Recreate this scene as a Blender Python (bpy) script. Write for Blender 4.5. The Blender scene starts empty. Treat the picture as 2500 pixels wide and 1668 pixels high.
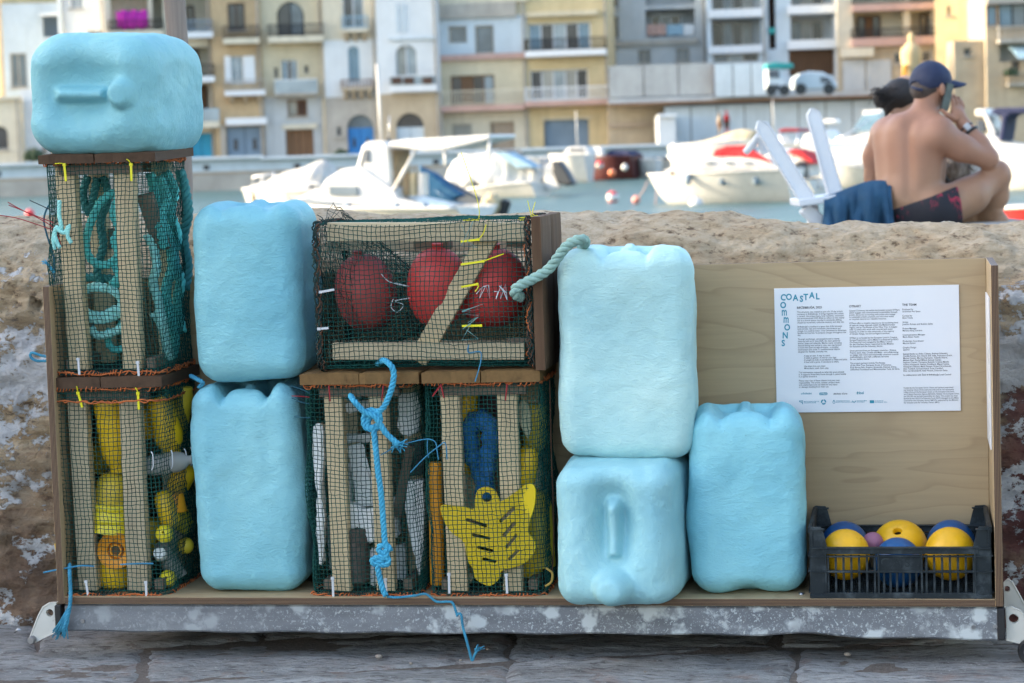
import bpy, bmesh, math, random
import numpy as np
from mathutils import Vector, Matrix, noise
R_ = math.radians
scene = bpy.context.scene
COL = scene.collection

# ------------------------------------------------------------------ camera
def cam_axes(yaw, pitch, roll):
    cy, sy = math.cos(yaw), math.sin(yaw)
    r = Vector((cy, -sy, 0)); fw = Vector((sy, cy, 0)); u = Vector((0, 0, 1))
    f2 = fw * math.cos(pitch) - u * math.sin(pitch); u2 = u * math.cos(pitch) + fw * math.sin(pitch)
    return r * math.cos(roll) + u2 * math.sin(roll), u2 * math.cos(roll) - r * math.sin(roll), f2
CAM = Vector((1.8658, -4.7054, 1.0856)); YAW = -.1747
CR, CU, CF = cam_axes(YAW, .083, -.0319)
LENS = 80.0; FPX = LENS / 36 * 2500
cd = bpy.data.cameras.new('camera'); cam = bpy.data.objects.new('camera', cd); COL.objects.link(cam)
cam.matrix_world = Matrix(((CR.x, CU.x, -CF.x, CAM.x), (CR.y, CU.y, -CF.y, CAM.y), (CR.z, CU.z, -CF.z, CAM.z), (0, 0, 0, 1)))
cd.lens = LENS; cd.sensor_width = 36; cd.sensor_fit = 'HORIZONTAL'; cd.clip_start = .1; cd.clip_end = 3000
cd.dof.use_dof = True; cd.dof.focus_distance = 4.84; cd.dof.aperture_fstop = 6.6
scene.camera = cam

# ------------------------------------------------------------------ light: low evening sun from the left, a little behind the far houses
SUN_EL = R_(18); SUN_A = R_(8)          # angle behind the picture plane
bR = Vector((CR.x, CR.y, 0)).normalized(); bF = Vector((CF.x, CF.y, 0)).normalized()
sun_dir = (-bR * math.cos(SUN_A) + bF * math.sin(SUN_A)) * math.cos(SUN_EL) + Vector((0, 0, math.sin(SUN_EL)))
sl = bpy.data.lights.new('sun', 'SUN'); sl.energy = 2.0; sl.angle = R_(.5); sl.color = (1, .86, .66)
sun = bpy.data.objects.new('sun', sl); COL.objects.link(sun); sun.location = (0, 0, 30)
sun.rotation_euler = (-sun_dir).to_track_quat('-Z', 'Y').to_euler()
world = bpy.data.worlds.new('World'); scene.world = world; world.use_nodes = True
wn = world.node_tree; wn.nodes.clear()
sky = wn.nodes.new('ShaderNodeTexSky'); sky.sky_type = 'NISHITA'; sky.sun_disc = False
sky.sun_elevation = SUN_EL; sky.sun_rotation = math.atan2(sun_dir.x, sun_dir.y)
sky.air_density = .9; sky.dust_density = 2.5; sky.ozone_density = .5
bg = wn.nodes.new('ShaderNodeBackground'); bg.inputs[1].default_value = .15
wo = wn.nodes.new('ShaderNodeOutputWorld')
wn.links.new(sky.outputs[0], bg.inputs[0]); wn.links.new(bg.outputs[0], wo.inputs[0])
scene.view_settings.view_transform = 'Standard'; scene.view_settings.look = 'None'
scene.view_settings.gamma = 1; scene.view_settings.use_curve_mapping = False
scene.view_settings.exposure = 2.42
scene.render.engine = 'CYCLES'
scene.cycles.max_bounces = 5; scene.cycles.diffuse_bounces = 3; scene.cycles.glossy_bounces = 2; scene.cycles.transmission_bounces = 2; scene.cycles.transparent_max_bounces = 6; scene.cycles.use_denoising = True

# ------------------------------------------------------------------ helpers
def ray(px, py):
    return CR * ((px - 1250) / FPX) - CU * ((py - 834) / FPX) + CF
def at(px, py, Y):                     # where the sight line meets the plane y = Y
    d = ray(px, py); return CAM + d * ((Y - CAM.y) / d.y)
def atz(px, py, Z):
    d = ray(px, py); return CAM + d * ((Z - CAM.z) / d.z)
def atD(px, py, D):                    # at distance D in front of the camera
    return CAM + ray(px, py) * D

def link(o, parent=None):
    COL.objects.link(o)
    if parent is not None: o.parent = parent
    return o
def tag(o, label=None, cat=None, group=None, kind=None):
    if label: o['label'] = label
    if cat: o['category'] = cat
    if group: o['group'] = group
    if kind: o['kind'] = kind
    return o
def empty(name, loc=(0, 0, 0), rz=0, label=None, cat=None, group=None, mat=None):
    o = bpy.data.objects.new(name, None); o.empty_display_size = .05
    if mat is not None: o.matrix_world = mat
    else: o.location = loc; o.rotation_euler = (0, 0, rz)
    link(o); return tag(o, label, cat, group)

class MB:
    """collects shapes, builds them as one mesh object"""
    def __init__(s): s.v = []; s.f = []; s.n = 0; s.av = []; s.af = []
    def add(s, verts, faces, mat=None):
        b = len(s.v)
        for p in verts:
            p = Vector(p); s.v.append(mat @ p if mat is not None else p)
        for f in faces: s.f.append(tuple(i + b for i in f))
        return s
    def arr(s, V, Fq):
        return s.add([tuple(p) for p in V], [tuple(f) for f in Fq])
    def box(s, c, d, rot=None, bev=0):
        x, y, z = d[0] / 2, d[1] / 2, d[2] / 2
        m = Matrix.Translation(Vector(c)) @ (rot.to_4x4() if rot is not None else Matrix())
        if bev <= 0:
            vs = [(-x, -y, -z), (x, -y, -z), (x, y, -z), (-x, y, -z), (-x, -y, z), (x, -y, z), (x, y, z), (-x, y, z)]
            return s.add(vs, [(0, 3, 2, 1), (4, 5, 6, 7), (0, 1, 5, 4), (1, 2, 6, 5), (2, 3, 7, 6), (3, 0, 4, 7)], m)
        bm = bmesh.new(); bmesh.ops.create_cube(bm, size=1)
        for v in bm.verts: v.co = Vector((v.co.x * d[0], v.co.y * d[1], v.co.z * d[2]))
        bmesh.ops.bevel(bm, geom=bm.edges[:], offset=bev, segments=1, affect='EDGES')
        bm.verts.index_update()
        s.add([v.co.copy() for v in bm.verts], [[v.index for v in f.verts] for f in bm.faces], m); bm.free(); return s
    def bar(s, a, b, w, h, up=(0, 0, 1), bev=0):
        a, b = Vector(a), Vector(b); d = b - a; L = d.length; z = d.normalized(); u = Vector(up)
        x = u.cross(z)
        if x.length < 1e-4: x = Vector((1, 0, 0))
        x.normalize(); y = z.cross(x)
        rot = Matrix((x, y, z)).transposed()
        return s.box((a + b) / 2, (w, h, L), rot, bev)
    def tube(s, pts, r, n=6, caps=True, closed=False):
        pts = [Vector(p) for p in pts]; N = len(pts)
        rs = r if hasattr(r, '__len__') else [r] * N
        T = []
        for i in range(N):
            a = pts[(i - 1) % N if closed else max(i - 1, 0)]; b = pts[(i + 1) % N if closed else min(i + 1, N - 1)]
            t = b - a
            T.append(t.normalized() if t.length > 1e-9 else Vector((0, 0, 1)))
        ref = Vector((0, 0, 1)) if abs(T[0].z) < .9 else Vector((1, 0, 0))
        nrm = (ref - T[0] * ref.dot(T[0])).normalized()
        base = len(s.v)
        for i in range(N):
            nrm = nrm - T[i] * nrm.dot(T[i]); nrm.normalize(); bi = T[i].cross(nrm)
            for k in range(n):
                a = 2 * math.pi * k / n
                s.v.append(pts[i] + (nrm * math.cos(a) + bi * math.sin(a)) * rs[i])
        for i in range(N if closed else N - 1):
            j = (i + 1) % N
            for k in range(n):
                l = (k + 1) % n
                s.f.append((base + i * n + k, base + i * n + l, base + j * n + l, base + j * n + k))
        if caps and not closed:
            s.f.append(tuple(base + k for k in range(n))[::-1]); s.f.append(tuple(base + (N - 1) * n + k for k in range(n)))
        return s
    def lathe(s, prof, n=24, mat=None, caps=True):
        vs = []; fs = []
        for (r, z) in prof:
            for k in range(n):
                a = 2 * math.pi * k / n; vs.append((r * math.cos(a), r * math.sin(a), z))
        for i in range(len(prof) - 1):
            for k in range(n):
                l = (k + 1) % n; fs.append((i * n + k, i * n + l, (i + 1) * n + l, (i + 1) * n + k))
        if caps:
            if prof[0][0] > 1e-5: fs.append(tuple(range(n))[::-1])
            if prof[-1][0] > 1e-5: fs.append(tuple((len(prof) - 1) * n + k for k in range(n)))
        return s.add(vs, fs, mat)
    def prism(s, poly, h, mat=None):
        """poly in xy, extruded from z=0 to z=h"""
        n = len(poly)
        vs = [(p[0], p[1], 0) for p in poly] + [(p[0], p[1], h) for p in poly]
        fs = [tuple(range(n))[::-1], tuple(range(n, 2 * n))] + [(i, (i + 1) % n, n + (i + 1) % n, n + i) for i in range(n)]
        return s.add(vs, fs, mat)
    def build(s, name, mat, parent=None, smooth=False, loc=None, sharp=None):
        me = bpy.data.meshes.new(name); me.from_pydata(s.v, [], s.f)
        if mat is not None: me.materials.append(mat)
        if smooth:
            me.polygons.foreach_set('use_smooth', [True] * len(me.polygons))
            if sharp: me.set_sharp_from_angle(angle=R_(sharp))
        me.update()
        o = bpy.data.objects.new(name, me)
        if loc is not None: o.location = loc
        return link(o, parent)

def centred(mb, name, mat, smooth=False, sharp=None, parent=None):
    """build with the origin at the middle of the base"""
    xs = [p.x for p in mb.v]; ys = [p.y for p in mb.v]; zs = [p.z for p in mb.v]
    c = Vector(((min(xs) + max(xs)) / 2, (min(ys) + max(ys)) / 2, min(zs)))
    mb.v = [p - c for p in mb.v]
    return mb.build(name, mat, parent, smooth, c, sharp)

def np_mesh(name, V, Fq, mat, parent=None, smooth=True, kind=None):
    me = bpy.data.meshes.new(name)
    V = np.asarray(V, dtype=np.float32); Fq = np.asarray(Fq, dtype=np.int32)
    me.vertices.add(len(V)); me.vertices.foreach_set('co', V.ravel())
    k = Fq.shape[1]
    me.loops.add(Fq.size); me.loops.foreach_set('vertex_index', Fq.ravel())
    me.polygons.add(len(Fq)); me.polygons.foreach_set('loop_start', np.arange(0, Fq.size, k, dtype=np.int32))
    try: me.polygons.foreach_set('loop_total', np.full(len(Fq), k, dtype=np.int32))
    except Exception: pass
    me.update(calc_edges=True); me.validate()
    if smooth: me.polygons.foreach_set('use_smooth', np.ones(len(me.polygons), dtype=bool))
    if mat is not None: me.materials.append(mat)
    o = bpy.data.objects.new(name, me); link(o, parent)
    if kind: o['kind'] = kind
    return o

# vectorised value noise -------------------------------------------------
def vnoise(P, seed=0):
    P = np.asarray(P, dtype=np.float64); I = np.floor(P).astype(np.int64); Fr = P - I
    Fr = Fr * Fr * (3 - 2 * Fr)
    def h(i, j, k):
        n = (i * 374761393 + j * 668265263 + k * 2147483647 + seed * 1274126177) & 0xffffffff
        n = ((n ^ (n >> 13)) * 1274126177) & 0xffffffff
        n = ((n ^ (n >> 16)) * 2246822519) & 0xffffffff
        return ((n ^ (n >> 15)) & 0xffff) / 32767.5 - 1
    i, j, k = I[:, 0], I[:, 1], I[:, 2]; x, y, z = Fr[:, 0], Fr[:, 1], Fr[:, 2]
    def lx(jj, kk): return h(i, jj, kk) * (1 - x) + h(i + 1, jj, kk) * x
    a = lx(j, k) * (1 - y) + lx(j + 1, k) * y
    b = lx(j, k + 1) * (1 - y) + lx(j + 1, k + 1) * y
    return a * (1 - z) + b * z
def fbm(P, sc=1.0, octv=4, seed=0, gain=.5):
    P = np.asarray(P) * sc; s = 0; a = 1
    for o in range(octv):
        s = s + a * vnoise(P + 17.3 * o, seed + o); P = P * 2.03; a *= gain
    return s
def grid_faces(nu, nv, wrapu=False):
    iu = np.arange(nu if wrapu else nu - 1); iv = np.arange(nv - 1)
    a, b = np.meshgrid(iu, iv, indexing='ij'); a2 = (a + 1) % nu
    return np.stack([a * nv + b, a2 * nv + b, a2 * nv + b + 1, a * nv + b + 1], -1).reshape(-1, 4)

# ------------------------------------------------------------------ materials
class NT:
    def __init__(s, name):
        s.m = bpy.data.materials.new(name); s.m.use_nodes = True; s.t = s.m.node_tree
        s.b = s.t.nodes['Principled BSDF']; s._tc = None
    def node(s, typ, **kw):
        n = s.t.nodes.new(typ)
        for k, v in kw.items():
            if k.startswith('_'): setattr(n, k[1:], v)
            else:
                key = k.replace('__', ' ')
                s.set(n.inputs[key] if not key.isdigit() else n.inputs[int(key)], v)
        return n
    def set(s, inp, v):
        if isinstance(v, bpy.types.NodeSocket): s.t.links.new(v, inp)
        elif isinstance(v, (tuple, list)) and len(v) == 3 and inp.type == 'RGBA': inp.default_value = (*v, 1)
        else: inp.default_value = v
    def co(s, scale=(1, 1, 1), rot=(0, 0, 0), loc=(0, 0, 0)):
        if s._tc is None: s._tc = s.t.nodes.new('ShaderNodeTexCoord')
        mp = s.node('ShaderNodeMapping', Vector=s._tc.outputs['Object'])
        mp.inputs['Scale'].default_value = scale; mp.inputs['Rotation'].default_value = rot; mp.inputs['Location'].default_value = loc
        return mp.outputs[0]
    def noise(s, sc=5, det=4, rough=.55, vec=None, dist=0):
        n = s.node('ShaderNodeTexNoise', Scale=float(sc), Detail=float(det), Roughness=rough, Distortion=float(dist))
        s.set(n.inputs['Vector'], vec if vec is not None else s.co()); return n.outputs[0]
    def voro(s, sc=5, feat='F1', vec=None, out='Distance'):
        n = s.node('ShaderNodeTexVoronoi', Scale=float(sc)); n.feature = feat
        s.set(n.inputs['Vector'], vec if vec is not None else s.co()); return n.outputs[out]
    def ramp(s, fac, stops):
        n = s.t.nodes.new('ShaderNodeValToRGB'); s.set(n.inputs[0], fac); e = n.color_ramp.elements
        while len(e) < len(stops): e.new(.5)
        for el, (p, c) in zip(e, stops):
            el.position = p; el.color = (*c, 1) if hasattr(c, '__len__') else (c, c, c, 1)
        return n.outputs[0]
    def mix(s, fac, a, b, mode='MIX'):
        n = s.t.nodes.new('ShaderNodeMix'); n.data_type = 'RGBA'; n.blend_type = mode
        s.set(n.inputs[0], fac); s.set(n.inputs[6], a); s.set(n.inputs[7], b); return n.outputs[2]
    def math(s, op, a, b=0.0):
        n = s.t.nodes.new('ShaderNodeMath'); n.operation = op; s.set(n.inputs[0], a); s.set(n.inputs[1], b); return n.outputs[0]
    def bump(s, h, strength=.3, dist=.01, prev=None):
        n = s.node('ShaderNodeBump', Strength=strength, Distance=dist, Height=h)
        if prev is not None: s.set(n.inputs['Normal'], prev)
        s.set(s.b.inputs['Normal'], n.outputs[0]); return n.outputs[0]
    def out(s, col=None, rough=None, metal=None, spec=None, **kw):
        if col is not None: s.set(s.b.inputs['Base Color'], col)
        if rough is not None: s.set(s.b.inputs['Roughness'], rough)
        if metal is not None: s.set(s.b.inputs['Metallic'], metal)
        if spec is not None: s.set(s.b.inputs['Specular IOR Level'], spec)
        for k, v in kw.items(): s.set(s.b.inputs[k.replace('__', ' ')], v)
        return s.m
MATS = {}
def plain(name, col, rough=.6, var=.15, sc=8, bump=0, bsc=60, metal=0, spec=None, bdist=.004, stretch=(1, 1, 1)):
    """one colour, softly varied and with a fine relief"""
    if name in MATS: return MATS[name]
    t = NT(name); v = t.co(stretch)
    c = t.ramp(t.noise(sc, 5, .6, v), [(.25, tuple(x * (1 - var) for x in col)), (.75, tuple(min(1, x * (1 + var)) for x in col))])
    r = t.ramp(t.noise(sc * 2.3, 3, .5, v), [(.3, max(.02, rough - .08)), (.7, min(1, rough + .08))])
    t.out(c, r, metal, spec)
    if bump: t.bump(t.noise(bsc, 5, .6, v), bump, bdist)
    MATS[name] = t.m; return t.m
def wood(name, col, axis=0, dark=.55, rough=.75, grain=26, bump=.25):
    if name in MATS: return MATS[name]
    t = NT(name); s3 = [1, 1, 1]; s3[axis] = .06; v = t.co(tuple(s3))
    n1 = t.noise(grain, 6, .65, v, .6); n2 = t.noise(grain * 4, 4, .6, v); n3 = t.noise(4, 3, .5)
    d = tuple(x * dark for x in col); l = tuple(min(1, x * 1.18) for x in col)
    c = t.ramp(n1, [(.28, d), (.48, col), (.75, l)])
    c = t.mix(t.ramp(n3, [(.35, .0), (.75, .45)]), c, tuple(x * .72 for x in col))
    c = t.mix(t.ramp(n2, [(.3, .35), (.6, 0.)]), c, d)
    t.out(c, rough, spec=.25); t.bump(n2, bump, .002)
    MATS[name] = t.m; return t.m

def text_mesh(name, cu):
    """a text curve turned into a plain mesh object (not linked yet)"""
    tmp = bpy.data.objects.new('tmp', cu); COL.objects.link(tmp)
    dg = bpy.context.evaluated_depsgraph_get(); me = bpy.data.meshes.new_from_object(tmp.evaluated_get(dg))
    bpy.data.objects.remove(tmp); me.name = name
    return bpy.data.objects.new(name, me)
def catmull(pts, n=8, closed=False):
    pts = [Vector(p) for p in pts]; N = len(pts); out = []
    for i in range(N if closed else N - 1):
        g_ = lambda k: pts[k % N] if closed else pts[min(max(k, 0), N - 1)]
        a, b, c, d = g_(i - 1), g_(i), g_(i + 1), g_(i + 2)
        for k in range(n):
            s = k / n
            out.append(.5 * ((2 * b) + (c - a) * s + (2 * a - 5 * b + 4 * c - d) * s * s + (3 * b - a - 3 * c + d) * s ** 3))
    if not closed: out.append(pts[-1])
    return out
def resample(pts, step, closed=False):
    q = np.array([tuple(p) for p in pts] + ([tuple(pts[0])] if closed else [])); L = np.concatenate([[0], np.cumsum(np.linalg.norm(np.diff(q, axis=0), axis=1))])
    n = max(2, int(L[-1] / step)); s = np.linspace(0, L[-1], n + 1)
    return np.stack([np.interp(s, L, q[:, k]) for k in range(3)], -1), L[-1]
def rope_shape(mb, pts, r, pitch=4.2, strands=3, n=6, closed=False, step=None):
    """laid rope: strands wound round the path"""
    q, L = resample(pts, step or r * .55, closed); q = [Vector(p) for p in q]; N = len(q)
    nrm = None; fr = []
    for i in range(N):
        T_ = (q[min(i + 1, N - 1)] - q[max(i - 1, 0)]).normalized()
        if nrm is None: ref = Vector((0, 1, 0)) if abs(T_.y) < .9 else Vector((1, 0, 0)); nrm = ref
        nrm = (nrm - T_ * nrm.dot(T_)).normalized(); fr.append((nrm.copy(), T_.cross(nrm)))
    st = L / (N - 1); w = 2 * math.pi * st / (r * pitch)
    for k in range(strands):
        ph = 2 * math.pi * k / strands
        mb.tube([q[i] + (fr[i][0] * math.cos(ph + w * i) + fr[i][1] * math.sin(ph + w * i)) * r * .52 for i in range(N)], r * .54, n)
    return mb
# ================================================================== SETTING
def limestone(name):
    """eroded ochre limestone with remains of lime wash and a dark damp foot"""
    t = NT(name); v = t.co()
    big = t.noise(3.2, 4, .6, v); fine = t.noise(38, 8, .70, t.co((.9, .9, 1.6))); mid = t.noise(11, 6, .65, v)
    strat = t.noise(9, 6, .62, t.co((1, 1, 4.5)), .6)
    ochre = t.ramp(strat, [(.25, (.20, .12, .065)), (.42, (.44, .31, .18)), (.58, (.60, .46, .30)), (.78, (.74, .62, .46))])
    ochre = t.mix(t.ramp(fine, [(.36, .9), (.46, .0)]), ochre, (.10, .062, .04))
    ochre = t.mix(t.ramp(big, [(.45, .0), (.68, .55)]), ochre, (.44, .40, .33))
    sep = t.node('ShaderNodeSeparateXYZ', Vector=v); z = sep.outputs[2]
    ochre = t.mix(t.math('MULTIPLY', t.ramp(z, [(.74, .0), (.86, .75)]), t.ramp(big, [(.3, .4), (.6, 1.)])), ochre, t.ramp(fine, [(.34, (.22, .155, .10)), (.42, (.50, .40, .28)), (.58, (.66, .565, .425)), (.75, (.78, .70, .57))]))
    # dark reddish damp stain low down
    dz = t.math('ADD', z, t.math('MULTIPLY', t.math('SUBTRACT', t.noise(2.6, 5, .6, v), .5), .75))
    damp = t.ramp(dz, [(.16, 1.), (.38, .0)])
    maroon = t.ramp(t.noise(14, 5, .6, v), [(.3, (.08, .05, .042)), (.5, (.20, .125, .09)), (.72, (.40, .275, .19))])
    c = t.mix(t.math('MULTIPLY', damp, .85), ochre, maroon)
    # maroon flakes of old paint (more at the right)
    sx = t.ramp(t.math('MULTIPLY', sep.outputs[0], .4), [(.72, 0.), (.86, 1.)])
    fl = t.ramp(t.noise(4.6, 5, .6, t.co((1, 1, 1), (0, 0, 0), (3, 1, 7))), [(.46, 0.), (.53, 1.)])
    zt = t.ramp(z, [(.66, 1.), (.78, 0.)])
    c = t.mix(t.math('MULTIPLY', t.math('MULTIPLY', fl, sx), zt), c, (.15, .055, .06))
    # lime wash patches
    lw = t.math('ADD', t.math('MULTIPLY', t.noise(6.5, 9, .72, t.co((1, 1, 1.25), (0, 0, 0), (5.3, 2, 1))), 1.0), t.math('MULTIPLY', t.math('SUBTRACT', fine, .5), .35))
    band = t.ramp(z, [(.0, .30), (.2, .42), (.42, .80), (.62, 1.0), (.74, .75), (.79, .15), (1., .0)])
    lw = t.math('ADD', lw, t.math('MULTIPLY', t.math('SUBTRACT', band, .62), .22))
    lw = t.math('ADD', lw, t.math('MULTIPLY', t.math('MULTIPLY', sx, zt), .035)); lwm = t.ramp(lw, [(.54, 0.), (.557, 1.)])
    white = t.ramp(mid, [(.25, (.42, .41, .41)), (.5, (.66, .66, .67)), (.8, (.84, .84, .84))])
    c = t.mix(lwm, c, white)
    t.out(c, .92, spec=.15)
    b = t.bump(fine, 1., .024); b = t.bump(t.noise(150, 5, .6, v), .5, .004, b); t.bump(lwm, .5, .006, b)
    return t.m
def paving_mat(name, seed=0):
    t = NT(name); v = t.co((1, 1, 1), (0, 0, 0), (seed, seed * .3, 0))
    n1 = t.noise(5, 6, .65, t.co((.6, 2.2, 1), (0, 0, 0), (seed, 0, 0))); n2 = t.noise(46, 7, .7, t.co((.55, 1.6, 1), (0, 0, 0), (seed, 0, 0)))
    c = t.ramp(n1, [(.28, (.16, .155, .15)), (.5, (.285, .285, .28)), (.75, (.43, .44, .44))])
    c = t.mix(t.ramp(n2, [(.36, .8), (.5, .0)]), c, (.07, .06, .058))
    c = t.mix(t.ramp(t.noise(7, 6, .7, v), [(.55, 0.), (.66, .55)]), c, (.26, .17, .135))
    c = t.mix(t.ramp(t.noise(120, 3, .6, v), [(.62, 0.), (.7, .7)]), c, (.45, .46, .45))
    t.out(c, .78, spec=.3); b = t.bump(n2, .8, .012); t.bump(t.noise(160, 4, .6, v), .5, .003, b)
    return t.m

# ground sheet: grit between the paving stones
t = NT('grit'); g1 = t.noise(90, 6, .7); g2 = t.noise(6, 4)
t.out(t.mix(g2, t.ramp(g1, [(.3, (.08, .07, .062)), (.55, (.19, .17, .15)), (.75, (.34, .31, .28))]), (.20, .165, .145)), .95, spec=.1)
t.bump(g1, 1., .01); GRIT = t.m
ng = 60
gx = np.concatenate([np.linspace(-400, -3, 12), np.linspace(-2, 5, 141), np.linspace(6, 400, 12)])
gy = np.concatenate([np.linspace(-400, -2, 10), np.linspace(-1, .9, 80)])
GX, GY = np.meshgrid(gx, gy, indexing='ij'); GP = np.stack([GX.ravel(), GY.ravel(), np.zeros(GX.size)], -1)
GP[:, 2] = -.002 + .003 * fbm(GP, 14, 3, 5)
ground = np_mesh('ground', GP, grid_faces(len(gx), len(gy)), GRIT); ground['kind'] = 'structure'
PAV = [paving_mat('paving_a', 0), paving_mat('paving_b', 7.7), paving_mat('paving_c', 13.1)]
def paving_stone(poly, k, seed):
    """poly: four ground points; a worn slab with rounded arrises and hollows"""
    P = [np.array(p[:2]) for p in poly]; nu, nv = 56, 30
    u = np.linspace(0, 1, nu); v = np.linspace(0, 1, nv); A, B = np.meshgrid(u, v, indexing='ij')
    XY = ((1 - A) * (1 - B))[..., None] * P[0] + (A * (1 - B))[..., None] * P[1] + (A * B)[..., None] * P[2] + ((1 - A) * B)[..., None] * P[3]
    L = np.linalg.norm(P[1] - P[0]); D = np.linalg.norm(P[3] - P[0])
    e = np.minimum(np.minimum(A, 1 - A) * L, np.minimum(B, 1 - B) * D)
    pts = np.concatenate([XY.reshape(-1, 2), np.zeros((nu * nv, 1))], 1)
    wob = fbm(pts, 9, 3, seed) * .012; wob2 = fbm(pts + 9, 9, 3, seed + 4) * .012
    edge = (1 - np.clip(e.ravel() / .05, 0, 1))
    pts[:, 0] += wob * edge; pts[:, 1] += wob2 * edge
    drop = np.clip(1 - e.ravel() / .02, 0, 1) ** 2
    pts[:, 2] = .004 + fbm(pts * [1, 1.6, 1], 3.5, 3, seed + 1) * .005 + fbm(pts * [1, 2, 1], 24, 3, seed + 2) * .003 - drop * .008
    o = np_mesh('paving_stone', pts, grid_faces(nu, nv), PAV[k % 3], ground); return o
def G(px, py):
    p = atz(px, py, 0); return (p.x, p.y)
g = .0045
rows = [  # (front line, back line) through ground points given by sight lines, and the cross joints
    ([(-700, 1800), (340, 1795), (1250, 1792), (1936, 1788), (3200, 1770)], [(-700, 1690), (345, 1664), (1250, 1618), (1936, 1588), (3200, 1560)], [-700, -150, 330, 1262, 1925, 2560, 3200]),
]
def lerp_line(L, x):
    for (a, b), (c, d) in zip(L[:-1], L[1:]):
        if a <= x <= c: return b + (d - b) * (x - a) / (c - a)
    return L[-1][1] if x > L[-1][0] else L[0][1]
J0 = [(-900, 2250), (3400, 2150)]
J1 = [(-900, 1700), (340, 1672), (1117, 1625), (1700, 1582), (2500, 1572), (3400, 1560)]
J2 = [(-900, 1612), (106, 1600), (340, 1587), (700, 1560), (1250, 1543), (2000, 1520), (3400, 1490)]
J3 = [(-900, 1500), (3400, 1400)]
Jm = [(-900, 1990), (3400, 1900)]
seed = 3
for lo, hi, cuts in [(J0, Jm, [-900, -200, 520, 1300, 2100, 2700, 3400]), (Jm, J1, [-900, -120, 300, 1240, 1945, 2580, 3400]), (J1, J2, [-900, 350, 1250, 1900, 2420, 3400]), (J2, J3, [-900, 90, 640, 1420, 2050, 3400])]:
    for a, b in zip(cuts[:-1], cuts[1:]):
        pts = [G(a, lerp_line(lo, a)), G(b, lerp_line(lo, b)), G(b, lerp_line(hi, b)), G(a, lerp_line(hi, a))]
        c = np.mean(np.array(pts), 0); pts = [tuple(np.array(p) + (c - np.array(p)) / np.linalg.norm(c - np.array(p)) * g) for p in pts]
        paving_stone(pts, seed, seed); seed += 1
# loose pebbles on the paving
rng = random.Random(4)
peb = plain('pebble', (.26, .225, .19), .9, .3, 20)
def pebble_mesh(r, sd):
    m = MB(); rr = random.Random(sd); bm = bmesh.new(); bmesh.ops.create_icosphere(bm, subdivisions=2, radius=r)
    m.add([v.co * (1 + .25 * noise.noise(v.co * 60 + Vector((sd, 0, 0)))) * 1 for v in bm.verts], [[q.index for q in f.verts] for f in bm.faces]); bm.free()
    for v in m.v: v.z *= .6
    return m
for i, (px, py, r) in enumerate([(2068, 1597, .011), (926, 1602, .012), (1003, 1620, .007), (1190, 1585, .005), (280, 1655, .006), (1125, 1612, .006), (1575, 1640, .005), (640, 1640, .005)]):
    p = atz(px, py, .010); o = pebble_mesh(r * .7, i).build('pebble', peb, None, True, p)
    tag(o, ['round tan pebble in the paving joint below the jerrycan', 'flat white chip lying on the paving below the left cages', 'small pale pebble on the paving joint near the frayed cord', 'tiny pebble just under the rail by the hanging cord', 'tiny stone at the lower left of the paving', 'small pebble beside the frayed end of the cord', 'tiny pale stone on the paving right of the cord', 'tiny stone on the broad middle paving slab'][i], 'pebble', 'loose pebbles on the paving')

# ------------------------------------------------------------------ the old sea wall behind the rack
WALL = limestone('old_limestone')
crest_px = [(-900, 523), (0, 524), (130, 526), (500, 525), (770, 516), (1000, 521), (1300, 521), (1480, 523), (1660, 514), (1740, 518), (1850, 532), (2000, 541), (2200, 537), (2500, 549), (3600, 560)]
cr = [at(x, y, .66) for x, y in crest_px]
wx = np.concatenate([np.linspace(-9, -.8, 60), np.linspace(-.79, 2.75, 330), np.linspace(2.78, 10, 50)])
crest = np.interp(wx, [p.x for p in cr], [p.z for p in cr])
prof = [(.355, -.05), (.35, .2), (.345, .45), (.35, .65), (.365, .76), (.40, .85), (.47, .93), (.56, .985), (.66, 1.0), (.80, .985), (.9, .95), (.95, .8), (.95, .2), (.95, -1.6)]
pl = np.array(prof); sl_ = np.concatenate([[0], np.cumsum(np.linalg.norm(np.diff(pl, axis=0), axis=1))])
front_n = 110
st = np.concatenate([np.linspace(0, 1.35, front_n), np.linspace(1.37, sl_[-1], 24)])
py_ = np.interp(st, sl_, pl[:, 0]); pz_ = np.interp(st, sl_, pl[:, 1])
for _ in range(2):
    py_[1:-1] = (py_[:-2] + 2 * py_[1:-1] + py_[2:]) / 4; pz_[1:-1] = (pz_[:-2] + 2 * pz_[1:-1] + pz_[2:]) / 4
dy = np.gradient(py_); dz = np.gradient(pz_); ln = np.hypot(dy, dz); ny, nz = -dz / ln, dy / ln
X, S = np.meshgrid(wx, np.arange(len(st)), indexing='ij')
Yw = py_[S]; Zw = pz_[S]
up = np.clip((Zw - .45) / .55, 0, 1)
Zw = np.where(Zw > 0, Zw + up * (crest[:, None] - 1.0), Zw)
P = np.stack([X.ravel(), Yw.ravel(), Zw.ravel()], -1)
d = (.028 - .018 * np.clip((P[:, 2] - .7) / .15, 0, 1)) * fbm(P, 2.6, 2, 11) + .020 * (fbm(P * [1, 1, 2.4], 7, 4, 21)) + .010 * fbm(P * [1, 1, 2.2], 26, 4, 31) + .004 * fbm(P, 90, 2, 3)
cut = fbm(P * [1, 1, 2.], 5, 3, 41); d -= .028 * np.clip(cut - .25, 0, 1)
topm = np.clip((P[:, 2] - .80) / .12, 0, 1); d *= (1 - .62 * topm); d += topm * (.0035 * fbm(P * [.7, .7, 4], 34, 3, 77) - .010 * np.clip(fbm(P * [1, 1, 2.5], 16, 3, 55) - .3, 0, 1))
P[:, 1] += d * ny[S].ravel() - .0; P[:, 2] += d * nz[S].ravel()
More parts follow.
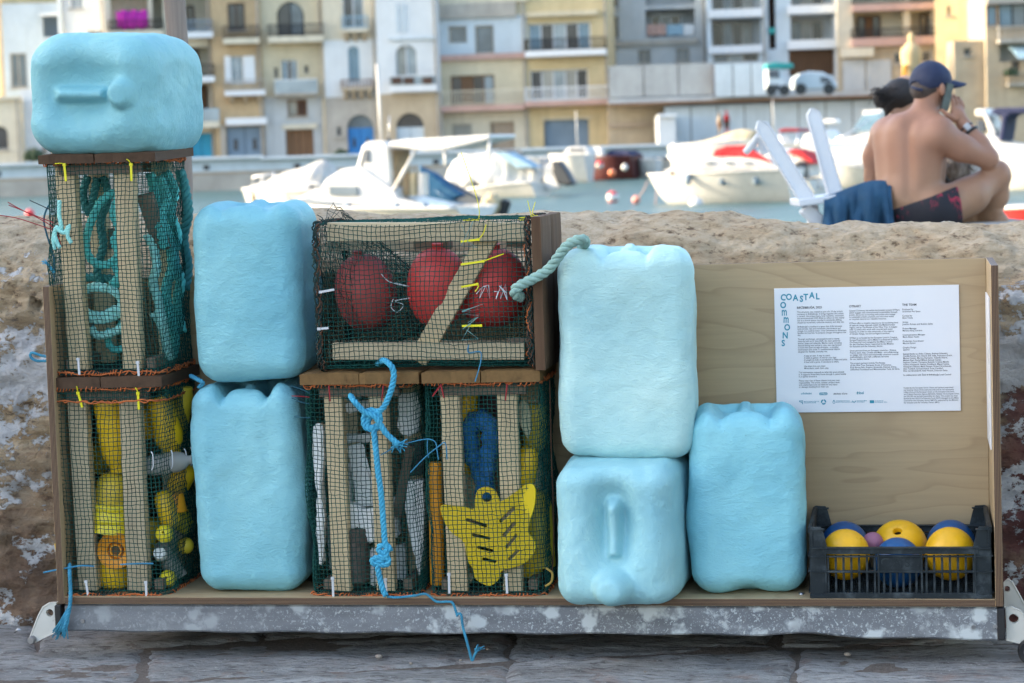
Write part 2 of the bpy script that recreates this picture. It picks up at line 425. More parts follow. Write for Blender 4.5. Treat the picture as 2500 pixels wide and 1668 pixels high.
h = at(78, 742, .345); rr = np.hypot(P[:, 0] - h.x, P[:, 2] - h.z); P[:, 1] += np.where((rr < .011) & (P[:, 1] < .5), .05, 0)
wall = np_mesh('sea_wall', P, grid_faces(len(wx), len(st)), WALL)
tag(wall, 'weathered ochre limestone sea wall with flaking lime wash behind the plywood rack', 'wall')

# quay apron behind the wall (people sit there), its edge hidden by the wall
conc = plain('quay_concrete', (.36, .34, .31), .9, .25, 3, .4, 30)
m = MB(); m.box((0, 8.0, -.9), (160, 14.0, 2.24)); o = m.build('quay_pavement', conc); o['kind'] = 'structure'
# ================================================================== PLYWOOD RACK
RW, RD, Z0, T = 2.04, .315, .125, .015
def plymat(name, ax, face_ax):
    """birch plywood: dark and light layers across the thickness, figured face"""
    t = NT(name); sep = t.node('ShaderNodeSeparateXYZ', Vector=t.co()); th = sep.outputs[ax]
    s3 = [1.6, 1.6, 1.6]; s3[face_ax] = .32; v = t.co(tuple(s3), (.0, .0, .0), (.4, .2, .9))
    fig = t.noise(3.2, 3, .45, v, .55)
    ring = t.math('FRACT', t.math('MULTIPLY', fig, 13.0))
    ring = t.ramp(ring, [(.0, .0), (.06, .9), (.2, .35), (.55, .05), (1., .0)])
    s4 = [60, 60, 60]; s4[face_ax] = 2.5
    fib = t.noise(2, 5, .6, t.co(tuple(s4)))
    face = t.mix(t.math('MULTIPLY', ring, .62), (.43, .315, .18), (.27, .18, .095))
    face = t.mix(t.ramp(fib, [(.3, .3), (.6, .0)]), face, (.28, .20, .115))
    face = t.mix(t.ramp(t.noise(1.7, 2), [(.35, .0), (.7, .35)]), face, (.48, .375, .24))
    lay = t.math('FRACT', t.math('MULTIPLY', t.math('ADD', th, .0075), 5 / T))
    lay = t.ramp(lay, [(.0, .0), (.40, .0), (.46, 1.), (.97, 1.), (1., 0.)])
    edge = t.mix(lay, (.20, .125, .07), (.04, .02, .013))
    edge = t.mix(t.ramp(fib, [(.3, .4), (.6, 0.)]), edge, (.16, .1, .07))
    # layers show only where the surface is not a face of the sheet
    geo = t.t.nodes.new('ShaderNodeTexCoord'); nn = t.node('ShaderNodeSeparateXYZ', Vector=geo.outputs['Normal'])
    isface = t.math('GREATER_THAN', t.math('ABSOLUTE', nn.outputs[ax]), .7)
    t.out(t.mix(isface, edge, face), t.ramp(fib, [(.3, .5), (.7, .62)]), spec=.35); t.bump(fib, .12, .002)
    return t.m
PLY_Y, PLY_X, PLY_Z = plymat('birch_plywood_back', 1, 0), plymat('birch_plywood_side', 0, 2), plymat('birch_plywood_base', 2, 0)
rack = empty('display_rack', (RW / 2, RD / 2, 0), 0, 'long open plywood rack on a low metal trolley against the stone wall', 'rack')
def rpart(name, c, d, mat, bev=.0006):
    m = MB(); m.box((0, 0, 0), d, None, bev); o = m.build(name, mat, rack); o.location = Vector(c) - rack.location; return o
H = .701
rpart('back_panel', (RW / 2, RD - T / 2, Z0 + T + (H - T) / 2 + .001), (RW - 2 * T - .001, T, H - T - .002), PLY_Y)
rpart('base_panel', (RW / 2, RD / 2, Z0 + T / 2), (RW - 2 * T - .001, RD, T), PLY_Z)
rpart('side_panel', (T / 2, RD / 2, Z0 + H / 2), (T, RD, H), PLY_X)
rpart('side_panel', (RW - T / 2, RD / 2, Z0 + H / 2), (T, RD, H), PLY_X)
# trolley: weathered aluminium rail with pale oxide blotches
t = NT('oxidised_aluminium'); v = t.co((1, 1, 1))
sepx = t.node('ShaderNodeSeparateXYZ', Vector=v)
base = t.ramp(t.noise(30, 6, .6, t.co((.2, 1, 1))), [(.3, (.15, .16, .18)), (.7, (.235, .25, .275))])
vd = t.co((1, 1, 1)); warp = t.node('ShaderNodeMix', _data_type='VECTOR'); 
nz_ = t.node('ShaderNodeTexNoise', Scale=55., Detail=6.); t.set(nz_.inputs['Vector'], vd)
add = t.node('ShaderNodeVectorMath', _operation='MULTIPLY_ADD'); t.set(add.inputs[0], nz_.outputs[1]); add.inputs[1].default_value = (.05, .05, .05); t.set(add.inputs[2], vd)
b1 = t.ramp(t.voro(17, 'F1', add.outputs[0]), [(.26, 1.), (.44, .0)])
b2 = t.ramp(t.voro(75, 'F1', add.outputs[0]), [(.20, 1.), (.30, .0)])
b3 = t.ramp(t.voro(210, 'F1', vd), [(.15, 1.), (.3, .0)])
right = t.ramp(t.math('ADD', t.math('MULTIPLY', sepx.outputs[0], .45), t.math('MULTIPLY', t.math('SUBTRACT', t.noise(4, 3), .5), .5)), [(-.0, .0), (.62, 1.)])
right = t.ramp(t.math('ADD', t.math('ADD', t.math('MULTIPLY', sepx.outputs[0], .42), .5), t.math('MULTIPLY', t.math('SUBTRACT', t.noise(5, 4), .5), .55)), [(.12, .12), (.36, .8), (.6, 1.)])
sel = t.ramp(t.noise(9, 3), [(.35, .0), (.5, 1.)])
ox = t.math('MAXIMUM', t.math('MULTIPLY', b1, sel), t.math('MAXIMUM', t.math('MULTIPLY', b2, .75), t.math('MULTIPLY', b3, .45)))
haze_ = t.ramp(t.math('ADD', t.noise(11, 9, .8), t.math('MULTIPLY', t.math('SUBTRACT', t.noise(70, 6, .75), .5), .5)), [(.57, .0), (.66, .8)])
ox = t.math('MULTIPLY', t.math('MAXIMUM', ox, haze_), right)
t.out(t.mix(ox, base, (.52, .56, .57)), t.math('ADD', .38, t.math('MULTIPLY', ox, .4)), t.math('SUBTRACT', .35, t.math('MULTIPLY', ox, .32)))
t.bump(ox, .3, .001); ALU = t.m
RZ0, RZ1 = .0605, Z0 - .003
m = MB(); N = 80
# C-section rail, bottom edge dented near the right third
secs = []
for i in range(N + 1):
    x = .012 + (RW - .024) * i / N
    px_ = x / RW
    dent = .006 * math.exp(-((px_ - .80) / .035) ** 2) - .008 * max(0, (px_ - .7)) / .3
    zb = RZ0 + dent + .0015 * math.sin(i * .7)
    bow = .001 * math.sin(i * .31)
    secs.append([(x, .012 + bow, RZ1), (x, .008 + bow, RZ1 - .004), (x, .008 + bow, zb + .004), (x, .012 + bow, zb), (x, .05, zb + .001), (x, .05, zb + .004), (x, .014, zb + .007), (x, .014, RZ1 - .004)])
m.add([p for s_ in secs for p in s_], [(i * 8 + k, i * 8 + (k + 1) % 8, (i + 1) * 8 + (k + 1) % 8, (i + 1) * 8 + k)[::-1] for i in range(N) for k in range(8)] + [tuple(range(8)), tuple(N * 8 + k for k in range(8))[::-1]])
m.v = [p - rack.location for p in m.v]
m.build('rail', ALU, rack, True, None, 35)
m = MB()
m.box((RW / 2, RD - .03, (RZ0 + RZ1) / 2), (RW - .03, .03, RZ1 - RZ0)); m.v = [p - rack.location for p in m.v]; m.build('rear_rail', ALU, rack)
black = plain('black_rubber', (.012, .012, .014), .55, .3, 20, .2)
steel = plain('steel', (.35, .35, .36), .35, .2, 30, .1, 90, .9)
for x in (-.002, RW - .004):
    m = MB(); m.box((x + .0, .018, (RZ0 + RZ1) / 2 - .003), (.015, .036, RZ1 - RZ0 + .004), None, .002); m.v = [p - rack.location for p in m.v]; m.build('end_cap', black, rack)
def keyhole(outer, c, r, n=18):
    """outer polygon with a round hole, as one slit polygon"""
    o = [Vector((p[0], p[1])) for p in outer]; c = Vector(c)
    i = min(range(len(o)), key=lambda k: (o[k] - c).length)
    o = o[i:] + o[:i]; a0 = math.atan2((o[0] - c).y, (o[0] - c).x)
    area = sum(o[k].x * o[(k + 1) % len(o)].y - o[(k + 1) % len(o)].x * o[k].y for k in range(len(o)))
    sgn = -1 if area > 0 else 1
    hole = [(c.x + r * math.cos(a0 + sgn * 2 * math.pi * k / n), c.y + r * math.sin(a0 + sgn * 2 * math.pi * k / n)) for k in range(n + 1)]
    return [tuple(p) for p in o] + [tuple(o[0])] + hole
XZ = Matrix(((1, 0, 0, 0), (0, 0, -1, 0), (0, 1, 0, 0), (0, 0, 0, 1)))   # xy polygon -> xz plane, extruded towards the camera
def plate(name, outer, c, r, y, th, mat, rim=0):
    m = MB(); m.prism(keyhole(outer, c, r), th, Matrix.Translation((0, y, 0)) @ XZ)
    if rim:
        pts = [Vector((p[0], y - th, p[1])) for p in outer]; m.tube(pts, rim, 6, closed=True)
    m.v = [p - rack.location for p in m.v]; return m.build(name, mat, rack, False)
wp = NT('chipped_white_paint'); nn1 = wp.noise(30, 7, .7)
wp.out(wp.mix(wp.ramp(nn1, [(.30, 1.), (.38, .0)]), wp.ramp(wp.noise(5), [(.3, (.52, .50, .45)), (.7, (.66, .65, .60))]), (.12, .07, .05)), .55); wp.bump(nn1, .2, .002); WPAINT = wp.m
def PX(px, py, y=.02):
    p = at(px, py, y); return (p.x, p.z)
plate('caster_bracket', [PX(138, 1471), PX(122, 1472), PX(106, 1482), PX(95, 1502), PX(74, 1556), PX(75, 1566), PX(87, 1567), PX(139, 1542)], PX(122, 1496), .0085, .03, .012, WPAINT, .002)
m = MB(); p = at(81, 1561, .02); m.lathe([(.0001, -.02), (.007, -.02), (.009, -.017), (.009, .012), (.007, .015), (.0001, .015)], 14, Matrix.Translation(p) @ Matrix.Rotation(R_(90), 4, 'X')); m.v = [q - rack.location for q in m.v]; m.build('bolt', steel, rack, True, None, 40)
plate('caster_bracket', [PX(2456, 1484), PX(2470, 1482), PX(2490, 1490), PX(2515, 1520), PX(2540, 1560), PX(2540, 1600), PX(2500, 1572), PX(2458, 1563)], PX(2475, 1510), .010, .03, .012, WPAINT, .002)
plate('brace_plate', [PX(2451, 1420, .1), PX(2460, 1412, .1), PX(2470, 1418, .1), PX(2515, 1500, .1), PX(2500, 1512, .1), PX(2452, 1480, .1)], PX(2458, 1436, .1), .0065, .1, .01, WPAINT, .0022)
def caster(px, py, y):
    p = at(px, py, y); r = p.z - .004
    m = MB(); m.lathe([(r * .55, -.012), (r * .9, -.014), (r, -.009), (r, .009), (r * .9, .014), (r * .55, .012)], 30, Matrix.Translation(p - rack.location) @ Matrix.Rotation(R_(90), 4, 'X'), False)
    w = m.build('caster_wheel', black, rack, True, None, 40)
    m = MB(); m.lathe([(.0001, -.016), (.007, -.016), (.008, -.012), (r * .5, -.008), (r * .62, -.015), (r * .66, -.013), (r * .6, .010), (.0001, .012)], 26, Matrix.Translation(p - rack.location) @ Matrix.Rotation(R_(90), 4, 'X'))
    h_ = m.build('hub', steel, w, True, None, 40)
caster(2516, 1590, .012); caster(2528, 1568, .27); caster(40, 1545, .27)
for px, py in [(202, 1516), (2377, 1531), (2430, 1530)]:
    p = at(px, py, .007); m = MB(); m.lathe([(.0001, -.0012), (.003, -.0012), (.0045, .0), (.0048, .002)], 14, Matrix.Translation(p - rack.location) @ Matrix.Rotation(R_(90), 4, 'X')); m.build('screw', steel, rack, True, None, 40)
p = at(1955, 1445, .02); m = MB(); m.lathe([(.006, .0), (.0055, .003), (.003, .004), (.0001, .0035)], 16, Matrix.Translation(Vector((p.x, .05, Z0 + T)) - rack.location), False); m.build('screw', steel, rack, True)

# ------------------------------------------------------------------ information panel
IX0, IX1, IZ0, IZ1, IY = 1.5695, 1.967, .4955, .7695, RD - T - .0045
SHEET = plain('white_sheet', (.74, .76, .80), .35, .02, 3)
panel = empty('information_panel', ((IX0 + IX1) / 2, IY, IZ0), 0, 'white printed information panel titled COASTAL COMMONS fixed to the plywood back', 'panel')
m = MB(); m.box((0, .002, (IZ1 - IZ0) / 2), (IX1 - IX0, .004, IZ1 - IZ0), None, .0004); m.build('sheet', SHEET, panel)
INK = plain('black_ink', (.02, .022, .03), .5, .05); TEAL = plain('teal_ink', (.015, .25, .36), .5, .05); GREYINK = plain('grey_ink', (.05, .06, .08), .5, .05)
K = (IX1 - IX0) / 1907.0; KZ = (IZ1 - IZ0) / 1283.0
def text(name, body, cx, cy, size, mat, rot=0, align='LEFT', bold=0, ls=1.0, shear=0, parent=None, sx=1.0):
    cu = bpy.data.curves.new(name, 'FONT'); cu.body = body; cu.size = size; cu.align_x = align; cu.space_line = ls; cu.offset = bold; cu.shear = shear; cu.resolution_u = 3
    cu.materials.append(mat); o = text_mesh(name, cu); link(o, parent or panel)
    o.location = ((cx - 138) * K - (IX1 - IX0) / 2, -.0003, (IZ1 - IZ0) - (cy - 182) * KZ); o.rotation_euler = (R_(90), rot, 0); o.scale = (sx, 1, 1)
    return o
for ch, cx, cy, rt in [('C', 228, 303, 8), ('O', 292, 300, 0), ('A', 360, 310, 0), ('S', 420, 322, 4), ('T', 468, 305, 0), ('A', 530, 288, 3), ('L', 590, 300, 0), ('O', 230, 383, 0), ('M', 240, 460, 0), ('M', 256, 535, 3), ('O', 267, 613, 0), ('N', 243, 695, 3), ('S', 222, 774, 0)]:
    text('title_letter', ch, cx, cy, .0188, TEAL, R_(rt), 'CENTER', .0006, sx=.86) if ch != 'M' else text('title_letter', 'm', cx, cy, .0255, TEAL, R_(rt), 'CENTER', .0005, sx=.62)
BS = .0049
def para(lines, cx, cy, mat=GREYINK, size=BS, it=0, sx=.93, pitch=21.7):
    o = text('paragraph', '\n'.join(lines), cx, cy, size, mat, 0, 'LEFT', .00005, pitch * KZ / size / LSF, it, None, sx); return o
LSF = 1.0
text('heading', 'BIRŻEBBUĠA, 2025', 372, 394, .0066, INK, 0, 'LEFT', .00012)
text('heading', 'OTRART', 914, 390, .0066, INK, 0, 'LEFT', .00012)
text('heading', 'THE TEAM', 1462, 385, .0066, INK, 0, 'LEFT', .00012)
para(['This structure was created as part of a 10-day artistic', 'residency in Birżebbuġa. It brings together two artists,', 'a curator, the project team, local residents, volunteers', 'and environmental NGO żibel to reflect on the coastal', 'site as a shared space; one that is constantly shifting,', 'shaped by movement, collective memory and daily use.'], 374, 436)
para(["Birżebbuġa's coastline is a space that drifts between", 'land and sea, rest and movement, permanence and', 'change. It is used by many - from swimmers to fishermen,', 'families and tourists. Its purpose changes throughout the', 'day.'], 374, 587)
para(['Through workshops, conversations and a coastal', 'clean-up held on 21 June 2025, the team gathered', 'stories, ideas and materials. Marine waste, including', 'disused fishing nets and jerry cans, was repurposed', 'to build this open storage structure - a modular', 'intervention that holds 11 multifunctional objects', 'designed for flexible, everyday use.'], 374, 715)
para(['A seat to rest. A step to reach.', 'A table to gather. A rest for your legs.', 'A weight to hold. A workbench to make and paint.', 'A box with a game. A structure to share.'], 434, 887, it=.25)
para(['Use them how you need.', 'Move them, stack them, play.'], 434, 994, it=.25)
para(['This intervention responds to what this space already', 'is. It supports those who move through it, pause beside', 'it or gather around it.'], 376, 1058)
para(['Please note: Use of these objects is at your own', 'responsibility. The artists, curator, project team', 'and collaborators are not liable for any injury', 'or damage resulting from their use.'], 376, 1143)
para(['Coastal Commons sits within the broader project OTRart,', 'which engages with environmental sustainability through', 'artistic discourse, by working with artists who engage', 'in sustainable artistic practices, and who view waste', 'or recycled material as a valuable resource.'], 914, 432)
para(['OTRart offers a creative response to the escalating issue', 'of open-air waste disposals within the Mediterranean', 'region. Led by The Routes of the Olive Tree, it engages', 'with 12 artists who work with recycled and waste', 'material, in order to raise awareness of the urgency', 'of climate change, and the ecological transition.'], 914, 561)
para(["OTRart is co-funded by the European Union's Creative", 'Europe Programme, and in Malta is co-financed by NGO', 'Co-Financing Fund managed by the Malta Council', 'for the Voluntary Sector supported by the Ministry', 'for Inclusion and the Voluntary Sector.'], 914, 712)
para(['Seven partners from six European countries - Greece,', 'France, Spain, Italy, Croatia and Malta - are collaborating', 'to engage with more environmentally conscious creative', 'methodologies, and craft a different narrative', "for our planet's future."], 914, 842)
para(['The project partners include The Routes', 'of the Olive Tree, European Route of Ceramics,', "Klub Ifarova Selo, Avignon Université, Déchets d'Arts,", 'Unfinished Foundation and Mancomunitat Taula del Sénia.'], 914, 971)
for ls_, cy in [(['Produced by', 'Unfinished Art Space'], 429), (['Curated by', 'Elyse Tonna'], 494), (['Artists', 'Joachim Romain and Sheldon Saliba'], 559), (['Project Manager', 'Marisoo Borg Caruana'], 624), (['Communications Manager', 'Maria Eileen Fsadni'], 689), (['Production Coordinator', 'Martina Spiteri'], 753), (['Graphic Design', '2point3'], 819)]:
    para(ls_, 1462, cy)
para(['Special thanks to: Aidan Celeste, Andrew Schembri,', 'Camille Roman, Eric Attard, Erik Vella, Francesco Grech,', 'Mattea Ciantar, Martina Darmanin, Yolande Attard,', 'Meltem Ezer, Rachel Mifsud, Samuel Ciantar,', 'Sephora Ciantar, Thrisianne Busuttil, Cristina Maselli,', 'Andrea Azzopardi, Nathan Goodhand, Miguel Cachia,', 'Alessandra Salerno, Mark Piscopo, Robert Hrycikowski,', 'Alex Turnbull, Grouse Attard, Scott Camilleri,', 'Elise von Brockdorff, Niels Plotard, Deborah Galea'], 1462, 884, INK)
para(['In collaboration with Żibel & Birżebbuġa Local Council'], 1462, 1100, INK)
para(['Funded by the European Union. Views and opinions expressed', 'are however those of the author(s) only and do not necessarily', 'reflect those of the European Union or the European Education', 'and Culture Executive Agency (EACEA). Neither the European Union', 'nor EACEA can be held responsible for them. This project has been', 'funded by the NGO Co-Financing Fund (NCF) managed by the Malta', 'Council for the Voluntary Sector (MCVS), supported by the Ministry', 'for Inclusion and the Voluntary Sector (MIV).'], 1462, 1231, GREYINK, .0045)
# the small logos along the foot
text('logo', 'unfinishedart', 396, 1277, .0060, TEAL, 0, 'LEFT', .0001, sx=.75)
text('logo', "déchets d'arts", 732, 1283, .0054, GREYINK, 0, 'LEFT', .00008, .9, .2)
text('logo', 'żibel', 976, 1282, .0080, TEAL, 0, 'LEFT', .0002)
def lshape(name, mb): mb.v = [Vector(((p.x - 138) * K - (IX1 - IX0) / 2, -.0003 - p.y, (IZ1 - IZ0) - (p.z - 182) * KZ)) for p in mb.v]; return mb.build(name, TEAL, panel)
def rrect(x0, y0, x1, y1, r, n=5):
    o = []
    for cx, cy, a0 in [(x1 - r, y1 - r, 0), (x0 + r, y1 - r, 90), (x0 + r, y0 + r, 180), (x1 - r, y0 + r, 270)]:
        for k in range(n + 1): a = R_(a0 + 90 * k / n); o.append((cx + r * math.cos(a), cy + r * math.sin(a)))
    return o
def flat(mb, poly, y=0.0):
    mb.add([(a, y, b) for a, b in poly], [tuple(range(len(poly)))]); return mb
lshape('logo', flat(MB(), rrect(587, 1260, 673, 1287, 12)))
text('logo', 'OTRart', 630, 1281, .0048, SHEET, 0, 'CENTER', .0001).location.y -= .0003
m = MB()
for a, b in [(382, 1345), (396, 1345), (410, 1345), (396, 1359), (410, 1359), (410, 1373), (382, 1352)]: flat(m, [(a - 5, b - 5), (a + 5, b - 5), (a + 5, b + 5), (a - 5, b + 5)])
lshape('logo', m)
para(['MALTA COUNCIL FOR THE', 'VOLUNTARY SECTOR'], 424, 1356, TEAL, .0030, 0, .9, 14)
m = MB()
for k in range(3):
    a0 = R_(30 + 120 * k); q = [(630 + 28 * math.cos(a0 + j * .25), 1358 + 28 * math.sin(a0 + j * .25)) for j in range(8)] + [(630 + 13 * math.cos(a0 + j * .25 + .4), 1358 + 13 * math.sin(a0 + j * .25 + .4)) for j in range(7, -1, -1)]
    flat(m, q)
lshape('logo', m)
m = MB(); ring = [(738 + 14 * math.cos(a * .35), 1362 + 15 * math.sin(a * .35)) for a in range(19)]; inn = [(738 + 9 * math.cos(a * .35), 1362 + 10 * math.sin(a * .35)) for a in range(18, -1, -1)]
flat(m, ring + inn); flat(m, [(730, 1340), (746, 1340), (742, 1348), (734, 1348)]); lshape('logo', m)
para(['GOVERNMENT OF MALTA', 'MINISTRY FOR INCLUSION AND'], 760, 1354, TEAL, .0028, 0, .9, 13)
lshape('logo', flat(flat(MB(), [(928, 1345), (944, 1358), (948, 1374), (932, 1360)]), [(962, 1345), (952, 1358), (948, 1374), (966, 1360)]))
para(['Università ta\' Malta', 'DEPARTMENT'], 972, 1354, TEAL, .0032, 0, .9, 14)
lshape('logo', flat(MB(), [(1110, 1346), (1156, 1346), (1156, 1377), (1110, 1377)]))
para(['Co-funded by', 'the European Union'], 1164, 1358, TEAL, .0036, 0, .9, 14)
# narrow white card on the inner face of the right-hand side panel
p0, p1 = .44, .755
m = MB(); m.box((0, 0, (p1 - p0) / 2), (.003, .19, p1 - p0), None, .0003)
o = m.build('notice_card', SHEET, None, False, (RW - T - .002, .165, p0)); tag(o, 'plain white card fixed inside the right side panel of the rack', 'card')
# ================================================================== JERRYCANS (plastered and painted light blue)
def jar_mat(name, col, seed, streak=(0, 0, .6)):
    t = NT(name); v = t.co((1, 1, 1), streak, (seed, seed * 2, 0))
    st = t.co((1.0, 1.0, 2.6), streak, (seed, 0, 0))
    big = t.noise(5, 3, .5, v); brush = t.noise(30, 7, .66, st, 2.6); fine = t.noise(120, 4, .6, st); lump = t.noise(14, 4, .5, v)
    d = tuple(c * k for c, k in zip(col, (.80, .88, .93))); l = tuple(min(1, c * k) for c, k in zip(col, (1.22, 1.10, 1.05)))
    c = t.ramp(big, [(.3, d), (.5, col), (.72, l)])
    c = t.mix(t.ramp(brush, [(.32, .35), (.55, .0)]), c, d)
    c = t.mix(t.ramp(t.noise(60, 5, .6, v), [(.63, .0), (.72, .35)]), c, l)
    c = t.mix(t.ramp(t.voro(34, 'F1', v), [(.02, .6), (.05, .0)]), c, tuple(x * .45 for x in col))
    t.out(c, t.ramp(brush, [(.3, .5), (.7, .66)]), spec=.4)
    b = t.bump(brush, .5, .006); b = t.bump(lump, .3, .016, b); t.bump(fine, .4, .0015, b)
    return t.m
def smooth01(x): x = np.clip(x, 0, 1); return x * x * (3 - 2 * x)
def jerrycan(label, W, D, H, mat4, col, seed, r=.05, lobe=.022, notch=.042, wide=.030, ridge_h=1.0, cap_h=.0, cap_r=.034, foot=0.0, recess_len=1.0, streak=(0, 0, .6), spout=.80, lump=.006, bulge=.006, lying=False):
    n = 84; u = np.linspace(-1, 1, n); hx, hy, hz = W / 2, D / 2, H / 2
    Vs, Fs, base = [], [], 0
    A, B = np.meshgrid(u, u, indexing='ij'); O = np.ones_like(A)
    for P in [(A, B, O), (B, A, -O), (O, A, B), (-O, B, A), (B, O, A), (A, -O, B)]:
        p = np.stack([q.ravel() for q in P], -1) * [hx, hy, hz]
        Vs.append(p); Fs.append(grid_faces(n, n) + base); base += n * n
    V = np.concatenate(Vs); Fq = np.concatenate(Fs)
    half = np.array([hx, hy, hz]); q = np.clip(V, -(half - r), half - r); dd = V - q; L = np.linalg.norm(dd, axis=1, keepdims=True)
    nrm = np.where(L > 1e-9, dd / np.maximum(L, 1e-9), 0)
    V = q + nrm * r
    # slightly swollen sides
    fx, fy, fz = V[:, 0] / hx, V[:, 1] / hy, V[:, 2] / hz
    V[:, 0] += bulge * np.sign(fx) * np.abs(fx) * (1 - fz ** 2); V[:, 1] += bulge * np.sign(fy) * np.abs(fy) * (1 - fz ** 2)
    # top: handle ridge between two hollows, spout block at the front
    X, Y = V[:, 0], V[:, 1]; topw = smooth01((V[:, 2] - (hz - .075)) / .06)
    vv = Y / hy
    win = smooth01((vv + 1.25) / .5) * smooth01((.86 * recess_len - vv) / .35)
    hollow = notch * np.exp(-(np.maximum(np.abs(X) - .034 - wide * .45, 0) / wide) ** 2) * win
    if lying: hollow = notch * np.exp(-((X / (wide * 1.5)) ** 2 + ((vv - .16) / (.66 * recess_len)) ** 2) ** 1.4)
    ridge = np.exp(-(X / .0155) ** 4) * smooth01((vv + 1.05) / .15) * smooth01((.84 * recess_len - vv) / .25)
    if lying: ridge = np.exp(-np.abs(X / .0150) ** 3) * smooth01((vv + .36) / .12) * smooth01((.62 - vv) / .22)
    sy = -spout * hy
    cap = np.exp(-((X / (cap_r)) ** 2 + ((Y - sy) / (cap_r)) ** 2) ** 3)
    keep = np.maximum(ridge * ridge_h * (1 - .25 * np.exp(-((vv - .0) / .4) ** 2)), cap)
    dz = -hollow * (1 - np.clip(keep, 0, 1)) + cap_h * cap
    V[:, 2] += dz * topw
    # shoulders fall away towards the corners
    V[:, 2] -= topw * lobe * .5 * (np.clip(np.abs(fx) - .55, 0, 1) / .45) ** 2
    # foot hollow at the middle of the front base edge
    if foot:
        V[:, 2] += foot * np.exp(-(X / .035) ** 2) * smooth01((-V[:, 2] - (hz - .05)) / .05) * smooth01((-vv - .2) / .6)
    P = V + seed * 3.1
    nv = q / half; nv = nrm + 1e-9
    k = lump * fbm(P, 7, 2, seed) + .0016 * fbm(P, 28, 3, seed + 5)
    V = V + nv * k[:, None]
    V[:, 2] += hz
    # weld the seams between the six patches
    key = np.round(V * 20000).astype(np.int64); _, first, inv = np.unique(key, axis=0, return_index=True, return_inverse=True)
    inv = inv.ravel(); V2 = V[first]; F2 = inv[Fq]
    ok = (F2[:, 0] != F2[:, 1]) & (F2[:, 1] != F2[:, 2]) & (F2[:, 2] != F2[:, 3]) & (F2[:, 3] != F2[:, 0])
    o = np_mesh('jerrycan', V2, F2[ok], jar_mat('plaster_blue_%d' % seed, col, seed, streak))
    o.matrix_world = mat4; o['label'] = label; o['category'] = 'jerrycan'; o['group'] = 'light blue painted jerrycans'
    return o
def stand(x, y, z, yaw=0, tx=0, ty=0): return Matrix.Translation((x, y, z)) @ Matrix.Rotation(R_(yaw), 4, 'Z') @ Matrix.Rotation(R_(ty), 4, 'Y') @ Matrix.Rotation(R_(tx), 4, 'X')
BASE = Z0 + T + .0005
BLUE = (.235, .52, .625); PALE = (.46, .72, .72)
# lying on its back, top turned to the camera, spout to the right
m1 = Matrix(((0, -1, 0, 0), (0, 0, -1, 0), (1, 0, 0, 0), (0, 0, 0, 1)))
jerrycan('light blue jerrycan lying on the topmost cage lid with its handle to the front', .246, .282, .37, Matrix.Translation((.148, .345, 1.239)) @ Matrix.Rotation(R_(-4), 4, 'Z') @ Matrix.Rotation(R_(1.5), 4, 'Y') @ m1, (.245, .54, .585), 1, .066, .01, .046, .056, .9, .018, .031, 0, .95, (0, .4, .2), .60, .006, .012, True)
jerrycan('light blue jerrycan standing upright on another, beside the net cage of teal rope', .238, .215, .388, stand(.442, .145, .608, 2), (.215, .52, .60), 2, .046, .012, .015, .022, 1., -.006, .046, 0, 1, (0, 0, .6), .80)
jerrycan('tall light blue jerrycan on the rack floor carrying a shorter one', .236, .22, .462, stand(.426, .145, BASE, 2), (.225, .53, .61), 3, .046, .012, .042, .018, 1., -.014, .048, 0, 1, (0, 0, -.5), .80)
jerrycan('pale blue tall jerrycan standing on a lying one, left of the bare plywood', .276, .24, .444, stand(1.262, .135, .432, 3, 0, 1), PALE, 4, .038, .010, .027, .014, 1., -.010, .046, 0, 1, (0, 0, .3), .86)
m5 = Matrix(((1, 0, 0, 0), (0, 0, -1, 0), (0, 1, 0, 0), (0, 0, 0, 1)))
jerrycan('light blue jerrycan lying under the tallest pale one, vertical handle facing out', .240, .288, .39, Matrix.Translation((1.268, .298, BASE + .144)) @ Matrix.Rotation(R_(-3), 4, 'Z') @ m5, (.31, .60, .66), 5, .040, .01, .056, .030, 1.0, .052, .036, 0, .95, (0, 0, .9), .74, .005, .008, True)
jerrycan('bright light blue jerrycan standing alone next to the dark crate', .240, .225, .392, stand(1.512, .145, BASE, 4), (.26, .60, .68), 6, .046, .018, .025, .022, 1., -.006, .048, .014, 1, (0, 0, -.4), .80)

# ================================================================== CRATE WITH FLOATS
cx0, cx1, cy0, cy1 = 1.648, 2.018, .006, .286; cz = BASE; ch, hi = .105, .150
t = NT('dark_crate_plastic'); n1 = t.noise(24, 6, .65); 
t.out(t.mix(t.ramp(n1, [(.50, .0), (.72, .6)]), (.014, .021, .026), (.10, .125, .14)), t.ramp(n1, [(.3, .4), (.7, .65)]), spec=.25); t.bump(t.noise(80, 4), .15, .001); CRATE = t.m
crate = empty('plastic_crate', ((cx0 + cx1) / 2, (cy0 + cy1) / 2, cz), 0, 'dark green plastic crate of floats at the right end of the rack', 'crate')
cw, cdp = (cx1 - cx0) / 2, (cy1 - cy0) / 2
def cpart(name, mb, smooth=False): return mb.build(name, CRATE, crate, smooth)
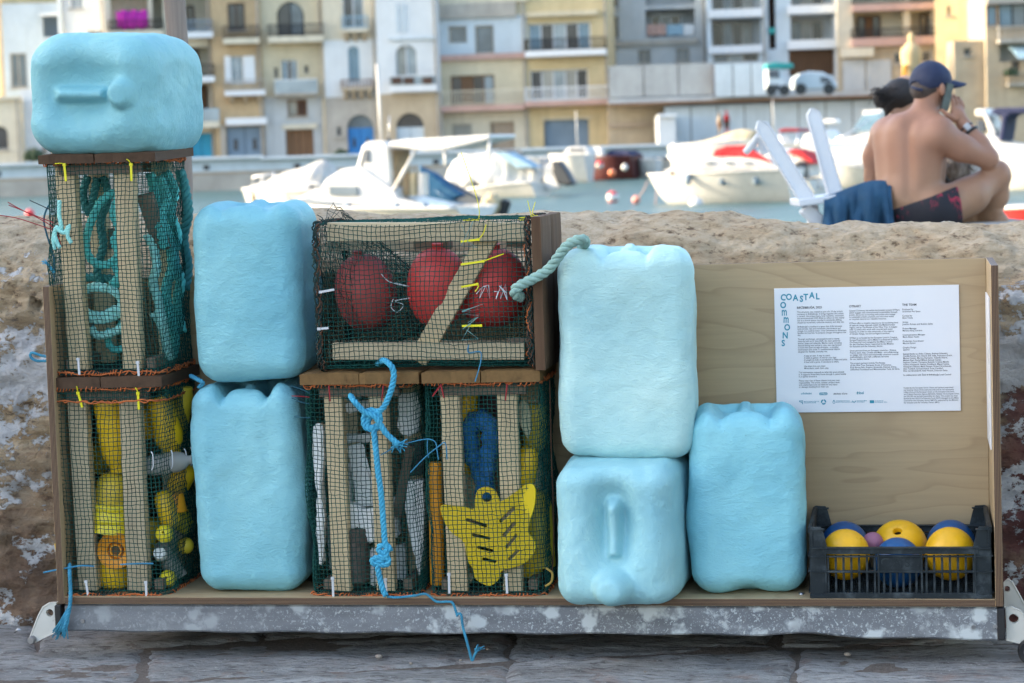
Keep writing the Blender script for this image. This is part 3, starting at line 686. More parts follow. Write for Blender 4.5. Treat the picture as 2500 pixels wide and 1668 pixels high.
# floor lattice
m = MB()
for i in range(17):
    x = -cw + .012 + (2 * cw - .024) * i / 16; m.box((x, 0, .006), (.004, 2 * cdp - .01, .006))
for i in range(13):
    y = -cdp + .01 + (2 * cdp - .02) * i / 12; m.box((0, y, .0072), (2 * cw - .012, .004, .006))
cpart('floor_lattice', m)
def side_wall(sy):
    y = sy * (cdp - .002)
    for nm, z, hgt, th in [('top_rail', ch - .006, .012, .010), ('lip', ch + .0005, .0022, .016), ('under_rail', ch - .0175, .0025, .012), ('middle_rail', .056, .004, .012), ('bottom_rail', .006, .012, .010)]:
        m = MB(); m.box((0, y, z), (2 * cw - .052, th, hgt), None, .0006); cpart(nm, m)
    # embossed plate
    m = MB(); m.box((-.0, y + sy * .0, .0735), (.086, .0045, .033), None, .0005); pl_ = cpart('name_plate', m)
    if sy < 0:
        cu = bpy.data.curves.new('raised_letters', 'FONT'); cu.body = 'C.A.S.I.'; cu.size = .0255; cu.align_x = 'CENTER'; cu.extrude = .0009; cu.space_character = 1.05; cu.materials.append(CRATE)
        o = text_mesh('raised_letters', cu); link(o, pl_); o.location = (0, y - .0028, .0665); o.rotation_euler = (R_(90), 0, 0)
        m = MB(); m.box((.003, y - .0025, .0615), (.05, .0008, .0012)); m.build('raised_line', CRATE, pl_)
    for x in (-.044, .044):
        m = MB(); m.box((x, y, .05), (.004, .013, .098)); cpart('rib', m)
    sl0 = MB(); sl0.box((0, 0, 0), (.0045, .006, .040), None, .0004)
    me = None
    xs = [-.146 + .0165 * i for i in range(7)]
    for x in [-.1475 + .0160 * i for i in range(7)] + [.0535 + .0160 * i for i in range(7)]:
        for z, hh in [(.0735, .034), (.033, .043)]:
            mb = MB(); mb.box((0, 0, 0), (.0046, .007, hh), None, .0004); o = cpart('slat', mb); o.location = (x, y, z)
    for x in [-.033 + .0132 * i for i in range(6)]:
        mb = MB(); mb.box((0, 0, 0), (.0046, .007, .043), None, .0004); o = cpart('slat', mb); o.location = (x, y, .033)
side_wall(-1); side_wall(1)
for sx in (-1, 1):
    x = sx * (cw - .002)
    m = MB(); m.box((x, 0, .06), (.004, 2 * cdp - .05, .118)); cpart('end_wall', m)
    m = MB(); m.box((x, 0, hi - .008), (.010, 2 * cdp - .012, .012), None, .001); cpart('end_rim', m)
    m = MB(); m.box((x, 0, hi - .02), (.005, 2 * cdp - .03, .04)); cpart('end_panel', m)
    for z in (.012, .056, .088):
        m = MB(); m.box((x, 0, z), (.012, 2 * cdp - .01, .003)); cpart('end_rib', m)
    for sy in (-1, 1):
        y = sy * (cdp - .002); m = MB()
        # corner: L-shaped post, its inner edge sloping down to the rail
        poly = [(0, .0), (.030, .0), (.030, ch - .004), (.036, ch - .004), (.027, hi - .012), (.022, hi - .001), (0, hi)]
        poly = [(p[0] * -sx, p[1]) for p in poly]
        m.prism(poly, .0045, Matrix.Translation((x, y + .002, 0)) @ XZ)
        m.box((x, y - sy * .018, hi / 2), (.0045, .034, hi - .002)); m.bar((x - sx * .003, y, ch - .002), (x - sx * .003, y, hi - .002), .003, .012)
        for z in (.056, ch - .0175, ch, hi - .006): m.box((x - sx * .014, y, z), (.030, .014, .0024))
        m.box((x - sx * .031, y, .05), (.003, .013, .1)); m.box((x - sx * .014, y, .004), (.034, .012, .008), None, .001)
        cpart('corner_post', m)
YEL = plain('yellow_float', (.78, .42, .006), .34, .22, 16, .05, 40, 0, .5); NAVY = plain('blue_float', (.008, .08, .24), .36, .25, 16, .05, 40, 0, .5); PINK = plain('pink_float', (.30, .12, .19), .6, .2, 22, .3, 60)
def ball(name, label, px, py, y, r, mat, col=None, tilt=(0, 0), hole=True, squash=.94, cat='float', grp='floats in the dark crate'):
    p = at(px, py, y); root = empty(name, (p.x, p.y, cz + .010 if py is None else p.z), 0, label, cat, grp)
    M_ = Matrix.Rotation(R_(tilt[1]), 4, 'Y') @ Matrix.Rotation(R_(tilt[0]), 4, 'X')
    prof = [(max(.0001, r * math.sin(math.pi * k / 26)), -r * squash * math.cos(math.pi * k / 26)) for k in range(27)]
    if hole:
        rh = r * .17; zt = r * squash * .985
        prof = [q for q in prof if q[0] > rh * 1.35]; prof = [(rh * .8, -zt * .7), (rh * .9, -zt * .97), (rh * 1.15, -zt)] + prof + [(rh * 1.15, zt), (rh * .9, zt * .97), (rh * .8, zt * .5)]
    m = MB(); m.lathe(prof, 40, M_, False); b = m.build('shell', mat, root, True)
    if hole:
        m = MB(); m.lathe([(.0001, -r * .8), (rh * .85, -r * .8), (rh * .85, r * squash * .72), (.0001, r * squash * .70)], 16, M_, False); m.build('bore', black, b, True)
    return root
ball('yellow_float', 'yellow float at the left of the dark crate, in front of a blue one', 2064, 1354, .075, .054, YEL, None, (20, 90))
ball('yellow_float', 'yellow float in the middle of the crate with its dark bore on top', 2197, 1335, .165, .059, YEL, None, (42, -6))
ball('yellow_float', 'yellow float at the right of the dark crate', 2320, 1352, .078, .056, YEL, None, (15, 85))
ball('blue_float', 'blue float behind the leftmost yellow float', 2063, 1336, .20, .056, NAVY, None, (5, 85))
ball('blue_float', 'blue float in front of the middle yellow one, behind the name plate', 2192, 1374, .068, .053, NAVY, None, (0, 85))
ball('blue_float', 'blue float behind the rightmost yellow float', 2322, 1334, .20, .057, NAVY, None, (5, 85))
ball('pink_ball', 'small pinkish ball between the yellow floats in the crate', 2131, 1325, .125, .0225, PINK, None, (0, 0), False, 1.0, 'ball')
# ================================================================== NET CAGES
t = NT('green_net'); n1 = t.noise(20, 4); t.out(t.ramp(n1, [(.3, (.005, .045, .040)), (.7, (.018, .105, .088))]), .7, spec=.12); NET = t.m
t = NT('dark_net'); n1 = t.noise(20, 4); t.out(t.ramp(n1, [(.3, (.012, .022, .022)), (.7, (.028, .060, .055))]), .8, spec=.1); NETD = t.m
ORG = plain('orange_twine', (.46, .12, .03), .8, .45, 60); RUST = plain('brown_twine', (.10, .045, .025), .9, .5, 60)
YTIE = plain('yellow_cable_tie', (.72, .66, .01), .35, .05); WTIE = plain('white_cable_tie', (.55, .57, .60), .4, .08)
BTW = plain('blue_twine', (.035, .22, .38), .7, .25, 40); REDT = plain('red_twine', (.30, .012, .02), .6, .2, 40); DTW = plain('dark_twine', (.012, .02, .028), .7, .3)
def wood_set(key, col, dark=.6): return [wood('%s_%s' % (key, 'xyz'[a]), col, a, dark) for a in range(3)]
PINE = wood_set('pale_pine', (.66, .53, .33), .76); LID = wood_set('weathered_lid', (.085, .05, .03), .5); PINEG = wood_set('grey_pine', (.56, .465, .31), .7); LID2 = wood_set('golden_lid', (.19, .11, .042), .45); GREYW = wood_set('grey_timber', (.20, .155, .115), .6)

def net_surface(W, D, L, pitch, seed, rc=.03, bulge=.008, noise_amp=.005, taper=0.0):
    """points of a rounded rectangular sleeve of net, axis z; returns array (ns, nz, 3) and normals"""
    seg = []
    hw, hd = W / 2 - rc, D / 2 - rc
    per = 4 * (hw + hd) + 2 * math.pi * rc; ns = int(per / pitch)
    P2 = np.zeros((ns, 2)); N2 = np.zeros((ns, 2)); fl = np.zeros(ns)
    for i in range(ns):
        s = per * i / ns; q = [2 * hw, math.pi * rc / 2, 2 * hd, math.pi * rc / 2] * 2
        k = 0
        while s > q[k]: s -= q[k]; k += 1
        c = [(-hw, -hd), (hw, -hd), (hw, hd), (-hw, hd)]
        if k % 2 == 0:
            j = (k // 2) % 4; d = [(1, 0), (0, 1), (-1, 0), (0, -1)][j]; nn = [(0, -1), (1, 0), (0, 1), (-1, 0)][j]
            P2[i] = (c[j][0] + d[0] * s + nn[0] * rc, c[j][1] + d[1] * s + nn[1] * rc); N2[i] = nn
            fl[i] = 1 - abs(2 * s / q[k] - 1) ** 2
        else:
            j = (k // 2 + 1) % 4; a0 = [-90, 0, 90, 180][(k // 2) % 4]; a = R_(a0) + s / rc
            nn = (math.cos(a), math.sin(a)); P2[i] = (c[j][0] + nn[0] * rc, c[j][1] + nn[1] * rc); N2[i] = nn
    nz = int(L / pitch) + 1; z = np.linspace(0, L, nz)
    P = np.zeros((ns, nz, 3)); P[..., :2] = P2[:, None]; P[..., 2] = z[None]
    Nn = np.zeros_like(P); Nn[..., :2] = N2[:, None]
    flat_ = P.reshape(-1, 3); tt = flat_[:, 2] / L
    low = fbm(flat_ + seed, 9, 2, seed).reshape(ns, nz); low2 = fbm(flat_ + seed + 40, 7, 2, seed + 3).reshape(ns, nz); low3 = fbm(flat_ + seed + 80, 7, 2, seed + 6).reshape(ns, nz)
    off = bulge * fl[:, None] * np.sin(math.pi * z / L)[None] + noise_amp * low * np.sin(math.pi * np.clip(z / L, .03, .97))[None]
    P += Nn * off[..., None]
    T2 = np.stack([-N2[:, 1], N2[:, 0]], -1)
    P[..., :2] += T2[:, None] * (low2 * .0072)[..., None]; P[..., 2] += low3 * .0075 * np.sin(math.pi * z / L)[None]
    rg = np.random.RandomState(seed); P += rg.normal(0, .0006, P.shape)
    if taper: P[..., :2] *= (1 + taper * (z / L - .5))[None, :, None]
    Tn = np.zeros_like(P); Tn[..., :2] = T2[:, None]
    return P, Nn, Tn
def net_strands(P, Nn, Tn, r, closed=True, mask=None, b=2):
    ns, nz, _ = P.shape; up = np.zeros_like(P); up[..., b] = 1
    sgn = ((np.add.outer(np.arange(ns), np.arange(nz)) % 2) * 2 - 1)[..., None] * .0005
    V, Fq, base = [], [], 0
    ang = [0, 2.094, 4.189]
    vc = np.stack([P + Nn * sgn + r * (math.cos(a) * Nn + math.sin(a) * Tn) for a in ang], 2)     # columns
    vr = np.stack([P - Nn * sgn + r * (math.cos(a) * Nn + math.sin(a) * up) for a in ang], 2)     # rows
    idx = np.arange(ns * nz * 3).reshape(ns, nz, 3)
    for k in range(3):
        l = (k + 1) % 3
        a = np.stack([idx[:, :-1, k], idx[:, 1:, k], idx[:, 1:, l], idx[:, :-1, l]], -1)
        j2 = np.roll(idx, -1, 0)
        b_ = np.stack([idx[..., k], idx[..., l], j2[..., l], j2[..., k]], -1) + ns * nz * 3
        if not closed: b_ = b_[:-1]
        if mask is not None: a = a[mask[:, :-1] & mask[:, 1:]]; b_ = b_[mask & np.roll(mask, -1, 0)] if closed else b_[mask[:-1] & mask[1:]]
        Fq += [a.reshape(-1, 4), b_.reshape(-1, 4)]
    return np.concatenate([vc.reshape(-1, 3), vr.reshape(-1, 3)]), np.concatenate(Fq)
def hem_cord(P, j, r0, mat, name, parent, seed, turns=2.4, rr=.0015, M4=None, loose=.75):
    """cord whipped round the rim row j of a net"""
    ring = [Vector(p) for p in P[:, j]]; q, L = resample(ring, .0022, True); n = len(q); rg = random.Random(seed); mb = MB(); c = np.mean(q, 0)
    pts = []
    ph = 0
    for i in range(n):
        ph += 2 * math.pi * .0022 / (.030 / turns) * (1 + loose * math.sin(i * .13 + seed) + loose * math.sin(i * .041))
        o = Vector(q[i]) - Vector(c); o.z = 0; o.normalize()
        a = r0 * (.8 + .35 * math.sin(i * .21 + seed))
        pts.append(Vector(q[i]) + o * (a * math.cos(ph) * .8 + .002) + Vector((0, 0, a * math.sin(ph))))
    mb.tube(pts, rr, 5)
    pts2 = [Vector(q[i]) + (Vector(q[i]) - Vector(c)).normalized() * .003 + Vector((0, 0, .0025 * math.sin(i * .07 + seed) + .001 * math.sin(i * .31))) for i in range(n)]
    mb.tube(pts2, rr * 1.1, 5, closed=True)
    o = mb.build(name, mat, parent, True)
    return o
def planks_lid(parent, M4, W, D, th, mats, split=.5, seed=1, gap=.002, along=1, proud=.0):
    rg = random.Random(seed)
    for k, (a, b) in enumerate([(-W / 2, -W / 2 + W * split), (-W / 2 + W * split, W / 2)]):
        m = MB(); w = b - a - gap; nx, ny = 10, 14
        # worn plank: top grid + skirt
        def hgt(x, y): return th / 2 + .0012 * noise.noise(Vector((x * 30 + seed, y * 14, k))) - .0014 * ((x - (a + b) / 2) / (w / 2)) ** 4
        xs = [a + gap / 2 + w * i / nx for i in range(nx + 1)]; ys = [-D / 2 + D * j / ny for j in range(ny + 1)]
        fr_ = lambda x: -.0018 + .0035 * noise.noise(Vector((x * 40, seed, k * 7)))
        V = []; idx = {}
        for top in (1, 0):
            for i, x in enumerate(xs):
                for j, y in enumerate(ys):
                    yy = y + (fr_(x) if j in (0, ny) else 0); xx = x + (.0012 * noise.noise(Vector((y * 50, seed + k, 3))) if i in (0, nx) else 0)
                    z = hgt(x, y) if top else -th / 2 + .0008 * noise.noise(Vector((x * 30, y * 20, 9)))
                    if top and (i in (0, nx) or j in (0, ny)): z -= .0016
                    idx[top, i, j] = len(V); V.append((xx, yy, z + (proud if k else 0)))
        Fc = []
        for i in range(nx):
            for j in range(ny):
                Fc.append((idx[1, i, j], idx[1, i + 1, j], idx[1, i + 1, j + 1], idx[1, i, j + 1])); Fc.append((idx[0, i, j], idx[0, i, j + 1], idx[0, i + 1, j + 1], idx[0, i + 1, j]))
        for i in range(nx):
            Fc.append((idx[0, i, 0], idx[0, i + 1, 0], idx[1, i + 1, 0], idx[1, i, 0])); Fc.append((idx[0, i + 1, ny], idx[0, i, ny], idx[1, i, ny], idx[1, i + 1, ny]))
        for j in range(ny):
            Fc.append((idx[0, 0, j + 1], idx[0, 0, j], idx[1, 0, j], idx[1, 0, j + 1])); Fc.append((idx[0, nx, j], idx[0, nx, j + 1], idx[1, nx, j + 1], idx[1, nx, j]))
        m.add(V, Fc, M4); m.build('lid_plank', mats[along], parent, False)
def cable_tie(parent, a, b, mat, r=.0022, tail=None):
    m = MB(); a, b = Vector(a), Vector(b)
    m.bar(a, b, r * 2.2, r * 1.0, (0, 1, 0)); m.box(a, (r * 3.2, r * 2.4, r * 2.6))
    if tail: m.tube(catmull([a] + [Vector(q) for q in tail], 5), r * .55, 5)
    return m.build('cable_tie', mat, parent)
def cage(label, x, y, z, W, D, H, yaw, seed, lidW, lidD, lidth, lidoff, lidtilt, lidm, posts, split, front_posts_w=.042, pitch=.0094, net_r=.0009, bulge=.010, double_top=0, hem=(ORG, ORG), noise_amp=.009):
    root = empty('net_cage', (x, y, z), R_(yaw), label, 'cage', 'net cages stacked on the rack')
    P, Nn, Tn = net_surface(W, D, H, pitch, seed, .028, bulge, noise_amp)
    V, Fq = net_strands(P, Nn, Tn, net_r); np_mesh('net', V, Fq, NET, root)
    # net floor
    nx, ny = int(W / pitch), int(D / pitch); A, B = np.meshgrid(np.linspace(-W / 2 + .012, W / 2 - .012, nx), np.linspace(-D / 2 + .012, D / 2 - .012, ny), indexing='ij')
    Pf = np.stack([A, B, .004 + .004 * np.sin(A * 60) * np.cos(B * 50)], -1); Nf = np.zeros_like(Pf); Nf[..., 2] = 1; Tf = np.zeros_like(Pf); Tf[..., 0] = 1
    uf = np.zeros_like(Pf)
    V2, F2 = net_strands(Pf, Nf, Tf, net_r, False, None, 1); np_mesh('floor_net', V2, F2, NETD, root)
    if double_top:
        k = int(double_top / pitch); V3, F3 = net_strands(P[:, -k:] + Nn[:, -k:] * .003 + .0045 * Tn[:, -k:], Nn[:, -k:], Tn[:, -k:], net_r); np_mesh('overlapping_net', V3, F3, NET, root)
        hem_cord(P + Nn * .003, -k, .0025, ORG, 'lacing_cord', root, seed + 7, .9)
    hem_cord(P, -1, .0068, hem[0], 'lacing_cord', root, seed); hem_cord(P, 0, .0062, hem[1], 'lacing_cord', root, seed + 2)
    for j in (0, -1):
        m = MB(); ring, _ = resample([Vector(p) for p in P[:, j]], .006, True)
        for q in range(3): m.tube([Vector(p) + Vector((.0025 * math.sin(i * .9 + q * 2), .0025 * math.cos(i * .7 + q), .003 * math.sin(i * .5 + q * 2.1))) for i, p in enumerate(ring)], .0016, 5)
        m.build('hem', NETD, root, True)
    for (lx, ly, w, d, lean) in posts:
        m = MB(); a = Vector((lx + lean, ly, .004)); b = Vector((lx, ly, H - .004)); m.bar(a, b, w, d, (0, 1, 0), .0015); m.build('post', (PINE if seed != 202 else PINEG)[2], root)
    for ly in (-D / 2 + .026, D / 2 - .026):
        m = MB(); m.bar((-W / 2 + .03, ly, H - .016), (W / 2 - .03, ly, H - .016), .02, .022, (0, 0, 1), .001); m.build('cross_bar', GREYW[0], root)
    for lx in (-W / 2 + .03, W / 2 - .03):
        m = MB(); m.bar((lx, -D / 2 + .03, .018), (lx, D / 2 - .03, .018), .02, .022, (0, 0, 1), .001); m.build('cross_bar', GREYW[1], root)
    M4 = Matrix.Translation((lidoff[0], lidoff[1], H + lidth / 2 + .002)) @ Matrix.Rotation(R_(lidtilt[0]), 4, 'X') @ Matrix.Rotation(R_(lidtilt[1]), 4, 'Y')
    planks_lid(root, M4, lidW, lidD, lidth, lidm, split, seed)
    return root, P
def lp(root, px, py, wy):                 # sight line point at depth wy, in the local frame of a thing
    return root.matrix_world.inverted() @ at(px, py, wy)
bpy.context.view_layer.update()

A, PA = cage('upper left net cage full of teal rope, carrying the lying jerrycan', .128, .150, .632, .246, .255, .462, 0, 101, 0.268, .268, .022, (.004, -.002), (2.2, .3), LID,
             [(-.085, -.085, .043, .030, .012), (.050, -.085, .043, .030, .0), (-.075, .085, .04, .03, .0), (.075, .085, .04, .03, 0)], .48, bulge=.006)
B, PB = cage('lower left net cage full of yellow plastic on the rack floor', .122, .150, BASE, .250, .262, .458, 0, 202, .262, .268, .026, (.005, -.002), (0, -.3), LID,
             [(-.075, -.09, .043, .030, .006), (.047, -.09, .047, .030, .0), (-.075, .085, .04, .03, .0), (.075, .085, .04, .03, 0)], .46, bulge=.004, double_top=.045)
Cc, PC = cage('net cage of white foam scraps tied with a knotted blue rope', .690, .150, BASE, .238, .255, .458, 0, 303, .264, .262, .026, (.008, -.004), (0, 0), LID2,
             [(-.060, -.09, .040, .030, .004), (.038, -.09, .040, .030, .004), (-.07, .085, .04, .03, .0), (.075, .085, .04, .03, 0)], .5, bulge=.010)
Dd, PD = cage('net cage with a yellow slotted plate and a blue loop, left of the stacked jerrycans', .958, .150, BASE, .250, .255, .458, 1, 404, .256, .262, .026, (.002, -.004), (0, 0), LID2,
             [(-.072, -.09, .042, .030, .004), (.052, -.09, .042, .030, .0), (-.07, .085, .04, .03, .0), (.075, .085, .04, .03, 0)], .5, bulge=.008)
bpy.context.view_layer.update()
FY = .020      # front face of the cages
def tie_px(root, a, b, mat, y=None, tail=None, r=.0022):
    y = FY - .006 if y is None else y
    return cable_tie(root, lp(root, *a, y), lp(root, *b, y), mat, r, [lp(root, *q, y - .004) for q in tail] if tail else None)
tie_px(A, (157, 402), (161, 443), YTIE, tail=[(150, 399), (134, 400)]); tie_px(A, (320, 402), (321, 442), YTIE, tail=[(315, 393), (309, 389)])
tie_px(A, (191, 877), (194, 915), WTIE); tie_px(A, (336, 885), (339, 918), WTIE)
tie_px(B, (191, 960), (201, 995), YTIE, tail=[(189, 950), (187, 943)]); tie_px(B, (337, 960), (339, 1000), YTIE, tail=[(333, 950), (330, 947)])
tie_px(B, (210, 1420), (216, 1460), WTIE); tie_px(B, (356, 1422), (358, 1461), WTIE)
tie_px(Cc, (812, 1412), (814, 1459), WTIE); tie_px(Cc, (941, 1415), (944, 1455), WTIE); tie_px(Dd, (1096, 1402), (1097, 1449), WTIE); tie_px(Dd, (1236, 1404), (1238, 1449), WTIE)
for root, pts in [(Cc, [(803, 942), (806, 980)]), (Cc, [(936, 942), (932, 978)]), (Dd, [(1078, 938), (1056, 968)]), (Dd, [(1076, 938), (1084, 972)]), (Dd, [(1238, 938), (1234, 978)])]:
    m = MB(); m.tube(catmull([lp(root, *q, FY - .004) for q in pts] + [], 6), .0016, 5); m.build('red_thread', REDT, root)

# ------------------------------------------------------------------ the cage lying on its side
ex0, ex1, ez0, ez1, ey0, ey1 = .612, 1.078, .632, .945, .022, .275
MX = Matrix(((0, 0, 1, 0), (0, 1, 0, 0), (-1, 0, 0, 0), (0, 0, 0, 1)))      # sleeve axis z -> world x
EE = empty('net_cage', ((ex0 + ex1) / 2, (ey0 + ey1) / 2, ez0), 0, 'net cage lying on its side with three red buoys inside', 'cage', 'net cages stacked on the rack')
LE, WE, DE = ex1 - ex0, ez1 - ez0, ey1 - ey0
P, Nn, Tn = net_surface(WE, DE, LE, .0102, 505, .022, .004, .006)
V, Fq = net_strands(P, Nn, Tn, .00092)
ME = np.array(MX.to_3x3()); V = V @ ME.T + np.array([-LE / 2, 0, WE / 2]); PE = P @ ME.T + np.array([-LE / 2, 0, WE / 2]); np_mesh('net', V, Fq, NET, EE)
# left end net, a little slack
ny_, nz2 = int(DE / .0102), int(WE / .0102); A1, B1 = np.meshgrid(np.linspace(-DE / 2 + .004, DE / 2 - .004, ny_), np.linspace(.004, WE - .004, nz2), indexing='ij')
Pq = np.stack([B1 - WE / 2, A1, .006 * np.sin(A1 * 20) * np.cos(B1 * 18)], -1); Nf = np.zeros_like(Pq); Nf[..., 2] = 1; Tf = np.zeros_like(Pq); Tf[..., 0] = 1
V2, F2 = net_strands(Pq, Nf, Tf, .0009, False, None, 1); np_mesh('end_net', V2 @ ME.T + np.array([-LE / 2, 0, WE / 2]), F2, NETD, EE)
# inner funnel of net, as in a creel
th = np.linspace(0, 2 * math.pi, 56, endpoint=False); tt = np.linspace(0, 1, 26)
TH, TT = np.meshgrid(th, tt, indexing='ij'); rad = .135 * (1 - TT) ** .8 + .035; 
Pf = np.stack([LE * .02 + TT * .21, .92 * rad * np.cos(TH) * .82, rad * np.sin(TH) + .01 - .06 * TT], -1)
Pf += np.random.RandomState(8).normal(0, .0022, Pf.shape); Pf[..., 0] += -LE / 2; Pf[..., 2] += WE / 2 + .015
Nf = np.stack([0 * TH, np.cos(TH), np.sin(TH)], -1); Tf = np.stack([0 * TH, -np.sin(TH), np.cos(TH)], -1)
V2, F2 = net_strands(Pf, Nf, Tf, .0007, True, None, 0); np_mesh('funnel_net', V2, F2, NETD, EE)
def hem_e(px, seed, mat, nm, n=3, r=.0016):
    m = MB(); ring, _ = resample([Vector((px, p[1], p[2])) for p in PE[:, 0]], .004, True); rg = random.Random(seed); c = Vector((px, 0, WE / 2))
    for q in range(n):
        m.tube([Vector(p) + (Vector(p) - c).normalized() * (.003 + .003 * math.sin(i * .6 + q * 2)) + Vector((.005 * math.sin(i * .35 + q * 2.1) + .003 * rg.uniform(-1, 1), 0, 0)) for i, p in enumerate(ring)], r, 5)
    m.build(nm, mat, EE, True)
hem_e(-LE / 2 - .001, 1, NETD, 'hem', 4, .0018); hem_e(LE / 2 - .006, 2, NETD, 'hem', 4, .0018); hem_e(LE / 2 - .006, 3, RUST, 'lacing_cord', 3); hem_e(LE / 2 - .008, 5, ORG, 'lacing_cord', 1, .0013); hem_e(-LE / 2 + .002, 4, RUST, 'lacing_cord', 2)
ey = -DE / 2
def ebar(name, a, b, w, h, mats=PINEG, ax=0, up=(0, 0, 1)):
    m = MB(); m.bar(lp(EE, *a), lp(EE, *b), w, h, up, .0012); return m.build(name, mats[ax], EE)
bpy.context.view_layer.update()
ebar('rail', (802, 566, .045), (1283, 566, .045), .024, .040); ebar('rail', (815, 857, .045), (1283, 857, .045), .024, .036)
ebar('rail', (802, 590, .25), (1283, 590, .25), .024, .04); ebar('rail', (802, 853, .25), (1283, 853, .25), .024, .04)
ebar('diagonal_brace', (1212, 546, .058), (1020, 882, .058), .042, .020, PINE, 0, (0, -1, 0))
ebar('block', (1015, 597, .13), (1100, 597, .13), .05, .02, GREYW); ebar('block', (1240, 590, .13), (1290, 590, .13), .05, .02, GREYW); ebar('block', (1240, 836, .10), (1290, 836, .10), .02, .02, GREYW)
# end boards (the lid, standing upright at the right)
M4 = Matrix.Translation((LE / 2 + .015, 0, WE / 2 + .001)) @ Matrix.Rotation(R_(90), 4, 'Y')
planks_lid(EE, Matrix.Translation((LE / 2 + .016, 0, WE / 2 + .001)) @ Matrix(((0, 0, 1, 0), (1, 0, 0, 0), (0, 1, 0, 0), (0, 0, 0, 1))), DE + .03, WE + .01, .023, wood_set('brown_end_board', (.115, .066, .038), .5), .5, 77, .002, 2)
for a, b, tl in [((1130, 537), (1168, 536), [(1170, 515), (1160, 470), (1126, 372)]), ((1125, 590), (1168, 585), [(1180, 570), (1187, 548)]), ((1125, 646), (1180, 638), [(1230, 620)]), ((1126, 701), (1165, 694), [(1168, 700), (1160, 712)]), ((1128, 796), (1174, 795), None), ((1265, 534), (1298, 530), [(1294, 515), (1288, 490)]), ((1270, 537), (1310, 529), [(1300, 520), (1307, 493)])]:
    m = MB(); y_ = .016 if b[1] > 545 else .06
    pts = [lp(EE, *a, y_), lp(EE, *b, y_)]; m.bar(pts[0], pts[1], .0045, .0028, (0, 1, 0)); m.box(pts[1], (.0055, .004, .0055))
    if tl: m.tube(catmull([pts[1]] + [lp(EE, *q, y_) for q in tl], 6), .0013 if tl[-1][1] > 500 else .0009, 5)
    m.build('cable_tie', YTIE, EE)
for a, b in [((783, 713), (816, 707)), ((779, 803), (802, 801))]: tie_px(EE, a, b, WTIE, .016)
SILV = plain('pale_fishing_line', (.50, .56, .58), .4, .1); PGT = plain('pale_green_twine', (.16, .33, .32), .7, .2)
def wire(root, name, pts, y, r, mat, sm=0):
    m = MB(); q = [lp(root, *p, y) if len(p) == 2 else lp(root, p[0], p[1], p[2]) for p in pts]; m.tube(catmull(q, sm) if sm else q, r, 5); return m.build(name, mat, root)
wire(EE, 'line_stitching', [(1163, 718), (1178, 700), (1171, 728), (1186, 698), (1196, 729), (1193, 696), (1180, 700)], .014, .0011, SILV); wire(EE, 'line_stitching', [(1206, 712), (1216, 712), (1211, 730), (1224, 696), (1222, 730), (1234, 694), (1238, 732), (1230, 712), (1219, 698), (1237, 716)], .014, .0011, SILV)
wire(EE, 'line_stitching', [(1128, 760), (1180, 742), (1128, 762), (1168, 756), (1130, 768), (1168, 770), (1142, 788), (1168, 774), (1130, 804), (1150, 790), (1142, 806), (1128, 830), (1168, 828), (1140, 806)], .014, .0008, PGT); wire(EE, 'line_stitching', [(1127, 548), (1142, 590), (1155, 540), (1126, 600), (1165, 605), (1140, 590)], .014, .0007, PGT)
wire(EE, 'line_stitching', [(930, 668), (950, 688), (990, 698), (960, 690), (1000, 700)], .03, .0010, SILV, 4); wire(EE, 'line_stitching', [(960, 730), (955, 750), (970, 762), (985, 745), (965, 735), (1000, 728)], .03, .0010, SILV, 5)
wire(EE, 'blue_cord_end', [(1144, 842), (1144, 861), (1172, 859), (1174, 880), (1168, 905), (1160, 932)], .004, .0014, BTW, 5)
for k in range(7):
    rg = random.Random(k); x0, y0 = 790 + rg.uniform(-6, 8), 545 + rg.uniform(-10, 10); wire(EE, 'frayed_net_end', [(x0, y0), (x0 + rg.uniform(-10, 12), y0 - rg.uniform(4, 14)), (x0 + rg.uniform(-16, 20), y0 - rg.uniform(6, 22))], .02, .0009, NETD, 4)
# ================================================================== WHAT THE CAGES HOLD, AND THE LOOSE CORDS
def ropemat(name, col, var=.3): return plain(name, col, .75, var, 55, .5, 260, 0, .3, .002)
TEALR = ropemat('teal_rope', (.11, .56, .54)); TEALSHADE = ropemat('dark_teal_rope', (.04, .20, .20)); TEALP = ropemat('pale_teal_rope', (.32, .70, .66)); PALER = ropemat('pale_green_rope', (.26, .42, .38), .2); BLUER = ropemat('sky_blue_rope', (.06, .36, .56), .2); BLUET = ropemat('blue_string', (.05, .26, .40)); PETROL = ropemat('petrol_cord', (.03, .12, .17))  # the darkest teal rope colour has the back ropes' shade in it
def C8(x, y): return (700 + x / 2.376, 840 + y / 2.376)
def C6(x, y): return (x / 2.177, 880 + y / 2.177)
def C5(x, y): return (x / 2.613, 360 + y / 2.613)
def C7(x, y): return (740 + x / 3.357, 500 + y / 3.357)
def P3(q, y): return at(q[0], q[1], y)
def rope(label, pts, r, mat, pitch=4.2, cat='rope', grp=None, name='rope', n=6, strands=3, sm=7, ends=0):
    mb = MB(); q = catmull(pts, sm); rope_shape(mb, q, r, pitch, strands, n)
    rg = random.Random(len(label))
    for e, dr in ([(q[-1], (q[-1] - q[-3]).normalized())] if ends else []):
        for k in range(ends):
            d = (dr + Vector((rg.uniform(-.6, .6), rg.uniform(-.4, .4), rg.uniform(-.6, .6)))).normalized(); L = r * rg.uniform(2, 5)
            mb.tube([e - dr * r, e + d * L * .5, e + d * L + Vector((0, 0, -r * .5))], r * .16, 4)
    o = centred(mb, name, mat, True); return tag(o, label, cat, grp)
GA = 'teal ropes in the upper left cage'
c5 = lambda L, y: [P3(C5(a, b), (y if not d else d[0])) for a, b, *d in L]
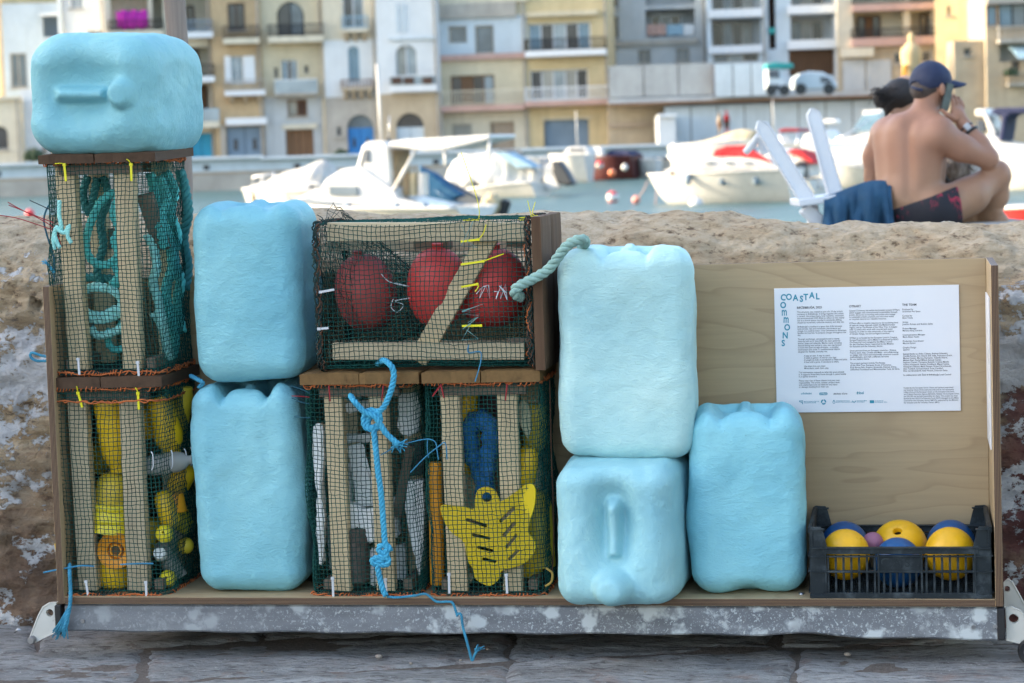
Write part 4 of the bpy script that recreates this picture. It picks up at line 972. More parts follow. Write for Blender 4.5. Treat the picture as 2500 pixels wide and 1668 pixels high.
rope('teal rope hanging in an upright loop in the middle of the upper left cage', c5([(790, 265), (700, 300), (640, 350), (590, 450), (555, 560), (550, 650), (590, 725), (660, 752), (730, 720), (760, 640), (765, 520), (750, 400), (770, 300)], .11), .0095, TEALR, grp=GA)
rope('thick teal rope twisted down beside the pale right-hand post of the upper cage', c5([(780, 250, .12), (755, 330), (730, 430), (770, 520), (735, 600), (775, 680), (745, 760), (770, 820), (720, 880)], .115), .0125, TEALR, 3.4, grp=GA)
rope('teal rope wound in a flat round coil low in the upper left cage', c5([(690, 900, .09), (560, 900), (505, 980), (530, 1070), (640, 1100), (760, 1060), (770, 960), (690, 900), (590, 890, .105), (520, 950), (540, 1040), (640, 1075), (745, 1030), (800, 1060), (800, 1130), (720, 1180), (620, 1200), (580, 1150)], .095), .0098, TEALP, grp=GA)
rope('teal rope end curled in a small loop at the bottom of the upper cage', c5([(700, 1160), (690, 1240), (730, 1290), (800, 1270), (810, 1200), (760, 1150), (800, 1100)], .12), .0085, TEALR, grp=GA)
rope('dark teal rope hanging at the upper left behind the loops', c5([(560, 190), (530, 300), (570, 420), (600, 300), (620, 200)], .2), .010, TEALSHADE, grp=GA)
rope('dark teal rope hanging behind the upright loop', c5([(660, 190), (690, 320), (640, 480), (660, 620), (620, 780), (650, 900)], .21), .010, TEALSHADE, grp=GA)
rope('dark teal rope lying across the back of the upper left cage', c5([(420, 700), (520, 820), (640, 830), (780, 860), (900, 980)], .22), .010, TEALSHADE, grp=GA)
for i, (L, lab, mt) in enumerate([
    ([(960, 170), (1000, 330), (1040, 480), (1080, 600), (1100, 760), (1060, 900), (1080, 1060), (1120, 1220), (1100, 1330)], 'bright teal rope hanging by the right-hand net of the upper cage', TEALR),
    ([(1060, 160), (1110, 280), (1090, 420), (1130, 560), (1110, 700), (1150, 850), (1130, 1000), (1160, 1180)], 'teal rope hanging nearest the corner of the upper cage', TEALR),
    ([(1150, 150), (1180, 260), (1200, 420), (1170, 580), (1200, 760), (1180, 900)], 'dark teal rope hanging along the far right side of the upper cage', TEALSHADE),
    ([(940, 560), (980, 640), (1000, 760), (975, 860), (1010, 980), (1040, 1120), (1060, 1250), (1090, 1350)], 'pale teal rope running down right of the pale post', TEALP),
    ([(980, 1060), (1020, 1120), (1050, 1200), (1060, 1300)], 'short pale teal rope piece at the lower right of the upper cage', TEALP),
    ([(400, 900), (410, 1000), (390, 1080), (420, 1180)], 'teal rope piece showing left of the left-hand post', TEALR),
    ([(1020, 190), (1060, 330), (1020, 470), (1050, 640)], 'second bright teal rope at the top right of the upper cage', TEALR)]):
    rope(lab, [P3(C5(a, b), [.16, .19, .23, .12, .13, .12, .13][i] + .01 * math.sin(k * 2.1)) for k, (a, b) in enumerate(L)], [.012, .012, .012, .011, .010, .007, .012][i], mt, grp=GA)
m = MB(); m.box((0, 0, 0), (.062, .02, .048), None, .001); p = P3(C5(655, 585), .235); o = m.build('wood_block', GREYW[0], None, False, p); tag(o, 'grey wooden block seen through the upright teal loop', 'block')
m = MB(); m.bar(P3(C5(925, 300), .10), P3(C5(1040, 650), .14), .035, .02, (0, 1, 0), .001); o = centred(m, 'wood_offcut', GREYW[2]); tag(o, 'leaning wooden offcut right of the pale post in the rope cage', 'offcut')
m = MB(); m.box((0, 0, 0), (.022, .03, .042), None, .001); o = m.build('wood_block', PINE[2], None, False, P3(C5(420, 1155), .10)); tag(o, 'small pale wooden block at the lower left of the rope cage', 'block')

# ------------------------------------------------------------------ lathe things
YP = plain('yellow_plastic', (.78, .50, .008), .38, .18, 16, .12, 40); YP2 = plain('dull_yellow_plastic', (.64, .47, .03), .45, .25, 18, .15, 40); OP = plain('orange_plastic', (.78, .32, .010), .4, .2, 16, .1, 40); LEM = plain('lemon_plastic', (.80, .66, .02), .35, .15, 12, .1)
BROWNP = plain('brown_dirt', (.12, .06, .02), .8, .4, 30); REDP = plain('red_buoy', (.52, .045, .04), .5, .22, 9, .1, 30); DRED = plain('maroon_plastic', (.07, .012, .018), .5, .2); WHF = plain('white_foam', (.84, .85, .84), .85, .10, 10, .6, 45, 0, .2, .004); WHP = plain('white_plastic', (.80, .82, .80), .4, .12, 10); GRYP = plain('grey_brown_bristle', (.12, .095, .08), .9, .4, 60, .8, 120); BLKP = plain('black_plastic', (.014, .017, .02), .4, .4, 14, .1); CREAM = plain('cream_plastic', (.52, .47, .30), .6, .15)  # the dark brown is for discs in the bottle neck and reel hub
t = NT('cloudy_plastic'); t.out((.42, .43, .40), .35, spec=.5, Alpha=.62); CLR = t.m
def turned(name, label, prof, px, y, mat, tilt=(0, 0, 0), n=28, cat='bottle', grp=None, extra=None, sc=(1, 1, 1)):
    """lathe along local z, centre at the sight line point"""
    p = P3(px, y); root = empty(name, p, 0, label, cat, grp)
    M_ = Matrix.Rotation(R_(tilt[1]), 4, 'Y') @ Matrix.Rotation(R_(tilt[0]), 4, 'X') @ Matrix.Rotation(R_(tilt[2]), 4, 'Z') @ Matrix.Diagonal((*sc, 1))
    m = MB(); m.lathe(prof, n, M_, False); b = m.build('body', mat, root, True, None, 50)
    if extra:
        for nm, pr, mt in extra:
            m = MB(); m.lathe(pr, n, M_, False); m.build(nm, mt, root, True, None, 50)
    return root
GB = 'yellow plastic finds in the lower left cage'
turned('plastic_bottle', 'yellow upended bottle with an open brown neck, high in the lower left cage', [(.0001, .085), (.033, .083), (.036, .075), (.036, .05), (.0345, .046), (.036, .042), (.036, .012), (.0345, .008), (.036, .004), (.036, -.02), (.0345, -.024), (.035, -.028), (.033, -.045), (.025, -.062), (.022, -.070), (.022, -.082), (.017, -.082), (.017, -.06)], C6(608, 400), .10, YP, (8, -3, 0), grp=GB, extra=[('neck_bore', [(.0001, -.070), (.017, -.069)], BROWNP)])
turned('plastic_jug', 'dull yellow dome-shaped jug under the upended bottle', [(.0001, .04), (.012, .04), (.014, .03), (.03, .024), (.042, .008), (.045, -.02), (.045, -.038), (.0001, -.04)], C6(610, 665), .11, YP2, (0, 6, 0), cat='jug', grp=GB)
turned('ribbed_tub', 'bright yellow ribbed tub squashed in the middle of the lower left cage', [(.0001, .032)] + [(.046 + .0035 * (k % 2) + .004 * (k // 4), .032 - .0068 * k) for k in range(10)] + [(.0001, -.031)], C6(605, 828), .10, LEM, (4, 5, 0), cat='tub', grp=GB)
turned('plastic_reel', 'orange plastic reel facing out at the bottom of the lower left cage', [(.0001, -.004), (.010, -.004), (.011, .004), (.014, .004), (.0145, -.010), (.019, -.010), (.020, .002), (.034, .006), (.040, .012), (.042, .006), (.042, -.012), (.036, -.02), (.0001, -.02)], C6(617, 1010), .062, OP, (90, 8, 0), 36, 'reel', GB, [('hub', [(.0001, .0), (.011, .0)], BROWNP)])
m = MB()
turned('plastic_tub', 'yellow rounded tub under the orange reel', [(.0001, -.04), (.028, -.038), (.037, -.025), (.038, .0), (.037, .03), (.0001, .032)], C6(612, 1120), .10, YP, (0, 0, 0), cat='tub', grp=GB)
turned('plastic_bottle', 'large yellow crooked bottle at the upper right of the lower left cage', [(.0001, .07), (.026, .068), (.032, .05), (.031, .01), (.034, -.02), (.030, -.04), (.020, -.055), (.019, -.068), (.0001, -.068)], C6(880, 345), .13, YP, (6, -10, 0), grp=GB)
turned('plastic_bottle', 'second yellow bottle behind the crooked one, against the right-hand net', [(.0001, .06), (.022, .058), (.027, .04), (.027, -.04), (.018, -.055), (.0001, -.056)], C6(950, 270), .20, YP2, (0, 12, 0), grp=GB)
turned('clear_bottle', 'cloudy clear bottle lying across the right-hand side of the lower left cage', [(.0001, -.05), (.022, -.048), (.024, -.03), (.023, .02), (.018, .035), (.010, .045), (.010, .055), (.0001, .056)], C6(900, 545), .10, CLR, (0, 82, 0), grp=GB)
turned('plastic_cup', 'orange cup with a yellow rim below the clear bottle', [(.0001, .0), (.024, .002), (.032, .038), (.034, .04), (.032, .042)], C6(918, 700), .13, OP, (180, 4, 0), cat='cup', grp=GB)
turned('plastic_bottle', 'yellow bottle with a bent neck right of the thick post in the lower left cage', [(.0001, .042), (.012, .041), (.022, .03), (.024, .0), (.022, -.03), (.014, -.042), (.0001, -.043)], C6(888, 790), .11, YP, (0, -14, 0), grp=GB)
for i, (x, y, r, d, lab) in enumerate([(876, 922, .0205, .075, 'small yellow ball halfway down the lower left cage'), (985, 985, .0195, .16, 'small dull yellow ball close to the right-hand net of the lower left cage'), (893, 1160, .0195, .09, 'small lemon yellow ball at the bottom of the lower left cage')]):
    turned('small_ball', lab, [(.003, -r * .99)] + [(r * math.sin(math.pi * k / 18), -r * math.cos(math.pi * k / 18)) for k in range(1, 18)] + [(.003, r * .99), (.0025, r * .5)], C6(x, y), d, [LEM, YP2, LEM][i], (70, 20, 0), 24, 'ball', GB)
turned('white_stopper', 'white plastic stopper between the small yellow balls', [(.0001, .010), (.013, .010), (.014, .008), (.014, -.010), (.0125, -.011)], C6(850, 1030), .085, WHP, (60, 20, 0), 24, 'stopper')
turned('cloudy_bottle', 'cloudy bottle lying at the lower right of the lower left cage', [(.0001, -.05), (.02, -.048), (.022, -.02), (.02, .03), (.009, .045), (.0001, .046)], C6(895, 1060), .14, CLR, (0, -30, 0), cat='bottle')
turned('plastic_bottle', 'dim yellow bottle behind the left-hand post of the lower left cage', [(.0001, -.05), (.02, -.048), (.022, -.02), (.02, .03), (.009, .045), (.0001, .046)], C6(375, 400), .16, YP2, (0, 5, 0), grp=GB)
for i, (x0, x1) in enumerate([(800, 812), (905, 915), (975, 988), (1008, 1020)]):
    m = MB(); m.tube(catmull([P3(C6(x0 + 4, 486 - 8 * i), .012 + .045 * i), P3(C6(x1, 505 - 8 * i), .008 + .045 * i), P3(C6(x1 + 2, 560 - 8 * i), .010 + .045 * i), P3(C6(x0 + 6, 583 - 8 * i), .014 + .045 * i)], 5), .0014, 5)
    o = m.build('strap', WTIE, B); o.matrix_parent_inverse = B.matrix_world.inverted()

for i, (x, y, r, h, tl, d, mt, lab) in enumerate([(370, 760, .026, .05, 6, .15, YP2, 'dull yellow bottle behind the middle of the left-hand post in the lower left cage'), (360, 1050, .024, .045, -8, .17, YP, 'yellow bottle behind the foot of the left-hand post in the lower left cage'), (560, 480, .03, .055, 20, .19, YP2, 'dull yellow bottle deep behind the upended one'), (770, 300, .028, .05, -12, .17, YP, 'yellow bottle behind the top of the thick right-hand post'), (960, 640, .026, .04, 30, .19, YP, 'yellow bottle against the side net beside the orange cup'), (780, 950, .026, .05, 14, .16, YP2, 'dull yellow bottle behind the foot of the thick right-hand post'), (960, 840, .024, .036, -20, .20, LEM, 'lemon yellow bottle against the side net above the dull ball'), (700, 700, .03, .05, 4, .20, YP, 'yellow bottle hidden deepest in the middle of the lower left cage'), (520, 1130, .024, .04, 40, .17, YP2, 'dull yellow bottle lying deep behind the orange reel')]):
    turned('plastic_bottle', lab, [(.0001, h), (r * .8, h * .97), (r, h * .8), (r, -h * .5), (r * .45, -h * .85), (r * .4, -h), (.0001, -h * 1.02)], C6(x, y), d, mt, (0, tl, 0), grp=GB)
# ------------------------------------------------------------------ foam and wood in the third cage
def chunk(name, label, poly, y, th, mat, seed=0, cat='foam', grp='white foam scraps in the tied cage', jig=.0025, bev=.004, tilt=0, back=None):
    """broken slab: outline given by sight lines at depth y, real thickness, rough bevelled faces"""
    pts = [P3(q, y) for q in poly]; c = sum(pts, Vector()) / len(pts); dense = []
    for i, p in enumerate(pts):
        q = pts[(i + 1) % len(pts)]; n = max(1, int((q - p).length / .008))
        for k in range(n): dense.append(p.lerp(q, k / n))
    bm = bmesh.new(); vs = [bm.verts.new((p - c)) for p in dense]; f = bm.faces.new(vs)
    if f.normal.y > 0: f.normal_flip()
    r = bmesh.ops.extrude_face_region(bm, geom=[f]); nv = [v for v in r['geom'] if isinstance(v, bmesh.types.BMVert)]
    bm.normal_update()
    for v in nv: v.co.y += th
    bmesh.ops.recalc_face_normals(bm, faces=bm.faces[:])
    ed = [e for e in bm.edges if e.calc_face_angle(0) > .9]
    bmesh.ops.bevel(bm, geom=ed, offset=bev, segments=2, affect='EDGES', clamp_overlap=True)
    bmesh.ops.triangulate(bm, faces=[f for f in bm.faces if len(f.verts) > 4])
    for v in bm.verts: v.co += Vector((noise.noise(v.co * 70 + Vector((seed, 0, 0))), noise.noise(v.co * 70 + Vector((0, seed, 5))), noise.noise(v.co * 70 + Vector((9, 0, seed))))) * jig
    me = bpy.data.meshes.new(name); bm.to_mesh(me); bm.free(); me.materials.append(mat); me.polygons.foreach_set('use_smooth', [True] * len(me.polygons)); me.set_sharp_from_angle(angle=R_(38))
    o = bpy.data.objects.new(name, me); o.location = c; link(o)
    if tilt: o.rotation_euler = (0, 0, R_(tilt))
    return tag(o, label, cat, grp)
def K8(L): return [C8(a, b) for a, b in L]
chunk('foam_scrap', 'tall narrow white foam strip at the left edge of the tied cage', K8([(152, 470), (205, 460), (212, 640), (200, 820), (215, 1000), (208, 1280), (185, 1290), (168, 1100), (172, 880), (150, 700)]), .06, .03, WHF, 1)
chunk('foam_scrap', 'white foam block behind the knot at the top of the tied cage', K8([(338, 340), (515, 320), (520, 385), (345, 405)]), .12, .03, WHF, 2)
chunk('foam_scrap', 'pale slab under the knot in the tied cage', K8([(330, 530), (510, 520), (505, 570), (335, 575)]), .13, .03, WHP, 3)
chunk('plastic_scrap', 'leaning white board between the posts of the tied cage', K8([(345, 600), (435, 570), (490, 780), (512, 940), (400, 950), (385, 800)]), .10, .012, WHP, 4)
chunk('foam_scrap', 'jagged white foam piece shaped like a bolt in the tied cage', K8([(305, 945), (345, 920), (400, 930), (440, 960), (515, 950), (505, 1060), (512, 1150), (470, 1160), (440, 1090), (420, 1060), (375, 1075), (305, 1075), (310, 1045), (335, 1040), (330, 1000)]), .075, .03, WHF, 5)
turned('bottle_brush', 'grey brown ribbed cylinder standing at the bottom of the tied cage', [(.0001, .06)] + [(.030 + .0012 * (k % 2), .06 - .006 * k) for k in range(20)] + [(.024, -.062), (.012, -.068), (.0001, -.068)], C8(397, 1225), .085, GRYP, (0, 0, 0), 30, 'cylinder')
chunk('foam_scrap', 'thin white foam strip at the foot of the blue rope', K8([(478, 1190), (515, 1180), (520, 1400), (485, 1412)]), .09, .02, WHF, 6)
chunk('foam_scrap', 'upper white foam slab at the right of the tied cage', K8([(645, 290), (760, 285), (772, 420), (760, 520), (690, 540), (640, 500)]), .15, .03, WHF, 7)
chunk('foam_scrap', 'leaf shaped white foam slab at the lower right of the tied cage', K8([(700, 800), (790, 790), (800, 980), (790, 1200), (765, 1350), (745, 1250), (705, 1080), (685, 930)]), .10, .03, WHF, 8)
chunk('black_offcut', 'black plastic offcut at the right of the tied cage', K8([(700, 570), (790, 540), (795, 760), (705, 770)]), .16, .02, BLKP, 9, 'offcut', None, .001)
for i, (a, b, w, lab) in enumerate([((430, 590), (500, 960), .02, 'thin wooden strip leaning behind the blue rope'), ((720, 590), (640, 1000), .022, 'wooden strip leaning to the right in the tied cage'), ((560, 300), (600, 900), .02, 'wooden strip upright behind the knotted rope')]):
    m = MB(); m.bar(P3(C8(*a), .14 + .02 * i), P3(C8(*b), .14 + .02 * i), w, .012, (0, 1, 0), .001); o = centred(m, 'wood_strip', GREYW[2]); tag(o, lab, 'strip', 'wooden strips in the tied cage')

for i, (L, d, mt, lab) in enumerate([([(230, 600), (300, 590), (310, 820), (240, 830)], .18, WHF, 'white foam block deep behind the left-hand post of the tied cage'), ([(330, 700), (380, 690), (385, 920), (335, 915)], .17, WHP, 'white plastic strip deep behind the leaning board'), ([(560, 900), (640, 880), (650, 1120), (570, 1130)], .17, WHF, 'white foam block deep behind the blue rope'), ([(600, 1180), (680, 1160), (690, 1380), (610, 1390)], .18, WHP, 'pale slab deep at the foot of the right-hand post'), ([(330, 300), (420, 290), (430, 330), (335, 335)], .10, plain('light_blue_scrap', (.30, .50, .58), .5), 'light blue scrap at the top of the tied cage'), ([(230, 1000), (300, 990), (300, 1300), (240, 1310)], .19, WHF, 'tall white foam piece deep at the lower left of the tied cage')]):
    chunk('foam_scrap', lab, [C8(a, b) for a, b in L], d, .03, mt, 40 + i, 'foam', 'white foam scraps in the tied cage')
for i, (x, y, r, h, tl, d, mt, lab) in enumerate([(1060, 620, .028, .05, 10, .19, YP, 'yellow bottle deep behind the stem of the blue loop'), (1290, 560, .026, .05, -8, .18, YP2, 'dull yellow bottle deep behind the right-hand post of the fourth cage'), (950, 600, .022, .05, 4, .17, OP, 'orange bottle deep behind the left-hand post of the fourth cage'), (1440, 500, .026, .06, 3, .18, YP2, 'dull yellow bottle by the side net behind the cream lump'), (1010, 1200, .026, .05, -6, .16, YP2, 'dull yellow bottle behind the lower left of the yellow plate')]):
    turned('plastic_bottle', lab, [(.0001, h), (r * .8, h * .97), (r, h * .8), (r, -h * .5), (r * .45, -h * .85), (r * .4, -h), (.0001, -h * 1.02)], C8(x, y), d, mt, (0, tl, 0))
# ------------------------------------------------------------------ fourth cage: slotted yellow plate, blue loop
def flat_cut(name, label, outline, holes, y, th, mat, cat, conv=C8, bevel=.0012):
    cu = bpy.data.curves.new(name, 'CURVE'); cu.dimensions = '2D'; cu.fill_mode = 'BOTH'; cu.extrude = th / 2; cu.bevel_depth = bevel; cu.bevel_resolution = 1
    p0 = P3(conv(*outline[0]), y)
    for L in [outline] + holes:
        q = [P3(conv(*a), y) for a in L]; s = cu.splines.new('POLY'); s.points.add(len(q) - 1)
        for sp, v in zip(s.points, q): sp.co = (v.x - p0.x, v.z - p0.z, 0, 1)
        s.use_cyclic_u = True
    cu.materials.append(mat); o = text_mesh(name, cu); link(o); o.location = p0; o.rotation_euler = (R_(90), 0, 0)
    return tag(o, label, cat)
def smooth2(L, n=4):
    q = catmull([(a, b, 0) for a, b in L], n, True); return [(p.x, p.y) for p in q]
def slot(x0, y0, x1, y1, w):
    d = Vector((x1 - x0, y1 - y0)); d.normalize(); nrm = Vector((-d.y, d.x)) * w / 2; e = d * w * .35
    return [(x0 + nrm.x, y0 + nrm.y), (x0 - e.x, y0 - e.y), (x0 - nrm.x, y0 - nrm.y), (x1 - nrm.x, y1 - nrm.y), (x1 + e.x, y1 + e.y), (x1 + nrm.x, y1 + nrm.y)]
out = smooth2([(898, 940), (960, 940), (1020, 945), (1090, 960), (1098, 900), (1110, 850), (1155, 832), (1205, 850), (1225, 890), (1245, 915), (1330, 860), (1400, 812), (1440, 835), (1438, 930), (1412, 1020), (1402, 1090), (1440, 1150), (1430, 1215), (1370, 1275), (1250, 1312), (1238, 1350), (1200, 1390), (1160, 1396), (1100, 1360), (1085, 1305), (1052, 1250), (1032, 1150), (960, 1090), (915, 1020)])
circ = lambda x, y, r, n=16: [(x + r * math.cos(2 * math.pi * k / n), y + r * math.sin(2 * math.pi * k / n)) for k in range(n)]
flat_cut('slotted_plate', 'bright yellow star shaped plastic plate with slots in the fourth net cage', out, [circ(1162, 888, 32), slot(1045, 1018, 1160, 1055, 26), slot(1080, 1105, 1180, 1128, 24), slot(1110, 1178, 1200, 1200, 24), slot(1140, 1245, 1215, 1262, 24), slot(1240, 1030, 1320, 950, 26), slot(1258, 1112, 1325, 1035, 26), slot(1275, 1180, 1335, 1108, 24), slot(1290, 1250, 1345, 1195, 24)], .034, .006, plain('bright_yellow_sheet', (.70, .50, .008), .32, .08, 6), 'plate')
t = NT('blue_film'); n1 = t.noise(34, 6, .7); t.out(t.ramp(n1, [(.3, (.006, .09, .30)), (.7, (.02, .20, .50))]), t.ramp(n1, [(.35, .12), (.65, .3)]), spec=.7); t.bump(t.noise(45, 5, .7, None, 1.5), .9, .02); BFILM = t.m
m = MB(); q = catmull([P3(C8(a, b), .095 + .01 * math.sin(a * .03)) for a, b in [(1150, 900), (1130, 760), (1080, 650), (1062, 560), (1068, 470), (1110, 440), (1160, 450), (1182, 530), (1178, 620), (1160, 720), (1150, 860)]], 8)
rs = [.0205 + .0025 * math.sin(i * .9) + .0012 * math.sin(i * 2.3) for i in range(len(q))]; m.tube(q, rs, 14)
o = centred(m, 'wrapped_loop', BFILM, True); tag(o, 'glossy blue film wrapped loop above the yellow slotted plate', 'loop')
turned('plastic_bottle', 'yellow bottle behind the blue loop at the top of the fourth cage', [(.0001, .05), (.024, .048), (.026, .03), (.026, -.05), (.0001, -.052)], C8(1040, 345), .14, YP, (0, 4, 0))
chunk('maroon_panel', 'dark maroon plastic panel at the top of the fourth cage', K8([(1085, 270), (1225, 270), (1225, 450), (1090, 455)]), .20, .01, DRED, 3, 'panel', None, .0005, .001)
chunk('cream_lump', 'cream coloured lump at the upper right of the fourth cage', K8([(1345, 340), (1385, 325), (1410, 400), (1412, 500), (1395, 560), (1350, 470)]), .09, .025, CREAM, 11, 'lump', None, .003, .007)
turned('plastic_bottle', 'yellow bottle against the right-hand net above the yellow plate', [(.0001, .045), (.014, .044), (.024, .03), (.026, -.02), (.018, -.045), (.0001, -.046)], C8(1388, 715), .10, YP, (0, 12, 0))
turned('plastic_tube', 'orange tube upright behind the left-hand post of the fourth cage', [(.0001, .14), (.015, .138), (.016, .12), (.016, -.13), (.0001, -.135)], C8(868, 1050), .09, OP, (0, 1, 0), cat='tube')
turned('plastic_bottle', 'dull yellow bottle behind the right-hand tip of the yellow plate', [(.0001, .09), (.03, .085), (.036, .05), (.036, -.08), (.0001, -.085)], C8(1452, 1080), .15, YP2, (0, -2, 0))
turned('plastic_tub', 'yellow tub at the bottom right of the fourth cage', [(.0001, .03), (.03, .03), (.034, .02), (.03, -.03), (.0001, -.03)], C8(1410, 1255), .14, YP, (10, 8, 0), cat='tub')
chunk('cream_lump', 'cream crumpled scrap on the floor of the fourth cage', K8([(1000, 1350), (1040, 1325), (1078, 1345), (1072, 1390), (1040, 1405), (1005, 1400)]), .075, .02, CREAM, 12, 'scrap', None, .005, .004)
chunk('dark_panel', 'dim brown board at the back of the fourth cage', K8([(1000, 500), (1230, 500), (1230, 1000), (1000, 1000)]), .23, .01, GREYW[2], 13, 'board', None, .0005, .001)

# ------------------------------------------------------------------ red buoys in the lying cage
for i, (q, rx, rz, d, lab) in enumerate([((893, 715), .067, .084, .11, 'dull red buoy at the left of the lying cage, behind the inner net'), ((1068, 702), .066, .086, .105, 'brightest red buoy in the middle of the lying cage'), ((1202, 702), .077, .086, .14, 'dark red buoy at the right of the lying cage, behind the white stitching')]):
    prof = [(.0001, -rz)] + [(rx * math.sin(math.pi * k / 22) ** .8, -rz * math.cos(math.pi * k / 22)) for k in range(1, 22)] + [(.012, rz * 1.0), (.012, rz * 1.12), (.0001, rz * 1.13)]
    turned('red_buoy', lab, prof, q, d, [plain('dull_red_buoy', (.30, .045, .04), .6, .3, 12, .2, 40), REDP, REDP][i], (6, [-8, 3, 6][i], 0), 36, 'buoy', 'red buoys in the lying cage')

# ------------------------------------------------------------------ ropes and cords outside the cages
p7 = lambda L, y: [P3(C7(a, b), (y if not d else d[0])) for a, b, *d in L]
rope('thick pale green rope handle from the lying cage over the tall pale jerrycan', p7([(1790, 760, .03), (1740, 735, -.005), (1735, 700), (1790, 655), (1900, 600), (2010, 530, -.01), (2090, 430), (2150, 350), (2220, 300), (2290, 285), (2310, 315, .03), (2270, 370, .06)], -.012), .0115, PALER, 4.0, n=7)
p8 = lambda L, y: [P3(C8(a, b), (y if not d else d[0])) for a, b, *d in L]
RB = .0068
m = MB()
rope_shape(m, catmull(p8([(525, 120, .06), (560, 95, .02), (600, 120), (620, 165), (615, 230), (590, 310), (560, 370), (520, 400), (480, 430), (470, 470), (500, 490), (540, 450), (530, 400), (480, 385), (450, 420), (455, 480), (505, 495), (545, 470)], -.008), 7), RB, 4.4, 3, 6)
rope_shape(m, catmull(p8([(370, 300, .01), (390, 330), (420, 365), (460, 400), (510, 420), (540, 460), (570, 510), (610, 550), (650, 585)], -.017), 7), RB, 4.4, 3, 6)
rope_shape(m, catmull(p8([(500, 470), (508, 530), (520, 640), (530, 740), (545, 850), (555, 960), (562, 1060), (570, 1150), (585, 1190), (570, 1215), (535, 1200), (545, 1170), (590, 1175), (600, 1200)], -.010), 7), RB, 4.4, 3, 6)
rope_shape(m, catmull(p8([(575, 1190), (580, 1230), (555, 1250), (505, 1275), (500, 1250), (550, 1235), (590, 1250), (580, 1280), (530, 1280), (530, 1310), (545, 1380), (560, 1430), (575, 1460)], -.012), 7), RB, 4.4, 3, 6)
rg = random.Random(3)
for k in range(22):
    e = P3(C8(645, 580), -.017); m.tube([e, e + Vector((rg.uniform(-.012, .014), rg.uniform(-.004, .004), rg.uniform(-.012, .006))), e + Vector((rg.uniform(-.016, .022), rg.uniform(-.006, .006), rg.uniform(-.020, .010)))], .0011, 4)
o = centred(m, 'knotted_rope', BLUER, True); tag(o, 'sky blue knotted rope hanging down the front of the foam cage', 'rope')
m = MB(); rope_shape(m, catmull(p8([(580, 1465, -.005), (640, 1470, -.006), (740, 1460, -.008), (800, 1450), (830, 1465), (870, 1495), (930, 1495), (960, 1500), (975, 1530, -.012), (990, 1580, -.014)], -.008), 7), .0028, 5)
rope_shape(m, catmull([P3(C8(985, 1570), -.012), at(1125, 1500, -.02), at(1130, 1530, -.022), at(1142, 1575, -.03), at(1152, 1612, -.03), at(1158, 1600, -.03), at(1165, 1588, -.03)], 7), .0030, 5)
for k in range(14):
    e = at(1160, 1592, -.03); m.tube([e, e + Vector((rg.uniform(-.002, .012), rg.uniform(-.004, .004), rg.uniform(.0, .010))), e + Vector((rg.uniform(.004, .022), rg.uniform(-.006, .004), rg.uniform(.004, .018)))], .0009, 4)
o = centred(m, 'thin_cord', BLUET, True); tag(o, 'thin frayed blue cord trailing from the rack floor down to the paving', 'cord')
rope('petrol blue cord hanging in an arc outside the left net of the upper cage', c5([(330, 345), (295, 400), (280, 470), (300, 560), (325, 640), (345, 720), (345, 850)], .06), .0022, PETROL, 5, 'cord', name='cord')
rope('frayed blue tuft of cord sticking out left of the upper cage', c5([(345, 800), (325, 770), (305, 745)], .05), .0035, BLUER, 5, 'cord', name='cord', ends=14)
m = MB(); rope_shape(m, catmull(c5([(345, 1260), (330, 1330), (270, 1330), (205, 1310), (195, 1335), (230, 1360), (300, 1362), (345, 1355), (355, 1290), (340, 1250)], .03), 7), .0032, 5)
o = centred(m, 'cord_loop', BLUET, True); tag(o, 'blue cord loop sticking out left of the upper cage above the side panel', 'cord')
m = MB(); rope_shape(m, catmull(c5([(380, 340), (378, 430), (392, 520), (360, 510), (350, 560), (370, 620), (385, 640)], .01), 7), .0048, 4.5); rope_shape(m, catmull(c5([(360, 515), (410, 545), (440, 500), (430, 560), (455, 610)], .008), 7), .0048, 4.5); rope_shape(m, catmull(c5([(345, 540), (338, 590), (350, 650)], .012), 7), .004, 4.5)
o = centred(m, 'tied_cord', TEALP, True); tag(o, 'pale teal knotted cord tied to the left corner of the upper cage', 'cord')
for i, (L, lab) in enumerate([([(50, 350), (140, 400), (250, 455), (345, 520), (395, 635)], 'dark red stiff wire from the upper cage reaching highest at the left'), ([(-30, 430), (100, 450), (230, 490), (330, 525)], 'dark red stiff wire running off the left edge of the picture'), ([(190, 338), (260, 370), (335, 405)], 'short dark wire above the red ones left of the upper cage'), ([(55, 368), (150, 405), (260, 450), (340, 480)], 'dark red stiff wire just under the highest one')]):
    m = MB(); m.tube(catmull(c5(L, .02), 5), .0011, 5); o = centred(m, 'stiff_wire', REDT if i != 2 else DTW); tag(o, lab, 'wire', 'stiff wires at the upper left cage')
m = MB(); rope_shape(m, catmull([P3(C6(370, 1080), .02), P3(C6(372, 1160), .0), P3(C6(375, 1230), -.004), P3(C6(372, 1300), -.012), P3(C6(358, 1370), -.014), P3(C6(340, 1430), -.014)], 7), .0045, 5)
for k in range(26):
    a = P3(C6(368 + rg.uniform(-6, 6), 1310), -.014); e = P3(C6(rg.choice([330, 335, 340, 350, 290, 300]) + rg.uniform(-12, 12), rg.uniform(1430, 1490)), -.016); m.tube([a, a.lerp(e, .5) + Vector((rg.uniform(-.004, .004), 0, 0)), e], .0013, 4)
o = centred(m, 'frayed_cord', BLUET, True); tag(o, 'frayed blue cord hanging in front of the rail at the left end', 'cord')
m = MB(); m.tube(catmull([P3(C6(230, 1128), .0), P3(C6(330, 1108), .006), P3(C6(430, 1092), .012), P3(C6(500, 1095), .014)], 6), .0018, 5); m.tube(catmull([P3(C6(640, 1085), .012), P3(C6(740, 1080), .010), P3(C6(815, 1080), .012)], 6), .0016, 5)
